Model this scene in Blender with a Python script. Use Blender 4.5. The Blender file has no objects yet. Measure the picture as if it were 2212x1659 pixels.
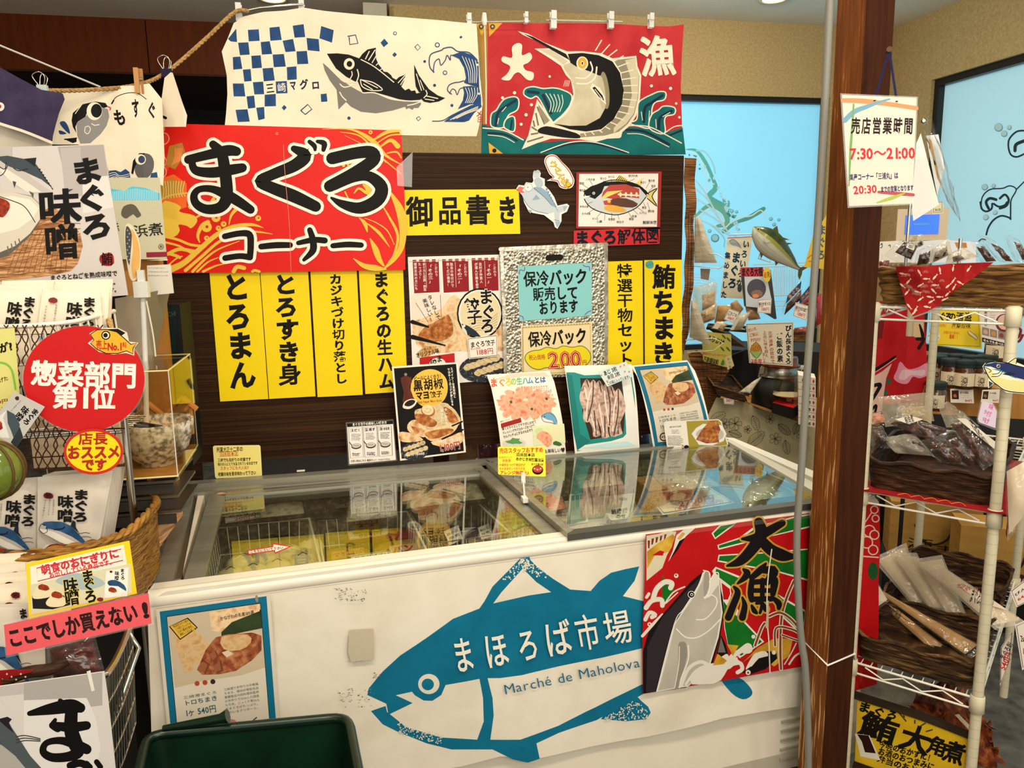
import bpy,math,random
from mathutils import Vector as V,Matrix
from mathutils.geometry import tessellate_polygon
random.seed(7)
SC=bpy.context.scene
COL=SC.collection
# ---------------- camera, world, lights, exposure ----------------
W,H,F=2212.0,1659.0,1680.0
CAMP=V((0,0,1.53))
dn=V((146,9855,F)).normalized()
xa=V((8281,-417,F));xa=(xa-dn*xa.dot(dn)).normalized()
up=-dn
ya=up.cross(xa)
R3=Matrix((xa,ya,up))
cam=bpy.data.cameras.new('camera');camo=bpy.data.objects.new('camera',cam);COL.objects.link(camo)
cam.sensor_fit='HORIZONTAL';cam.sensor_width=36.0;cam.lens=36.0*F/W;cam.clip_start=.02
camo.matrix_world=Matrix.Translation(CAMP)@(R3@Matrix(((1,0,0),(0,-1,0),(0,0,-1)))).to_4x4()
SC.camera=camo
vs=SC.view_settings
SC.display_settings.display_device='sRGB'
vs.view_transform='Standard';vs.look='None';vs.gamma=1;vs.use_curve_mapping=False;vs.exposure=-0.12
wd=bpy.data.worlds.new('shop_ambient');SC.world=wd;wd.use_nodes=True
wd.node_tree.nodes['Background'].inputs[0].default_value=(1.0,.91,.78,1)
wd.node_tree.nodes['Background'].inputs[1].default_value=1.0
def lamp(name,loc,size,power,col=(1.0,.89,.73),aim=None,shape='DISK'):
 l=bpy.data.lights.new(name,'AREA');l.shape=shape;l.size=size;l.energy=power;l.color=col
 o=bpy.data.objects.new(name,l);COL.objects.link(o);o.location=loc
 if aim:o.rotation_euler=(V(aim)-V(loc)).to_track_quat('-Z','Y').to_euler()
 o['label']='ceiling lamp or added fill light';o['category']='light'
 return o
LAMPS=[((-.55,.25,3.18),24),((.55,.20,3.18),26),((1.45,.40,3.18),24),((2.2,3.4,3.18),34),((.6,1.55,3.18),7),((1.6,2.3,3.18),13),((-1.1,1.8,3.18),10)]  # one of the right-hand lamps is added to brighten the far table cloth
for i,(p,e)in enumerate(LAMPS):lamp('ceiling_downlight',p,.30,e)
for p,e in(((2.35,4.5,3.12),42),((-.3,4.6,3.12),24),((.7,3.2,3.12),14)):
 l=bpy.data.lights.new('ceiling_bulb','POINT');l.energy=e;l.color=(1.0,.9,.75);l.shadow_soft_size=.07
 o_=bpy.data.objects.new('ceiling_bulb',l);COL.objects.link(o_);o_.location=p;o_['label']='ceiling lamp or added fill light';o_['category']='light'
lamp('added_ceiling_fill',(.6,-.9,2.25),1.8,46,(1.0,.93,.82),(.8,2.6,3.26),'SQUARE')  # unseen fill behind the camera, added to brighten the ceiling
# ---------------- photo pixel -> place ----------------
def ray(px,py):return(R3@V((px-W/2,py-H/2,F))).normalized()
def Yp(px,py,y):d=ray(px,py);return CAMP+d*(y/d.y)
def Zp(px,py,z):d=ray(px,py);return CAMP+d*((z-CAMP.z)/d.z)
def Xp(px,py,x):d=ray(px,py);return CAMP+d*(x/d.x)
def Dp(px,py,D):d=ray(px,py);return CAMP+d*(D/math.hypot(d.x,d.y))
# ---------------- materials ----------------
def s2l(c):return c/12.92 if c<=.04045 else((c+.055)/1.055)**2.4
def hx(h):h=h.lstrip('#');return tuple(s2l(int(h[i:i+2],16)/255)for i in(0,2,4))+(1,)
MC={}
def new_mat(name):
 m=bpy.data.materials.new(name);m.use_nodes=True
 return m,m.node_tree,m.node_tree.nodes['Principled BSDF']
def M(k):
 if not isinstance(k,str):return k
 if k in MC:return MC[k]
 h,_,r=k.partition(':')
 m,nt,b=new_mat('print_'+h.strip('#'))
 b.inputs['Base Color'].default_value=hx(h);b.inputs['Roughness'].default_value=float(r)if r else .55
 b.inputs['Specular IOR Level'].default_value=.3 if r else .12 if sum(hx(h)[:3])<.12 else .22
 MC[k]=m;return m
def ramp(nt,fac,stops):
 r=nt.nodes.new('ShaderNodeValToRGB');nt.links.new(fac,r.inputs[0])
 e=r.color_ramp.elements
 while len(e)<len(stops):e.new(.5)
 for el,(p,c)in zip(e,stops):el.position=p;el.color=hx(c)if isinstance(c,str)else c
 return r.outputs[0]
def coords(nt,scale=(1,1,1),kind='Object',rot=(0,0,0)):
 t=nt.nodes.new('ShaderNodeTexCoord');mp=nt.nodes.new('ShaderNodeMapping')
 mp.inputs['Scale'].default_value=scale;mp.inputs['Rotation'].default_value=rot
 nt.links.new(t.outputs[kind],mp.inputs[0]);return mp.outputs[0]
def noisemat(key,stops,scale=(20,20,20),detail=4,rough=.6,bump=0,metal=0,tex='noise',rot=(0,0,0),spec=.18,dist=.0):
 m,nt,b=new_mat(key);c=coords(nt,scale,rot=rot)
 if tex=='voronoi':
  n=nt.nodes.new('ShaderNodeTexVoronoi');n.inputs['Scale'].default_value=1;out=n.outputs['Distance']
 elif tex=='wave':
  n=nt.nodes.new('ShaderNodeTexWave');n.inputs['Scale'].default_value=1;n.inputs['Distortion'].default_value=dist;n.inputs['Detail'].default_value=2;out=n.outputs['Fac']
 else:
  n=nt.nodes.new('ShaderNodeTexNoise');n.inputs['Scale'].default_value=1;n.inputs['Detail'].default_value=detail;n.inputs['Distortion'].default_value=dist;out=n.outputs['Fac']
 nt.links.new(c,n.inputs['Vector'])
 nt.links.new(ramp(nt,out,stops),b.inputs['Base Color'])
 b.inputs['Roughness'].default_value=rough;b.inputs['Metallic'].default_value=metal;b.inputs['Specular IOR Level'].default_value=spec
 if bump:
  bp=nt.nodes.new('ShaderNodeBump');bp.inputs['Strength'].default_value=bump;bp.inputs['Distance'].default_value=.01
  nt.links.new(out,bp.inputs['Height']);nt.links.new(bp.outputs[0],b.inputs['Normal'])
 MC[key]=m;return m
def plain(key,col,rough=.5,metal=0,spec=.4,emit=0,alpha=1,coat=0):
 m,nt,b=new_mat(key);b.inputs['Base Color'].default_value=hx(col);b.inputs['Roughness'].default_value=rough
 b.inputs['Metallic'].default_value=metal;b.inputs['Specular IOR Level'].default_value=spec
 if coat:b.inputs['Coat Weight'].default_value=coat;b.inputs['Coat Roughness'].default_value=.1
 if emit:b.inputs['Emission Color'].default_value=hx(col);b.inputs['Emission Strength'].default_value=emit
 MC[key]=m;return m
def clear(key,tint='#ffffff',refl=1.0,rough=.03,cloud=0,cloudcol='#e8e4da',ior=1.5,bump=0):
 """thin clear film or pane: passes light straight through, mirrors by Fresnel, optionally a milky diffuse share"""
 m,nt,b=new_mat(key);nt.nodes.remove(b);out=nt.nodes['Material Output']
 tr=nt.nodes.new('ShaderNodeBsdfTransparent');tr.inputs[0].default_value=hx(tint)
 gl=nt.nodes.new('ShaderNodeBsdfGlossy');gl.inputs['Roughness'].default_value=rough
 lw=nt.nodes.new('ShaderNodeLayerWeight');pw=nt.nodes.new('ShaderNodeMath');pw.operation='POWER';pw.inputs[1].default_value=5
 ma=nt.nodes.new('ShaderNodeMath');ma.operation='MULTIPLY_ADD';ma.inputs[1].default_value=.96;ma.inputs[2].default_value=.04
 nt.links.new(lw.outputs['Facing'],pw.inputs[0]);nt.links.new(pw.outputs[0],ma.inputs[0])
 mu=nt.nodes.new('ShaderNodeMath');mu.operation='MULTIPLY';mu.inputs[1].default_value=refl;mu.use_clamp=True
 nt.links.new(ma.outputs[0],mu.inputs[0])
 base=tr.outputs[0]
 if cloud:
  df=nt.nodes.new('ShaderNodeBsdfDiffuse');df.inputs[0].default_value=hx(cloudcol)
  mc=nt.nodes.new('ShaderNodeMixShader');mc.inputs[0].default_value=cloud
  nt.links.new(base,mc.inputs[1]);nt.links.new(df.outputs[0],mc.inputs[2]);base=mc.outputs[0]
 if bump:
  n=nt.nodes.new('ShaderNodeTexNoise');n.inputs['Scale'].default_value=45;n.inputs['Detail'].default_value=1
  nt.links.new(coords(nt),n.inputs['Vector'])
  bp=nt.nodes.new('ShaderNodeBump');bp.inputs['Strength'].default_value=bump;bp.inputs['Distance'].default_value=.02
  nt.links.new(n.outputs[0],bp.inputs['Height']);nt.links.new(bp.outputs[0],gl.inputs['Normal'])
 mx=nt.nodes.new('ShaderNodeMixShader')
 nt.links.new(mu.outputs[0],mx.inputs[0]);nt.links.new(base,mx.inputs[1]);nt.links.new(gl.outputs[0],mx.inputs[2])
 nt.links.new(mx.outputs[0],out.inputs[0]);MC[key]=m;return m
 # ---------------- mesh building ----------------
class MB:
 def __init__(s):s.v=[];s.f=[];s.mi=[];s.sm=[];s.mats=[]
 def slot(s,k):
  m=M(k)
  if m not in s.mats:s.mats.append(m)
  return s.mats.index(m)
 def add(s,vs_,fs,col,smooth=False):
  o=len(s.v);s.v+=[V(p)for p in vs_];i=s.slot(col)
  for f in fs:s.f.append([o+a for a in f]);s.mi.append(i);s.sm.append(smooth)
  return s
 def merge(s,b):
  o=len(s.v);s.v+=b.v
  for f,mi,sm in zip(b.f,b.mi,b.sm):
   s.f.append([o+a for a in f]);s.mi.append(s.slot(b.mats[mi]));s.sm.append(sm)
  return s
 def obox(s,p,a,b,c,col):
  p,a,b,c=V(p),V(a),V(b),V(c)
  q=[p,p+a,p+a+b,p+b,p+c,p+a+c,p+a+b+c,p+b+c]
  fs=[(0,3,2,1),(4,5,6,7),(0,1,5,4),(1,2,6,5),(2,3,7,6),(3,0,4,7)]
  if a.cross(b).dot(c)<0:fs=[f[::-1]for f in fs]
  return s.add(q,fs,col)
 def box(s,lo,hi,col):return s.obox(lo,(hi[0]-lo[0],0,0),(0,hi[1]-lo[1],0),(0,0,hi[2]-lo[2]),col)
 def rbox(s,c,size,col,yaw=0,ux=None,uy=None):
  a=V(ux)if ux else V((math.cos(yaw),math.sin(yaw),0));b=V(uy)if uy else V((-math.sin(yaw),math.cos(yaw),0))
  n=a.cross(b);c=V(c);p=c-a*size[0]/2-b*size[1]/2-n*size[2]/2
  return s.obox(p,a*size[0],b*size[1],n*size[2],col)
 def tube(s,pts,r,col,n=8,closed=False,cap=True,smooth=0):
  pts=[V(p)for p in pts]
  if smooth:pts=spline(pts,smooth,closed)
  L=len(pts);vs_=[];nr=None
  for i,p in enumerate(pts):
   a=pts[(i-1)%L]if(closed or i)else p;b=pts[(i+1)%L]if(closed or i<L-1)else p
   t=(b-a).normalized()if(b-a).length>1e-9 else V((0,0,1))
   if nr is None:nr=t.cross(V((0,0,1))if abs(t.z)<.9 else V((1,0,0))).normalized()
   nr=(nr-t*nr.dot(t)).normalized();bn=t.cross(nr)
   rr=r[i]if isinstance(r,(list,tuple))else r
   for k in range(n):
    an=2*math.pi*k/n;vs_.append(p+(nr*math.cos(an)+bn*math.sin(an))*rr)
  fs=[(i*n+k,i*n+(k+1)%n,((i+1)%L)*n+(k+1)%n,((i+1)%L)*n+k)for i in range(L if closed else L-1)for k in range(n)]
  s.add(vs_,fs,col,True)
  if cap and not closed:s.add(vs_[:n],[tuple(range(n))[::-1]],col);s.add(vs_[-n:],[tuple(range(n))],col)
  return s
 def lathe(s,c,prof,col,n=24,axis=(0,0,1),capb=True,capt=False):
  c=V(c);ax=V(axis).normalized();a=ax.cross(V((0,0,1))if abs(ax.z)<.9 else V((1,0,0))).normalized();b=ax.cross(a)
  vs_=[c+ax*z+(a*math.cos(2*math.pi*k/n)+b*math.sin(2*math.pi*k/n))*r for r,z in prof for k in range(n)]
  m=len(prof)
  s.add(vs_,[(i*n+k,i*n+(k+1)%n,(i+1)*n+(k+1)%n,(i+1)*n+k)for i in range(m-1)for k in range(n)],col,True)
  if capb:s.add(vs_[:n],[tuple(range(n))[::-1]],col)
  if capt:s.add(vs_[-n:],[tuple(range(n))],col)
  return s
 def grid(s,fn,nu,nv,col,smooth=True,cu=False,cv=False):
  vs_=[V(fn(i/nu,j/nv))for j in range(nv+(0 if cv else 1))for i in range(nu+(0 if cu else 1))]
  a=nu if cu else nu+1;b=nv if cv else nv+1
  return s.add(vs_,[(j*a+i,j*a+(i+1)%a,((j+1)%b)*a+(i+1)%a,((j+1)%b)*a+i)for j in range(nv)for i in range(nu)],col,smooth)
 def prism(s,pts,vec,col):
  pts=[V(p)for p in pts];vec=V(vec);n=len(pts)
  tri=tessellate_polygon([pts])
  s.add(pts,[tuple(t)for t in tri],col);s.add([p+vec for p in pts],[tuple(t)for t in tri],col)
  return s.add(pts+[p+vec for p in pts],[(i,(i+1)%n,n+(i+1)%n,n+i)for i in range(n)],col)
 def base(s):
  xs=[p.x for p in s.v];ys=[p.y for p in s.v];zs=[p.z for p in s.v]
  return V(((min(xs)+max(xs))/2,(min(ys)+max(ys))/2,min(zs)))
 def build(s,name,org,parent=None):
  me=bpy.data.meshes.new(name);me.from_pydata([p-org for p in s.v],[],s.f)
  for m in s.mats:me.materials.append(m)
  me.polygons.foreach_set('material_index',s.mi);me.polygons.foreach_set('use_smooth',s.sm);me.update()
  o=bpy.data.objects.new(name,me);COL.objects.link(o)
  if parent:o.parent=parent
  else:o.location=org
  return o
def spline(pts,k=6,closed=False):
 n=len(pts)
 if n<3:return pts
 out=[]
 for i in range(n if closed else n-1):
  g=(lambda j:pts[j%n])if closed else(lambda j:pts[max(0,min(n-1,j))])
  p0,p1,p2,p3=g(i-1),g(i),g(i+1),g(i+2)
  for q in range(k):
   t=q/k
   out.append(.5*((2*p1)+(p2-p0)*t+(2*p0-5*p1+4*p2-p3)*t*t+(3*p1-p0-3*p2+p3)*t*t*t))
 if not closed:out.append(pts[-1])
 return out
def tag(o,label=None,cat=None,group=None,kind=None):
 if label:o['label']=label
 if cat:o['category']=cat
 if group:o['group']=group
 if kind:o['kind']=kind
 return o
def thing(name,label,cat,mb=None,parts=(),group=None,kind=None):
 """one top-level thing; parts = [(name, MB) or (name, MB, [(sub, MB), ..])]"""
 allb=MB()
 for b in([mb]if mb else[])+[p[1]for p in parts]:allb.v+=b.v
 org=allb.base()
 if mb:r=mb.build(name,org)
 else:r=bpy.data.objects.new(name,None);r.empty_display_size=.05;COL.objects.link(r);r.location=org
 tag(r,label,cat,group,kind)
 for p in parts:
  c=p[1].build(p[0],org,r)
  for q in(p[2]if len(p)>2 else()):q[1].build(q[0],org,c)
 return r
def dup(root,off,label=None,rotz=None,group=None,scale=None):
 r=root.copy();COL.objects.link(r);r.location=root.location+V(off)
 if label:r['label']=label
 if group:r['group']=group
 if rotz is not None:r.rotation_euler=(0,0,rotz)
 if scale:r.scale=scale
 for ch in list(root.children):
  c=ch.copy();COL.objects.link(c);c.parent=r
  for g in list(ch.children):
   d=g.copy();COL.objects.link(d);d.parent=c
 return r
def struct(name,mb):o=mb.build(name,mb.base());o['kind']='structure';return o
# ---------------- printed sheets ----------------
class Surf:
 """a sheet surface: plane O,U,V with an optional bulge d(u,v) along its normal; cut = grid step for bent sheets"""
 def __init__(s,O,yaw=0,tilt=0,d=None,cut=None,cutu=None,U=None,Vv=None):
  s.O=V(O);s.U=V(U).normalized()if U else V((math.cos(math.radians(yaw)),math.sin(math.radians(yaw)),0))
  h=V((-s.U.y,s.U.x,0));t=math.radians(tilt)
  s.V=V(Vv).normalized()if Vv else(V((0,0,1))*math.cos(t)+h*math.sin(t)).normalized()
  s.N=s.U.cross(s.V).normalized()
  s.cut=cut;s.cutu=cutu;s.d=s.flat_facets(d)if d else None
 def flat_facets(s,d):
  cu,cv=s.cutu,s.cut;memo={}
  def n(i,j):
   if(i,j)not in memo:memo[(i,j)]=d(i*cu if cu else 0,j*cv if cv else 0)
   return memo[(i,j)]
  def f(u,v):
   i=math.floor(u/cu+1e-9)if cu else 0;j=math.floor(v/cv+1e-9)if cv else 0
   a=u/cu-i if cu else 0;b=v/cv-j if cv else 0
   if not cu:return n(0,j)*(1-b)+n(0,j+1)*b
   if not cv:return n(i,0)*(1-a)+n(i+1,0)*a
   if a+b<=1:return n(i,j)*(1-a-b)+n(i+1,j)*a+n(i,j+1)*b
   return n(i+1,j+1)*(a+b-1)+n(i,j+1)*(1-a)+n(i+1,j)*(1-b)
  return f
 def uv(s,px,py):
  r=ray(px,py);off=0.0;q=(0,0)
  for _ in range(12 if s.d else 1):
   o=s.O+s.N*off
   p=CAMP+r*((o-CAMP).dot(s.N)/r.dot(s.N));w=p-s.O;q=(w.dot(s.U),w.dot(s.V))
   if s.d:off=s.d(*q)
  return q
 def pos(s,q,h=0):return s.O+s.U*q[0]+s.V*q[1]+s.N*((s.d(*q)if s.d else 0)+h)
def clip(poly,a,b,c,sgn):
 out=[];n=len(poly);e=[sgn*(a*p[0]+b*p[1]-c)for p in poly]
 for i in range(n):
  j=(i+1)%n
  if e[i]>=-1e-9:out.append(poly[i])
  if(e[i]>1e-9 and e[j]<-1e-9)or(e[i]<-1e-9 and e[j]>1e-9):
   t=e[i]/(e[i]-e[j]);out.append((poly[i][0]+(poly[j][0]-poly[i][0])*t,poly[i][1]+(poly[j][1]-poly[i][1])*t))
 return out
def slices(polys,a,b,step):
 out=[]
 for p in polys:
  vs_=[a*q[0]+b*q[1]for q in p];lo,hi=math.floor(min(vs_)/step+1e-6),math.ceil(max(vs_)/step-1e-6)
  if hi-lo<=1:out.append(p);continue
  for k in range(lo,hi):
   c=clip(p,a,b,k*step,1)
   if len(c)>2:c=clip(c,a,b,(k+1)*step,-1)
   if len(c)>2:out.append(c)
 return out
GC={};BAD={}
def area(g):return sum(abs(sum(g[0][f[i]][0]*g[0][f[(i+1)%len(f)]][1]-g[0][f[(i+1)%len(f)]][0]*g[0][f[i]][1]for i in range(len(f))))/2 for f in g[1])
def ext(g):return(min(p[0]for p in g[0]),max(p[0]for p in g[0]),min(p[1]for p in g[0]),max(p[1]for p in g[0]))
def bold_ok(ch,off):
 if off==0:return True
 k=(ch,off)
 if k not in BAD:
  a,b=glyph(ch),glyph(ch,off)
  if not a[0]:return True
  ea,eb=ext(a),ext(b);BAD[k]=max(abs(x-y)for x,y in zip(ea,eb))<abs(off)*1.6+.004 and(area(b)-area(a))*off>0
 return BAD[k]
def glyph(ch,off=0):
 k=(ch,off)
 if k not in GC:
  c=bpy.data.curves.new('g','FONT');c.body=ch;c.size=1;c.resolution_u=2;c.offset=off;c.fill_mode='FRONT'
  o=bpy.data.objects.new('g',c);COL.objects.link(o);bpy.context.view_layer.update()
  me=o.to_mesh();vs_=[(v.co.x,v.co.y)for v in me.vertices];fs=[tuple(p.vertices)for p in me.polygons]
  o.to_mesh_clear();bpy.data.objects.remove(o);bpy.data.curves.remove(c)
  x1=max([p[0]for p in vs_],default=.3);wide=ord(ch)>0x2000
  GC[k]=(vs_,fs,1.0 if wide else(x1+.07 if vs_ else .35))
 return GC[k]
STEP=1.6e-5
class Art(MB):
 def __init__(s,surf):super().__init__();s.S=surf;s.h=0;s.T=(0,0,1)
 def zm(s,x0,y0,k):s.T=(x0,y0,k);return s
 def px(s,p):return(s.T[0]+p[0]/s.T[2],s.T[1]+p[1]/s.T[2])
 def q(s,p):return s.S.uv(*s.px(p))
 def put(s,col,qs,tris,dh=None):
  """qs in sheet u,v; faces indices"""
  s.h+=STEP;S=s.S
  if S.d and(S.cut or S.cutu):
   polys=[[qs[i]for i in t]for t in tris]
   if S.cutu:polys=slices(polys,1,0,S.cutu)
   if S.cut:polys=slices(polys,0,1,S.cut)
   if S.cutu and S.cut:polys=slices(polys,1/S.cutu,1/S.cut,1.0)
   vs_=[];fs=[]
   for p in polys:fs.append(tuple(range(len(vs_),len(vs_)+len(p))));vs_+=[S.pos(q,s.h)for q in p]
   s.add(vs_,fs,col,True)
  else:s.add([S.pos(q,s.h+(dh[i]if dh else 0))for i,q in enumerate(qs)],tris,col)
  return s
 def poly(s,col,pts,sm=0):
  if sm:pts=[tuple(p)for p in spline([V((a,b))for a,b in pts],sm,True)]
  qs=[s.q(p)for p in pts]
  if len(qs)==4 and not sm and convex(qs):return s.put(col,qs,[(0,1,2,3)])
  return s.put(col,qs,[tuple(t)for t in tessellate_polygon([[V((a,b,0))for a,b in qs]])])
 def rect(s,col,x0,y0,x1,y1):return s.poly(col,[(x0,y0),(x1,y0),(x1,y1),(x0,y1)])
 def ell(s,col,cx,cy,rx,ry=None,rot=0,n=22):
  ry=ry or rx;c,d=math.cos(math.radians(rot)),math.sin(math.radians(rot))
  return s.poly(col,[(cx+rx*math.cos(t)*c-ry*math.sin(t)*d,cy+rx*math.cos(t)*d+ry*math.sin(t)*c)for t in[2*math.pi*i/n for i in range(n)]])
 def blob(s,col,cx,cy,rx,ry,n=18,jit=.18,rot=0,seed=1):
  rn=random.Random(seed);c,d=math.cos(math.radians(rot)),math.sin(math.radians(rot));pts=[]
  for i in range(n):
   t=2*math.pi*i/n;k=1+rn.uniform(-jit,jit);x,y=rx*k*math.cos(t),ry*k*math.sin(t);pts.append((cx+x*c-y*d,cy+x*d+y*c))
  return s.poly(col,pts)
 def st(s,col,pts,w,sm=5,closed=False,cap=True):
  """brush stroke; w one width or a list along the points (photo px of the current zoom)"""
  n0=len(pts);ws=w if isinstance(w,(list,tuple))else[w]*n0
  P=[V((p[0],p[1],ws[i]))for i,p in enumerate(pts)]
  if sm and n0>2:P=spline(P,sm,closed)
  L=len(P);lf=[];rt=[]
  for i,p in enumerate(P):
   a=P[(i-1)%L]if(closed or i)else p;b=P[(i+1)%L]if(closed or i<L-1)else p
   t=V((b.x-a.x,b.y-a.y));t=t.normalized()if t.length>1e-6 else V((1,0));nx,ny=-t.y,t.x;hw=max(p.z,.05)/2
   lf.append((p.x+nx*hw,p.y+ny*hw));rt.append((p.x-nx*hw,p.y-ny*hw))
  pts2=lf+rt;fs=[(i,(i+1)%L,L+(i+1)%L,L+i)for i in range(L if closed else L-1)]
  if cap and not closed and min(P[0].z,P[-1].z)>2:
   for i,sg in((0,-1),(L-1,1)):
    p=P[i];j=1 if i==0 else L-2;t=V((p.x-P[j].x,p.y-P[j].y))
    if t.length<1e-6:continue
    t.normalize();hw=p.z/2;base=len(pts2);a0=lf[i]if i==0 else rt[i]
    arc=[]
    an0=math.atan2(-t.x,t.y)if False else None
    for k in range(1,6):
     an=math.pi*k/6;nx,ny=(-t.y,t.x)
     arc.append((p.x+(nx*math.cos(an)+t.x*math.sin(an))*hw,p.y+(ny*math.cos(an)+t.y*math.sin(an))*hw))
    A_,B_=(L+i,i)if i==0 else(i,L+i)
    pts2+=arc;fs.append(tuple([A_]+list(range(base,base+5))+[B_]))
  dh=[STEP*.8*i/L for i in range(L)]*2;dh+=[STEP*.8*(k>=5)for k in range(len(pts2)-2*L)]
  return s.put(col,[s.q(p)for p in pts2],fs,dh)
 def line(s,col,x0,y0,x1,y1,w=2):return s.st(col,[(x0,y0),(x1,y1)],w,0,cap=False)
 def frame(s,col,pts,w):return s.st(col,pts,w,0,closed=True)
 def _g(s,col,items,bold):
  """items: (char, fn(x,y)->px)"""
  lim=.045
  for ch,fn in items:
   cjk=ord(ch)>=0x3400;bd=min(bold,.05)*(.62 if cjk else 1);lm=.014 if cjk else .045
   off=round(min(bd,lm),3)
   if not bold_ok(ch,off):off=0
   ex=max(0,bd-off);vs_,fs,_=glyph(ch,off)
   for dx,dy in([(0,0)]if ex<.004 else[(-ex,-ex),(ex,-ex),(-ex,ex),(ex,ex)]+([(0,0)]if ex>.025 else[])):
    s.put(col,[s.q(fn(x+dx,y+dy))for x,y in vs_],fs);s.h-=STEP*.8
  s.h+=STEP;return s
 def tf(s,col,t,x0,y0,x1,y1,h,bold=0,lean=0):
  """text fitted on the centre line (x0,y0)-(x1,y1), letter height h"""
  adv=[glyph(c)[2]for c in t];tot=sum(adv);ux,uy=(x1-x0)/tot,(y1-y0)/tot
  l=math.hypot(ux,uy)or 1;nx,ny=uy/l*h*1.08,-ux/l*h*1.08
  a=0;it=[]
  for c,w in zip(t,adv):
   if c.strip():it.append((c,(lambda x,y,a=a:(x0+(a+x)*ux+(y-.38)*nx+lean*(y-.38)*ux,y0+(a+x)*uy+(y-.38)*ny))))
   a+=w
  return s._g(col,it,bold)
 def vf(s,col,t,x0,y0,x1,y1,w,bold=0,tight=.98):
  """vertical text; centres of the first and last characters"""
  n=len(t);dx,dy=((x1-x0)/(n-1),(y1-y0)/(n-1))if n>1 else(0,w)
  l=math.hypot(dx,dy)or 1;hx_,hy_=dx/l,dy/l;hs=min(l*tight,w*1.25);it=[]
  for i,c in enumerate(t):
   cx,cy=x0+dx*i,y0+dy*i
   if c in 'ー～〜':
    it.append((c,(lambda x,y,cx=cx,cy=cy:(cx+(y-.38)*w*hy_+(x-.5)*hs*hx_,cy-(y-.38)*w*hx_+(x-.5)*hs*hy_))))
   else:
    o=(.25,.3)if c in '、。' else(0,0)
    it.append((c,(lambda x,y,cx=cx,cy=cy,o=o:(cx+(x-.5+o[0]*1.6)*w*hy_-(y-.38+o[1])*hs*hx_,cy-(x-.5)*w*hx_-(y-.38+o[1])*hs*hy_))))
  return s._g(col,it,bold)
 def lines(s,col,x0,y0,x1,y1,n,w=2,dash=0,seed=3):
  """n rows of unreadably small writing, as broken strokes"""
  rn=random.Random(seed)
  for k in range(n):
   f=k/max(1,n-1);ax,ay=x0,y0+(y1-y0)*f;x=0.0;L=abs(x1-x0)*rn.uniform(.75,1)
   while x<L:
    g=rn.uniform(1.5,4)*w;s.line(col,ax+x,ay,ax+min(L,x+g),ay+rn.uniform(-.3,.3)*w,w*rn.uniform(.6,1.1));x+=g+w*.7
  return s
 def sheet(s,col,pts,t=.0008,back=None,sm=0):
  """the sheet itself, with thickness behind the print"""
  if sm:pts=[tuple(p)for p in spline([V((a,b))for a,b in pts],sm,True)]
  qs=[s.q(p)for p in pts];tri=[tuple(x)for x in tessellate_polygon([[V((a,b,0))for a,b in qs]])]
  h=s.h;s.put(col,qs,tri);s.h=-t-STEP;s.put(back or col,qs,tri);s.h=h+STEP
  n=len(qs);m=[]
  for i in range(n):
   a,b=qs[i],qs[(i+1)%n];k=10 if s.S.d else 1
   m+=[(a[0]+(b[0]-a[0])*j/k,a[1]+(b[1]-a[1])*j/k)for j in range(k)]
  n=len(m);s.add([s.S.pos(q,STEP)for q in m]+[s.S.pos(q,-t)for q in m],[(i,(i+1)%n,n+(i+1)%n,n+i)for i in range(n)],back or col)
  return s
def convex(q):
 sg=[((q[(i+1)%4][0]-q[i][0])*(q[(i+2)%4][1]-q[(i+1)%4][1])-(q[(i+1)%4][1]-q[i][1])*(q[(i+2)%4][0]-q[(i+1)%4][0]))for i in range(4)]
 return all(x>0 for x in sg)or all(x<0 for x in sg)
def sy(y,**k):return Surf((0,y,0),**k)
def at(px,py,y,**k):return Surf(Yp(px,py,y),**k)
# ---------------- surface materials ----------------
noisemat('stucco',[(.3,'#a8905f'),(.7,'#bda677')],(60,60,60),5,.9,.35)
noisemat('ceiling_paint',[(.3,'#e9e4d8'),(.7,'#efeade')],(3,3,3),2,.9)
noisemat('soffit_wood',[(.3,'#5c2707'),(.7,'#6b300c')],(30,30,4),5,.45)
noisemat('laminate',[(.32,'#1d1006'),(.5,'#301c0b'),(.68,'#422a14')],(1.2,3,150),3,.55,.08,spec=.1)
noisemat('slate',[(.3,'#3c3b38'),(.7,'#6a6862')],(14,14,14),6,.75,.4)
noisemat('rail',[(.3,'#8f8d80'),(.7,'#a09e90')],(2,40,40),2,.38,0,.55)
plain('dark','#120d0a',.7);plain('black','#0c0a09',.45);plain('white_enamel','#e4ddcb',.3,coat=.3)
plain('glossy_brown','#3c1c0a',.18,spec=.6);plain('chrome','#c9c6bd',.18,1);plain('steel','#8f8c84',.3,.9)
plain('cream_post','#cfc6a8',.4);plain('grey_pipe','#7d7b72',.45);plain('black_frame','#191714',.4)
plain('window_light','#80c8e6',.4,emit=.64)
plain('window_light_side','#a0cbd8',.4,emit=.52)
clear('acrylic','#fbf8ee',.9,.03);clear('lid_glass','#f6f8f2',1.5,.012);clear('film','#fdfbf4',1.6,.12,.10)
clear('film_milky','#f8f4ea',1.3,.14,.24,'#efe6d2',bump=.4);clear('film_crisp','#ffffff',1.3,.10,.03,bump=.4)
clear('laminate_film','#ffffff',1.0,.12,.05)
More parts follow.
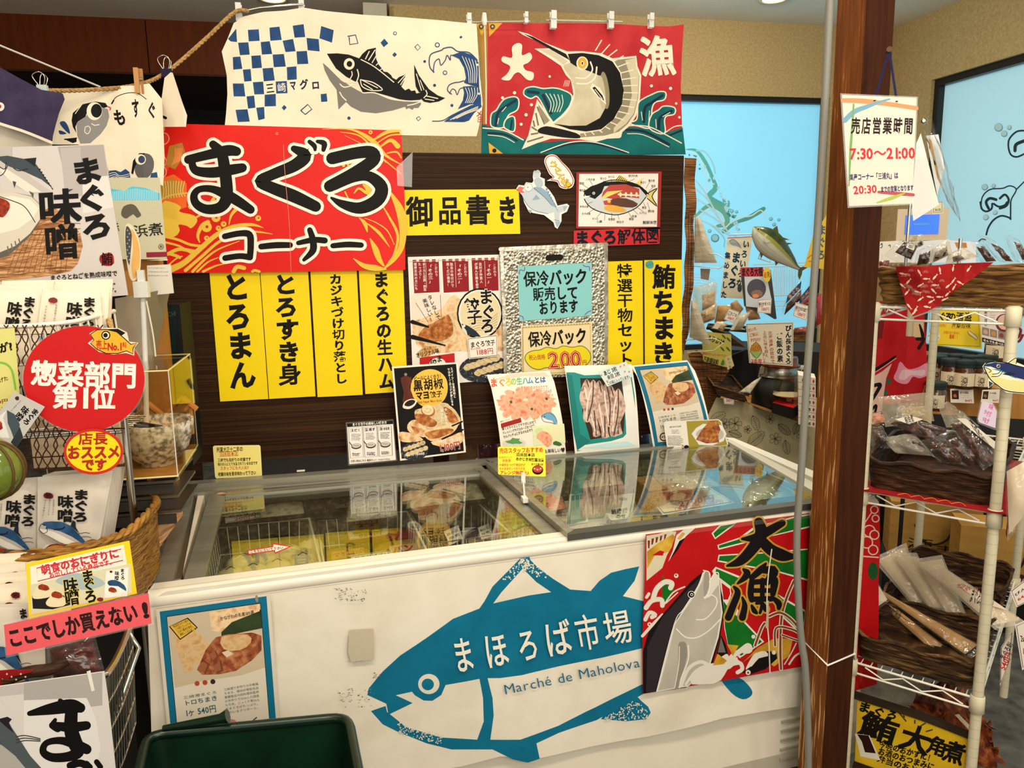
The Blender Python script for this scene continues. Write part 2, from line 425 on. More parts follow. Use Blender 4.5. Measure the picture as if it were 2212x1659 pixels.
noisemat('wicker_brown',[(.3,'#3a2410'),(.5,'#6d4a22'),(.72,'#94703c')],(20,20,170),3,.55,.6,dist=.5);noisemat('jerky',[(.3,'#1c0c07'),(.5,'#3d1d10'),(.68,'#6d3a1c')],(45,45,45),5,.22,.5,spec=.7);noisemat('jerky_red',[(.3,'#5c1a16'),(.55,'#8f3a30'),(.7,'#c9807a')],(60,60,60),4,.3);noisemat('kraft',[(.3,'#a87c44'),(.7,'#c49a60')],(9,9,30),3,.5);noisemat('noren_red',[(.3,'#a80f18'),(.7,'#c01a22')],(9,9,9),3,.7)
# ---------------- room ----------------
CZ,BY,RX=3.26,5.9,4.4
b=MB().box((-4.4,-1.6,-.05),(RX+.1,8.2,0),'slate');struct('floor',b)
b=MB().box((-4.4,-1.6,CZ),(RX+.1,8.2,CZ+.08),'ceiling_paint');struct('ceiling',b)
wx0,wx1,wz0,wz1=2.06,3.868,.71,2.71
b=MB().box((.37,BY,wz1),(RX+.1,BY+.12,CZ),'stucco').box((.37,BY,0),(wx0,BY+.12,wz1),'stucco').box((wx1,BY,0),(RX+.1,BY+.12,wz1),'stucco').box((wx0,BY,0),(wx1,BY+.12,wz0),'stucco').box((.37,BY+.12,0),(.49,7.0,CZ),'stucco')
struct('wall_back',b)
b=MB().box((wx0,BY+.07,wz0),(wx1,BY+.09,wz1),'window_light');w1=struct('window_1',b)
def framebox(lo,hi,t,axis,col):
 b=MB();(x0,y0,z0),(x1,y1,z1)=lo,hi
 if axis=='y':
  for a,c in(((x0,z0),(x1,z0+t)),((x0,z1-t),(x1,z1)),((x0,z0+t),(x0+t,z1-t)),((x1-t,z0+t),(x1,z1-t))):b.box((a[0],y0,a[1]),(c[0],y1,c[1]),col)
 else:
  for a,c in(((y0,z0),(y1,z0+t)),((y0,z1-t),(y1,z1)),((y0,z0+t),(y0+t,z1-t)),((y1-t,z0+t),(y1,z1-t))):b.box((x0,a[0],a[1]),(x1,c[0],c[1]),col)
 return b
def child(name,mb,par,label=None):
 o=mb.build(name,par.location.copy(),par)
 if label:o['label']=label
 return o
child('window_frame',framebox((wx0,BY+.02,wz0),(wx1,BY+.07,wz1),.042,'y','black_frame'),w1)
# etched wave film on the back window
s=Art(sy(BY+.068)).zm(1000,0,3.687);s.h=0
for col,pts,w in(('#5fb9b4',[(1780,1190),(1860,1200),(1930,1290),(1990,1420),(2010,1500),(1960,1570),(2060,1640)],[8,22,30,26,40,46,60]),('#d9f2f4',[(1780,1210),(1850,1230),(1900,1300),(1950,1440),(1940,1560),(2000,1660)],[5,10,8,10,10,12]),('#a6dfe6',[(1860,1200),(1930,1210),(1990,1300),(2010,1380)],12)):s.st(col,pts,w)
s.zm(1450,430,2.903)
for col,pts,w in(('#6fb8a6',[(150,110),(240,40),(330,80),(350,150),(290,170)],[14,26,34,30,20]),('#cfeff2',[(160,130),(240,70),(310,100),(330,160)],8),('#58a99c',[(330,200),(400,150),(480,120),(550,80),(580,60)],[30,20,26,30,24]),('#dff5f4',[(330,190),(410,120),(500,105),(560,70),(590,110)],8),('#a6dfe6',[(150,180),(220,260),(250,330)],10),('#a6dfe6',[(250,160),(330,240),(330,300)],9)):s.st(col,pts,w)
for cx,cy,r in((380,75,12),(410,80,10),(625,125,12),(675,130,10),(645,160,12),(275,245,26),(240,200,12)):
 s.ell('#4fa3b6',cx,cy,r);s.ell('#a5dbea',cx-1,cy-2,r*.75)
for k in range(6):s.st('#d6eff5',[(130,470+k*18),(210,480+k*16),(290,520+k*14)],4)
for k in range(11):s.line('#e6f6f8',640+k*17,440,640+k*17,600,4)
rn=random.Random(5);s.zm(1480,320,1)
for k in range(60):
 t=rn.random();x,y=8+105*math.sin(t*1.7)+rn.uniform(-7,7),10+t*215+rn.uniform(-6,6)
 s.blob(rn.choice(['#3f8f8a','#d9f2f4','#6fbfc4','#b9e6ee']),x,y,rn.uniform(1.5,6),rn.uniform(1.5,4),8,.35,rn.uniform(0,90),k)
for k in range(5):s.st('#bfe6ee',[(12+k*6,60+k*24),(40+k*10,90+k*22),(70+k*9,150+k*12)],3)
child('etched_film',s,w1,'pale wave and bubble pattern on the glass')
b=MB().box((RX,-1.6,2.765),(RX+.12,BY+.1,CZ),'stucco').box((RX,5.42,0),(RX+.12,BY+.1,2.765),'stucco').box((RX,-1.6,0),(RX+.12,5.42,.71),'stucco').box((RX,-1.6,.71),(RX+.12,-1.0,2.765),'stucco')
struct('wall_right',b)
b=MB().box((RX+.08,-1.0,.71),(RX+.10,5.42,2.765),'window_light_side');w2=struct('window_2',b)
child('window_frame',framebox((RX+.03,-1.0,.71),(RX+.08,5.42,2.765),.05,'x','black_frame'),w2)
s=Art(Surf((RX+.078,3,1),U=(0,-1,0),Vv=(0,0,1))).zm(1650,0,3.687)
K='#2b3a40'
for pts,w in(([(2080,1040),(2010,1050),(1950,1120),(1960,1220),(2010,1250),(2075,1225)],14),([(2080,1120),(2010,1150),(2000,1200)],26),([(1730,1660),(1740,1570),(1800,1510),(1900,1500),(1960,1480),(2010,1510),(1970,1590),(1965,1660)],10),([(1790,1660),(1770,1610),(1800,1580),(1850,1590)],22),([(1880,1580),(1920,1550),(1950,1590),(1930,1640),(1880,1660)],18),([(2010,1510),(2080,1440)],10)):s.st(K,pts,w)
for cx,cy,r in((1870,1015,34),(1955,1015,20),(1915,1065,26),(1760,1490,26),(1830,1480,18)):s.ell('#6f9fae',cx,cy,r);s.ell('#b9dfe8',cx-2,cy-3,r*.85)
s.zm(1860,440,6.284)
for pts,w in(([(1620,-20),(1640,70),(1700,105),(1770,70),(1780,0)],26),([(1800,0),(1870,40),(1950,20),(1980,-20)],26),([(1700,420),(1730,320),(1800,220),(1900,165),(2000,185),(2030,210)],24),([(2030,-20),(2030,210)],20),([(1600,510),(1640,480),(1690,490)],16)):s.st(K,pts,w)
for cx,cy,r in((1695,185,40),(1820,120,34)):s.ell('#6f9fae',cx,cy,r);s.ell('#c4e6ee',cx-4,cy-5,r*.85)
child('etched_film',s,w2,'dark curling wave outlines and bubbles on the glass')
# dropped beam and the dark room behind it, left
d0=Yp(0,148,6.53);zb=d0.z
b=MB()
for x0,x1 in((-4.4,-1.385),(-1.378,.37)):b.box((x0,6.53,zb),(x1,8.0,CZ),'soffit_wood')
b.box((-4.4,6.535,zb-.012),(.37,8.0,zb),'glossy_brown');struct('trim_1',b)
b=MB().box((-4.4,8.0,0),(.5,8.1,CZ),'dark');struct('wall_left_back',b)
b=MB().box((-4.4,-1.6,0),(-4.3,8.1,CZ),'stucco');struct('wall_left',b)
# curtain of dark strips
noisemat('curtain_dark',[(.35,'#14110e'),(.6,'#2a2620'),(.75,'#57534a')],(60,60,2),3,.6)
b=MB().grid(lambda u,v:(-1.9+u*2.2,7.85+.02*math.sin(u*90),v*2.4),120,2,'curtain_dark')
thing('curtain','dark pleated curtain far behind the red corner sign','curtain',b)
# ceiling lamps seen at the very top
plain('lamp_glow','#ffe9b8',.5,emit=5)
for px,py,L in((590,-4,'round ceiling downlight above the white tuna flag'),(1672,-3,'round ceiling downlight above the back window')):
 p=Zp(px,py,CZ-.004);b=MB().lathe(p,[(.08,0),(.08,.003)],'lamp_glow',24)
 ring=MB().lathe(p,[(.081,.003),(.081,-.008),(.105,-.008),(.108,.003)],'white_enamel',24,capb=False)
 thing('ceiling_downlight',L,'ceiling light',parts=[('lamp_lens',b),('trim_ring',ring)])
 # small box high on the wall
p=Yp(785,37,BY-.10);q=Yp(835,14,BY-.10)
thing('wall_speaker','small pale box high on the wall just under the ceiling','speaker',MB().box((p.x,BY-.10,p.z),(q.x,BY-.004,q.z+.02),'#b8b4a0'))
# ---------------- partition ----------------
PY=2.52
pl,pr=-.541,1.118;pt=1.838
b=MB().box((pl,PY,0.889),(pr,PY+.035,pt),'laminate')
lg=[]
for x in(pl+.005,.25,pr-.055):lg.append(('partition_post',MB().box((x,PY+.002,0),(x+.05,PY+.033,.889),'laminate')))
thing('partition_board','dark wood-grain partition board carrying the yellow menu strips','partition',parts=[('board',b)]+lg)
# ---------------- flags, rope, clips ----------------
noisemat('cotton',[(.3,'#e6d8bc'),(.7,'#efe3ca')],(9,9,9),4,.9,.1)
noisemat('cotton_blue',[(.3,'#22406a'),(.7,'#2f5180')],(30,30,30),3,.9)
noisemat('flag_red',[(.3,'#b3262c'),(.7,'#c23a3c')],(10,10,10),3,.85)
noisemat('flag_teal',[(.3,'#0d5a5c'),(.7,'#17706c')],(10,10,10),3,.85)
noisemat('belly_wash',[(.3,'#b9ac8c'),(.75,'#d8ceb2')],(14,14,14),3,.85)
noisemat('noren_purple',[(.3,'#332b44'),(.7,'#443a58')],(20,20,20),3,.9)
WH,NV,BK,GY='#eee2ca','cotton_blue','#131110','#77726a'
def wrinkle(seed,amp,fx,fz,top):
 rn=random.Random(seed);ph=[rn.uniform(0,6)for _ in range(4)]
 return lambda u,v:amp*(math.sin(u*fx+ph[0])*.6+math.sin(u*fx*.53+v*fz+ph[1])*.5+math.sin(v*fz*1.3+u*3+ph[2])*.35)
s=Art(sy(2.512,d=wrinkle(2,.006,16,9,0),cut=.05,cutu=.05)).zm(460,0,3.687)
s.sheet('cotton',[(165,185),(245,130),(400,95),(560,85),(715,60),(900,88),(1200,118),(1480,135),(1800,160),(2100,190),(2112,400),(2125,600),(2150,830),(2120,1000),(2100,1085),(1700,1080),(1400,1075),(900,1065),(400,1055),(90,1040),(105,900),(115,750),(110,600),(70,410),(120,300)],.0012)
def sq(x0,y0,x1,y1,x2,y2,x3,y3):s.poly(NV,[(x0,y0),(x1,y1),(x2,y2),(x3,y3)])
for q in((120,310,185,228,192,335,140,330),(278,238,365,233,372,325,285,330),(450,220,530,212,548,318,457,325),(635,205,722,192,735,295,650,300),(862,207,962,240,948,340,848,305),(200,340,282,337,293,435,215,440),(380,335,452,328,472,430,390,435),(555,325,638,310,658,408,578,415),(745,302,842,312,850,410,755,400),(158,455,218,450,234,548,162,555),(305,445,380,440,390,540,312,545),(475,435,565,430,580,530,485,535),(665,410,748,405,760,508,672,512),(238,555,300,550,308,645,250,650),(395,545,478,540,492,640,405,648),(588,535,665,528,668,632,592,638),(158,665,245,665,258,768,165,768),(318,655,400,650,408,750,330,752),(500,650,588,645,594,742,505,745),(268,768,328,762,338,858,280,865),(412,755,500,748,502,845,412,848),(180,875,275,870,293,968,198,972),(345,858,408,852,412,945,362,958),(858,750,905,745,912,808,862,812)):sq(*q)
s.tf(WH,'崎',512,700,582,693,72,.01);s.tf(BK,'三',422,706,488,698,80,.03)
s.tf('#14203a','マ',612,682,662,678,75,.04);s.tf('#14203a','グ',690,676,760,668,75,.04);s.tf('#14203a','ロ',785,680,850,675,68,.04)
for pts,w in(([(1075,290),(1135,278),(1155,345),(1090,355),(1085,300)],9),([(700,880),(755,832),(788,870),(735,912),(705,885)],9),([(1608,375),(1630,352),(1652,378),(1630,402),(1608,375)],6),([(1620,942),(1640,928),(1655,945),(1635,963),(1620,942)],6)):s.st('#24406c',pts,w,0)
for q in((1335,340,1365,308,1396,345,1360,376),(1428,438,1446,416,1466,434,1446,455),(548,858,568,836,588,856,566,880),(1962,298,1975,284,1988,296,1974,308)):sq(*q)
for cx,cy,r,f in((1450,266,15,0),(1787,358,20,0),(1848,580,18,0),(1686,490,11,1),(1765,680,12,1),(1903,840,12,1),(1083,941,13,1)):
 s.ell(NV,cx,cy,r)
 if not f:s.ell('cotton',cx,cy,r*.6)
 # tuna
s.poly(GY,[(875,500),(920,540),(1000,620),(1100,690),(1190,740),(1300,745),(1400,790),(1520,810),(1650,808),(1658,830),(1635,860),(1600,860),(1590,875),(1560,860),(1540,870),(1530,850),(1430,880),(1300,902),(1180,890),(1100,850),(1060,812),(1000,872),(990,760),(985,715),(930,640),(890,560)])
s.poly(BK,[(908,428),(990,425),(1080,435),(1165,465),(1190,430),(1230,395),(1298,380),(1295,420),(1300,470),(1320,515),(1345,545),(1360,570),(1390,575),(1420,600),(1430,620),(1460,635),(1480,615),(1535,592),(1520,650),(1500,690),(1530,720),(1560,705),(1580,725),(1610,720),(1620,745),(1660,735),(1690,725),(1700,745),(1680,775),(1650,795),(1560,802),(1480,790),(1380,760),(1290,735),(1190,740),(1150,660),(1060,610),(980,545),(945,490)])
s.poly(BK,[(1602,515),(1640,600),(1690,670),(1720,710),(1790,760),(1850,782),(1800,808),(1730,820),(1680,810),(1660,790),(1700,740),(1640,735),(1615,690),(1605,600)])
s.ell('cotton',1085,510,43,46);s.ell(BK,1087,510,22,24)
W_='cotton'
for pts,w in(([(1150,555),(1160,600),(1145,650)],9),([(1105,570),(1108,600),(1085,640)],8),([(1015,630),(1060,655),(1150,655)],10),([(1012,670),(1050,695),(1140,670)],9),([(1180,475),(1290,535),(1440,655)],8),([(1150,655),(1180,720),(1200,740),(1290,740),(1420,790),(1560,805),(1650,805)],9),([(1175,635),(1200,640),(1280,660),(1350,715),(1260,720),(1190,690),(1175,640)],8),([(1190,640),(1310,700)],7),([(1200,670),(1270,712)],7),([(1245,410),(1215,470)],8),([(1290,400),(1240,480)],8),([(1300,445),(1268,500)],7),([(1325,495),(1300,520)],7),([(1350,545),(1330,560)],6),([(1530,600),(1475,660)],7),([(1525,625),(1495,675)],7),([(1620,590),(1660,720)],7),([(1650,640),(1680,715)],6),([(1700,765),(1790,785)],8),([(1690,790),(1760,800)],7),([(1695,720),(1705,750),(1680,780)],8),([(1010,735),(1030,770),(1060,800)],9),([(1550,840),(1600,830),(1650,812)],9)):s.st(W_,pts,w,4)
# wave
s.poly(NV,[(1840,970),(1900,920),(1990,880),(2080,830),(2135,830),(2140,850),(2080,900),(2040,960),(2000,972)])
s.poly(NV,[(1990,690),(2060,685),(2120,700),(2135,780),(2135,830),(2050,830),(1950,870),(1990,800),(2000,740)])
s.poly(NV,[(1900,440),(1960,470),(2000,540),(2015,620),(2000,660),(2120,700),(2115,500),(2070,440),(1980,412)])
s.st('#24406c',[(1760,575),(1730,540),(1722,480),(1740,430),(1820,400),(1840,385),(1900,378),(1950,410),(2040,420),(2105,480)],9)
s.st('#24406c',[(1755,575),(1765,500),(1800,470),(1815,520),(1850,480),(1865,440),(1890,480),(1895,440),(1950,460)],8)
s.st('#24406c',[(1900,750),(1868,720),(1880,680),(1920,660),(1960,655),(2000,645),(2020,665)],8)
s.st('#24406c',[(1885,745),(1905,710),(1930,720),(1945,755),(1965,710),(1990,700)],7)
for k in range(5):s.st(W_,[(1985+k*26,450+k*8),(2030+k*18,560),(2040+k*14,660)],5)
for k in range(5):s.st(W_,[(2010+k*24,700),(2030+k*18,760),(2010+k*14,820)],5)
for k in range(3):s.st(W_,[(1890+k*25,955-k*6),(1980+k*20,905),(2110,850+k*12)],6)
s.st('#24406c',[(1748,965),(1830,960),(1900,920),(2060,840)],7)
s.ell(W_,2105,517,10);s.ell(W_,2118,747,9)
s.tf('#a8272d','メ',2095,905,2145,905,50,.02);s.tf('#a8272d','庄',2105,950,2150,950,48,.012)
thing('tenugui_flag','cream cotton flag with blue checkers and a leaping black tuna','flag',s)
# red flag
def ds(u,v):return wrinkle(5,.007,13,7,0)(u,v)
s=Art(sy(2.562,d=ds,cut=.05,cutu=.05)).zm(1000,0,3.687)
s.sheet('flag_red',[(110,190),(300,180),(620,185),(900,185),(1200,190),(1450,205),(1640,210),(1760,195),(1745,420),(1735,700),(1745,1000),(1750,1100),(1775,1230),(1400,1235),(800,1230),(145,1225),(150,1000),(165,700),(140,450)],.0012)
T='flag_teal';WF='#e9dcc2'
s.poly('#a87c2a',[(110,190),(195,190),(195,700),(190,990),(160,990),(165,700),(135,400)])
s.poly('#d8a32f',[(205,185),(315,182),(208,295)]);s.poly('#d8a32f',[(108,190),(190,190),(150,285)])
s.poly(T,[(150,985),(200,1005),(260,1010),(480,1100),(560,1140),(800,1120),(960,1130),(1240,1085),(1260,1050),(1330,1010),(1500,1020),(1600,1060),(1750,1015),(1775,1230),(1400,1235),(800,1230),(145,1225)])
for pts in([(225,950),(235,905),(270,880),(300,830),(340,790),(410,775),(440,800),(430,870),(370,905),(345,940),(320,1010),(235,1005)],[(330,1000),(350,950),(405,935),(405,1040),(350,1025)],[(490,750),(500,710),(560,695),(640,710),(720,705),(790,720),(860,760),(850,830),(800,900),(720,970),(690,930),(600,770),(540,780)],[(1340,980),(1390,950),(1400,830),(1440,790),(1500,760),(1560,735),(1610,740),(1600,790),(1530,810),(1500,870),(1490,1010),(1400,1000)],[(1490,1020),(1505,920),(1560,880),(1600,850),(1680,860),(1680,905),(1620,920),(1600,960),(1600,1060)]):
 s.st(WF,pts,20,4,closed=True);s.poly(T,pts,4)
ND='#152a3f'
for pts,w in(([(260,1000),(280,900),(340,850),(420,800)],22),([(380,1030),(390,960)],14),([(520,730),(600,740)],24),([(640,760),(700,900)],26),([(1440,970),(1450,860),(1500,820),(1590,760)],22),([(1560,1030),(1570,940),(1660,885)],22),([(200,1060),(330,1070),(430,1120)],18),([(1300,1035),(1450,1050),(1640,1150)],20),([(640,1210),(860,1145),(1060,1145),(1300,1215)],16),([(1640,1080),(1740,1040)],14)):s.st(ND,pts,w)
for pts,w in(([(160,1020),(330,1040),(480,1115)],10),([(200,1075),(320,1090),(410,1135)],6),([(620,1215),(850,1135),(1060,1135),(1320,1215)],8),([(1255,1090),(1280,1020),(1340,1000),(1480,1010),(1600,1065),(1740,1140)],9),([(1310,1065),(1440,1075),(1640,1170)],6),([(1600,1065),(1680,1010),(1745,1000)],8)):s.st(WF,pts,w)
for k in range(5):s.st(WF,[(660+k*32,745+k*3),(700+k*24,820),(690+k*20,890)],6)
for a in((285,940,275,990),(310,890,345,850),(1430,960,1420,890),(1480,960,1485,880),(1540,1020,1535,950),(1590,930,1650,895)):s.line(WF,*a,6)
# marlin
s.poly(WF,[(435,248),(520,270),(650,340),(830,410),(950,408),(1100,425),(1190,465),(1380,445),(1390,530),(1420,600),(1410,780),(1380,920),(1330,1000),(1260,1060),(1250,1100),(1150,1105),(1060,1130),(930,1110),(700,1105),(590,1140),(468,1190),(520,1080),(590,790),(720,970),(830,880),(880,750),(860,640),(820,600),(780,525),(700,470),(570,388),(690,385),(620,340),(480,280)])
s.poly('#8f876c',[(1200,480),(1375,460),(1380,540),(1405,610),(1395,780),(1365,910),(1310,990),(1240,1050),(1130,1080),(940,1095),(930,1065),(1100,1040),(1220,930),(1280,760),(1260,580)])
s.poly('#cfc3a2',[(1290,480),(1375,462),(1380,540),(1402,610),(1390,780),(1360,905),(1300,985),(1200,1060),(1200,1020),(1310,900),(1345,760),(1330,600)])
for i in range(20):
 t=i/19;a=-1.15+t*2.85;cx,cy=905,720
 s.line(WF,cx+365*math.cos(a),cy+345*math.sin(a),cx+(490-95*max(0,t-.5)*1.4)*math.cos(a),cy+(440-80*t)*math.sin(a),9)
s.poly(BK,[(480,268),(560,295),(690,365),(820,430),(850,480),(760,430),(650,365)]);s.poly('#c9bea0',[(610,395),(700,395),(835,490),(800,515),(720,455)])
s.poly('belly_wash',[(800,530),(850,500),(900,470),(1000,500),(1100,560),(1180,690),(1190,830),(1130,930),(1000,1000),(730,1000),(830,900),(890,760),(865,640)],4)
s.poly(BK,[(835,430),(950,422),(1080,440),(1190,490),(1250,580),(1280,720),(1265,830),(1200,950),(1100,1030),(980,1048),(850,1030),(720,985),(850,1003),(980,1000),(1090,940),(1150,830),(1160,700),(1100,610),(1010,570),(900,530),(855,500)])
s.ell('#8d8365',1130,720,34,150,-6);s.ell('#bdb292',1105,740,28,140,-6)
s.ell(WF,950,505,47,55);s.ell('#e0a12e',950,503,36,44);s.ell(WF,950,505,13,20);s.ell(BK,950,505,6,12)
for pts,w in(([(1015,495),(1030,560),(980,620),(900,620)],12),([(1065,535),(1050,620),(990,665),(905,665)],12)):s.st(WF,pts,w)
s.poly(WF,[(1012,700),(1030,665),(1090,700),(1130,770),(1140,835),(1100,800),(1040,740)]);s.poly(BK,[(1030,700),(1050,690),(1110,760),(1125,805),(1080,770)])
s.line(WF,1050,710,1110,790,6)
s.poly(BK,[(600,1030),(640,1010),(700,1010),(900,1060),(930,1100),(800,1095),(650,1070),(600,1055)],3)
for a in((590,850,650,990),(580,900,600,1000),(560,960,570,1010),(545,1010,590,1040),(540,1070,600,1060),(510,1130,640,1090)):s.line('#6d6650',*a,12)
s.poly('#8f876c',[(600,830),(690,960),(660,985),(605,900)])
s.poly('#d8a32f',[(203,1135),(320,1225),(210,1225)]);s.ell(BK,250,1200,17)
for cx,cy in((235,213),(145,213)):s.ell('#4c3a1c',cx,cy,20);s.ell('#b9ac8c',cx,cy,9)
s.poly(WF,[(390,380),(430,345),(470,360),(470,440),(530,420),(550,460),(520,500),(480,520),(500,560),(560,580),(555,635),(510,635),(450,580),(410,590),(370,640),(305,630),(350,590),(375,530),(310,490),(320,450),(390,460)],4)
s.tf(WF,'漁',1405,455,1690,435,310,.042)
for cx,cy,r in((690,610,10),(410,740,13),(315,780,12),(545,835,12),(502,915,13),(463,990,12),(1500,685,12),(1652,705,13),(1697,825,10),(1722,935,10)):s.ell(WF,cx,cy,r)
for k in range(4):s.line(WF,800+k*12,690,815+k*12,640,4)
thing('fishing_flag','red and teal flag with a curled marlin over the partition','flag',s)
# rods and clear clips
b=MB().tube([Yp(494,31,2.515),Yp(560,17,2.513),Yp(655,9,2.512)],.003,'chrome')
thing('hanging_rod','thin metal rod along the top left of the tuna flag','rod',b)
b=MB().tube([Yp(1008,48,2.53),Yp(1145,46,2.53)],.0022,'#b9b4a4')
thing('hanging_rod','short pale rod between the two big flags','rod',b)
b=MB().tube([Yp(1180,44,2.55),Yp(1345,47,2.55)],.0028,'#b9b4a4')
thing('hanging_rod','pale rod over the middle of the red flag','rod',b)
plain('clip_plastic','#d9dad2',.12,spec=.7)
clips=[]
def clip_mb(px,py,y,h):
 p=Yp(px,py,y);k=h/1680*y*1.02;b=MB();w=k*.34
 b.rbox(p+V((0,-.006,-k*.25)),(w,.004,k*.5),'clip_plastic');b.rbox(p+V((0,.008,-k*.25)),(w,.004,k*.5),'clip_plastic')
 b.rbox(p+V((0,-.010,k*.22)),(w*.9,.004,k*.45),'clip_plastic');b.rbox(p+V((0,.012,k*.22)),(w*.9,.004,k*.45),'clip_plastic')
 sp=MB().tube([p+V((-w*.6,.001,0)),p+V((w*.6,.001,0))],k*.09,'chrome')
 return b,sp
for px,py,h,L in((516,26,34,'clear clip at the left end of the rod over the tuna flag'),(651,12,32,'clear clip at the peak of the tuna flag'),(1013,44,28,'clear clip at the right corner of the tuna flag'),(1136,38,22,'clear clip at the left of the red flag, above the yellow corner patch'),(1195,42,36,'large clear clip on the red flag, left end of the pale rod'),(1319,43,34,'large clear clip on the red flag, right end of the pale rod'),(1406,44,30,'clear clip near the right corner of the red flag')):
 a,sp=clip_mb(px,py,2.53,h);thing('clip',L,'clip',parts=[('jaws',a),('spring',sp)])
b=MB().tube([Yp(1046,28,2.49),Yp(1046,45,2.49),Yp(1047,55,2.49)],[.006,.009,.005],'#e6e2d4',8);cd=MB().tube([Yp(1047,55,2.49),Yp(1050,180,2.49),Yp(1050,268,2.49)],.0022,'#d9d4c4')
thing('light_pull_cord','white pull cord hanging between the two big flags','cord',parts=[('handle',b),('cord',cd)])
noisemat('hemp',[(.35,'#8a6a3e'),(.6,'#b8935c')],(200,200,200),2,.9)
rp=[Yp(535,24,2.50),Yp(505,28,2.50),Yp(440,88,2.46),Yp(362,154,2.42),Yp(300,183,2.38),Yp(200,194,2.33),Yp(100,196,2.28)]
P_=spline(rp,40);b=MB()
for k in range(3):
 b.tube([p+V((math.cos(i*.55+k*2.09)*.0028,0,math.sin(i*.55+k*2.09)*.0028))for i,p in enumerate(P_)],.0034,'hemp',5)
thing('rope','twisted hemp rope running from the tuna flag down to the left','rope',b)
b=MB().tube([Yp(-20,90,2.6),Yp(217,188,2.6)],.003,'#c9c5ba',6)
thing('wire','taut pale wire above the purple noren at upper left','wire',b)
# left cotton banner with fish
def wl(u,v):return .010*math.sin(u*24+1)*(.5+.5*math.sin(v*3))+.004*math.sin(u*50+v*6)
s=Art(Surf(Yp(250,190,2.36),yaw=5,d=wl,cut=.05,cutu=.05)).zm(0,0,3.687)
s.sheet('cotton',[(490,740),(700,705),(900,690),(1080,680),(1190,665),(1290,790),(1300,1000),(1310,1250),(1300,1480),(1180,1430),(1010,1430),(880,1440),(840,1250),(620,1150),(415,1150),(430,1000)],.001)
s.poly(BK,[(570,960),(580,900),(660,830),(760,808),(840,820),(860,850),(830,860),(760,850),(700,880),(680,930),(620,970),(600,1010),(608,1060),(580,1010)])
s.poly('#8d8a86',[(610,980),(680,930),(720,880),(800,850),(860,870),(870,930),(850,1000),(800,1070),(720,1140),(640,1145),(615,1080)])
s.ell(WH,752,885,62,72);s.ell(BK,768,882,44,55);s.st('#c23a3c',[(860,850),(880,860),(875,875)],10)
for pts,w in(([(730,985),(755,998),(790,992)],7),([(680,1010),(675,1050),(700,1065),(720,1030),(705,1005),(685,1010)],6),([(600,905),(650,835)],6)):s.st(WH,pts,w)
s.st(BK,[(515,1110),(570,1105),(610,1100)],10);s.poly(BK,[(515,1110),(610,1100),(610,1130),(580,1140)])
s.poly(NV,[(475,980),(510,965),(540,1000),(558,1065),(520,1040)],3);s.poly(NV,[(468,1040),(500,1045),(530,1065),(480,1070)],3)
s.st(BK,[(890,820),(930,770),(1020,740),(1100,745),(1165,790)],6);s.st(BK,[(890,825),(905,800)],12)
s.tf(BK,'も',905,945,1000,925,130,.04);s.tf(BK,'す',1050,865,1110,858,150,.03);s.tf(BK,'ぐ',1170,880,1245,875,130,.03)
s.ell('#5b5856',1150,1325,75,105,15);s.poly(BK,[(1045,1380),(1060,1280),(1110,1220),(1160,1220),(1110,1260),(1075,1330),(1060,1390)]);s.ell(WH,1120,1270,42);s.ell('#2a3f55',1128,1270,27,30)
s.poly(NV,[(868,1360),(920,1355),(960,1370),(1000,1345),(1030,1370),(1040,1420),(960,1430),(870,1440)]);s.poly(NV,[(1205,1380),(1250,1370),(1265,1460),(1190,1440)])
for k in range(3):s.st(WH,[(870,1385+k*18),(915,1375+k*16),(955,1400+k*12),(1030,1385+k*16)],4)
thing('fish_banner','cream cotton banner with grey fish hung from the rope at left','banner',s)
def w3(u,v):return .012*math.sin(u*30)
s=Art(Surf(Yp(360,160,2.40),yaw=-8,d=w3,cut=.06,cutu=.04)).zm(0,0,3.687)
s.sheet('cotton',[(1360,575),(1375,580),(1440,780),(1490,920),(1480,1010),(1280,1010),(1285,800),(1310,620)],.001)
s.st(BK,[(1270,960),(1290,930),(1320,940)],22)
thing('cotton_cloth','narrow cream cloth pinched by a binder clip above the red sign','cloth',s)
s=Art(Surf(Yp(60,170,2.25),yaw=4,d=wl,cut=.05,cutu=.05)).zm(0,0,3.687)
s.sheet('noren_purple',[(-60,500),(0,535),(150,620),(330,715),(500,745),(515,790),(470,900),(410,1130),(200,1050),(0,985),(-60,970)],.001)
s.st('#e8dcc4',[(-60,960),(0,985),(200,1050),(410,1135)],22);s.ell('#e8e2d2',0,850,35);s.ell('#b8282c',-4,848,16)
thing('noren_cloth','dark purple noren curtain hanging at the top left edge','noren',s)
s=Art(Surf(Yp(60,290,2.28),yaw=4)).zm(0,0,3.687)
s.sheet('#c9c0ac',[(-60,985),(0,990),(200,1060),(415,1140),(415,1200),(-60,1200)],.001)
thing('beige_cloth','plain beige cloth showing under the purple noren','cloth',s)
def binder(px,py,y,col,L,k=1):
 p=Yp(px,py,y);b=MB().rbox(p,(.026*k,.014,.022*k),col);
 hs=[('handle',MB().tube([p+V((-.008*k,sg*.006,.01)),p+V((-.013*k+sg*.006,sg*.01,.034*k)),p+V((0,sg*.012,.044*k)),p+V((.012*k,sg*.01,.032*k)),p+V((.007*k,sg*.006,.01))],.0012,'chrome',6,smooth=4))for sg in(-1,1)]
 thing('binder_clip',L,'clip',parts=[('clamp',b)]+hs)
binder(360,158,2.41,'#1d1a33','navy binder clip on the rope above the narrow cream cloth');binder(92,193,2.26,'#b8c4c0','pale metal binder clip on the purple noren',.9)
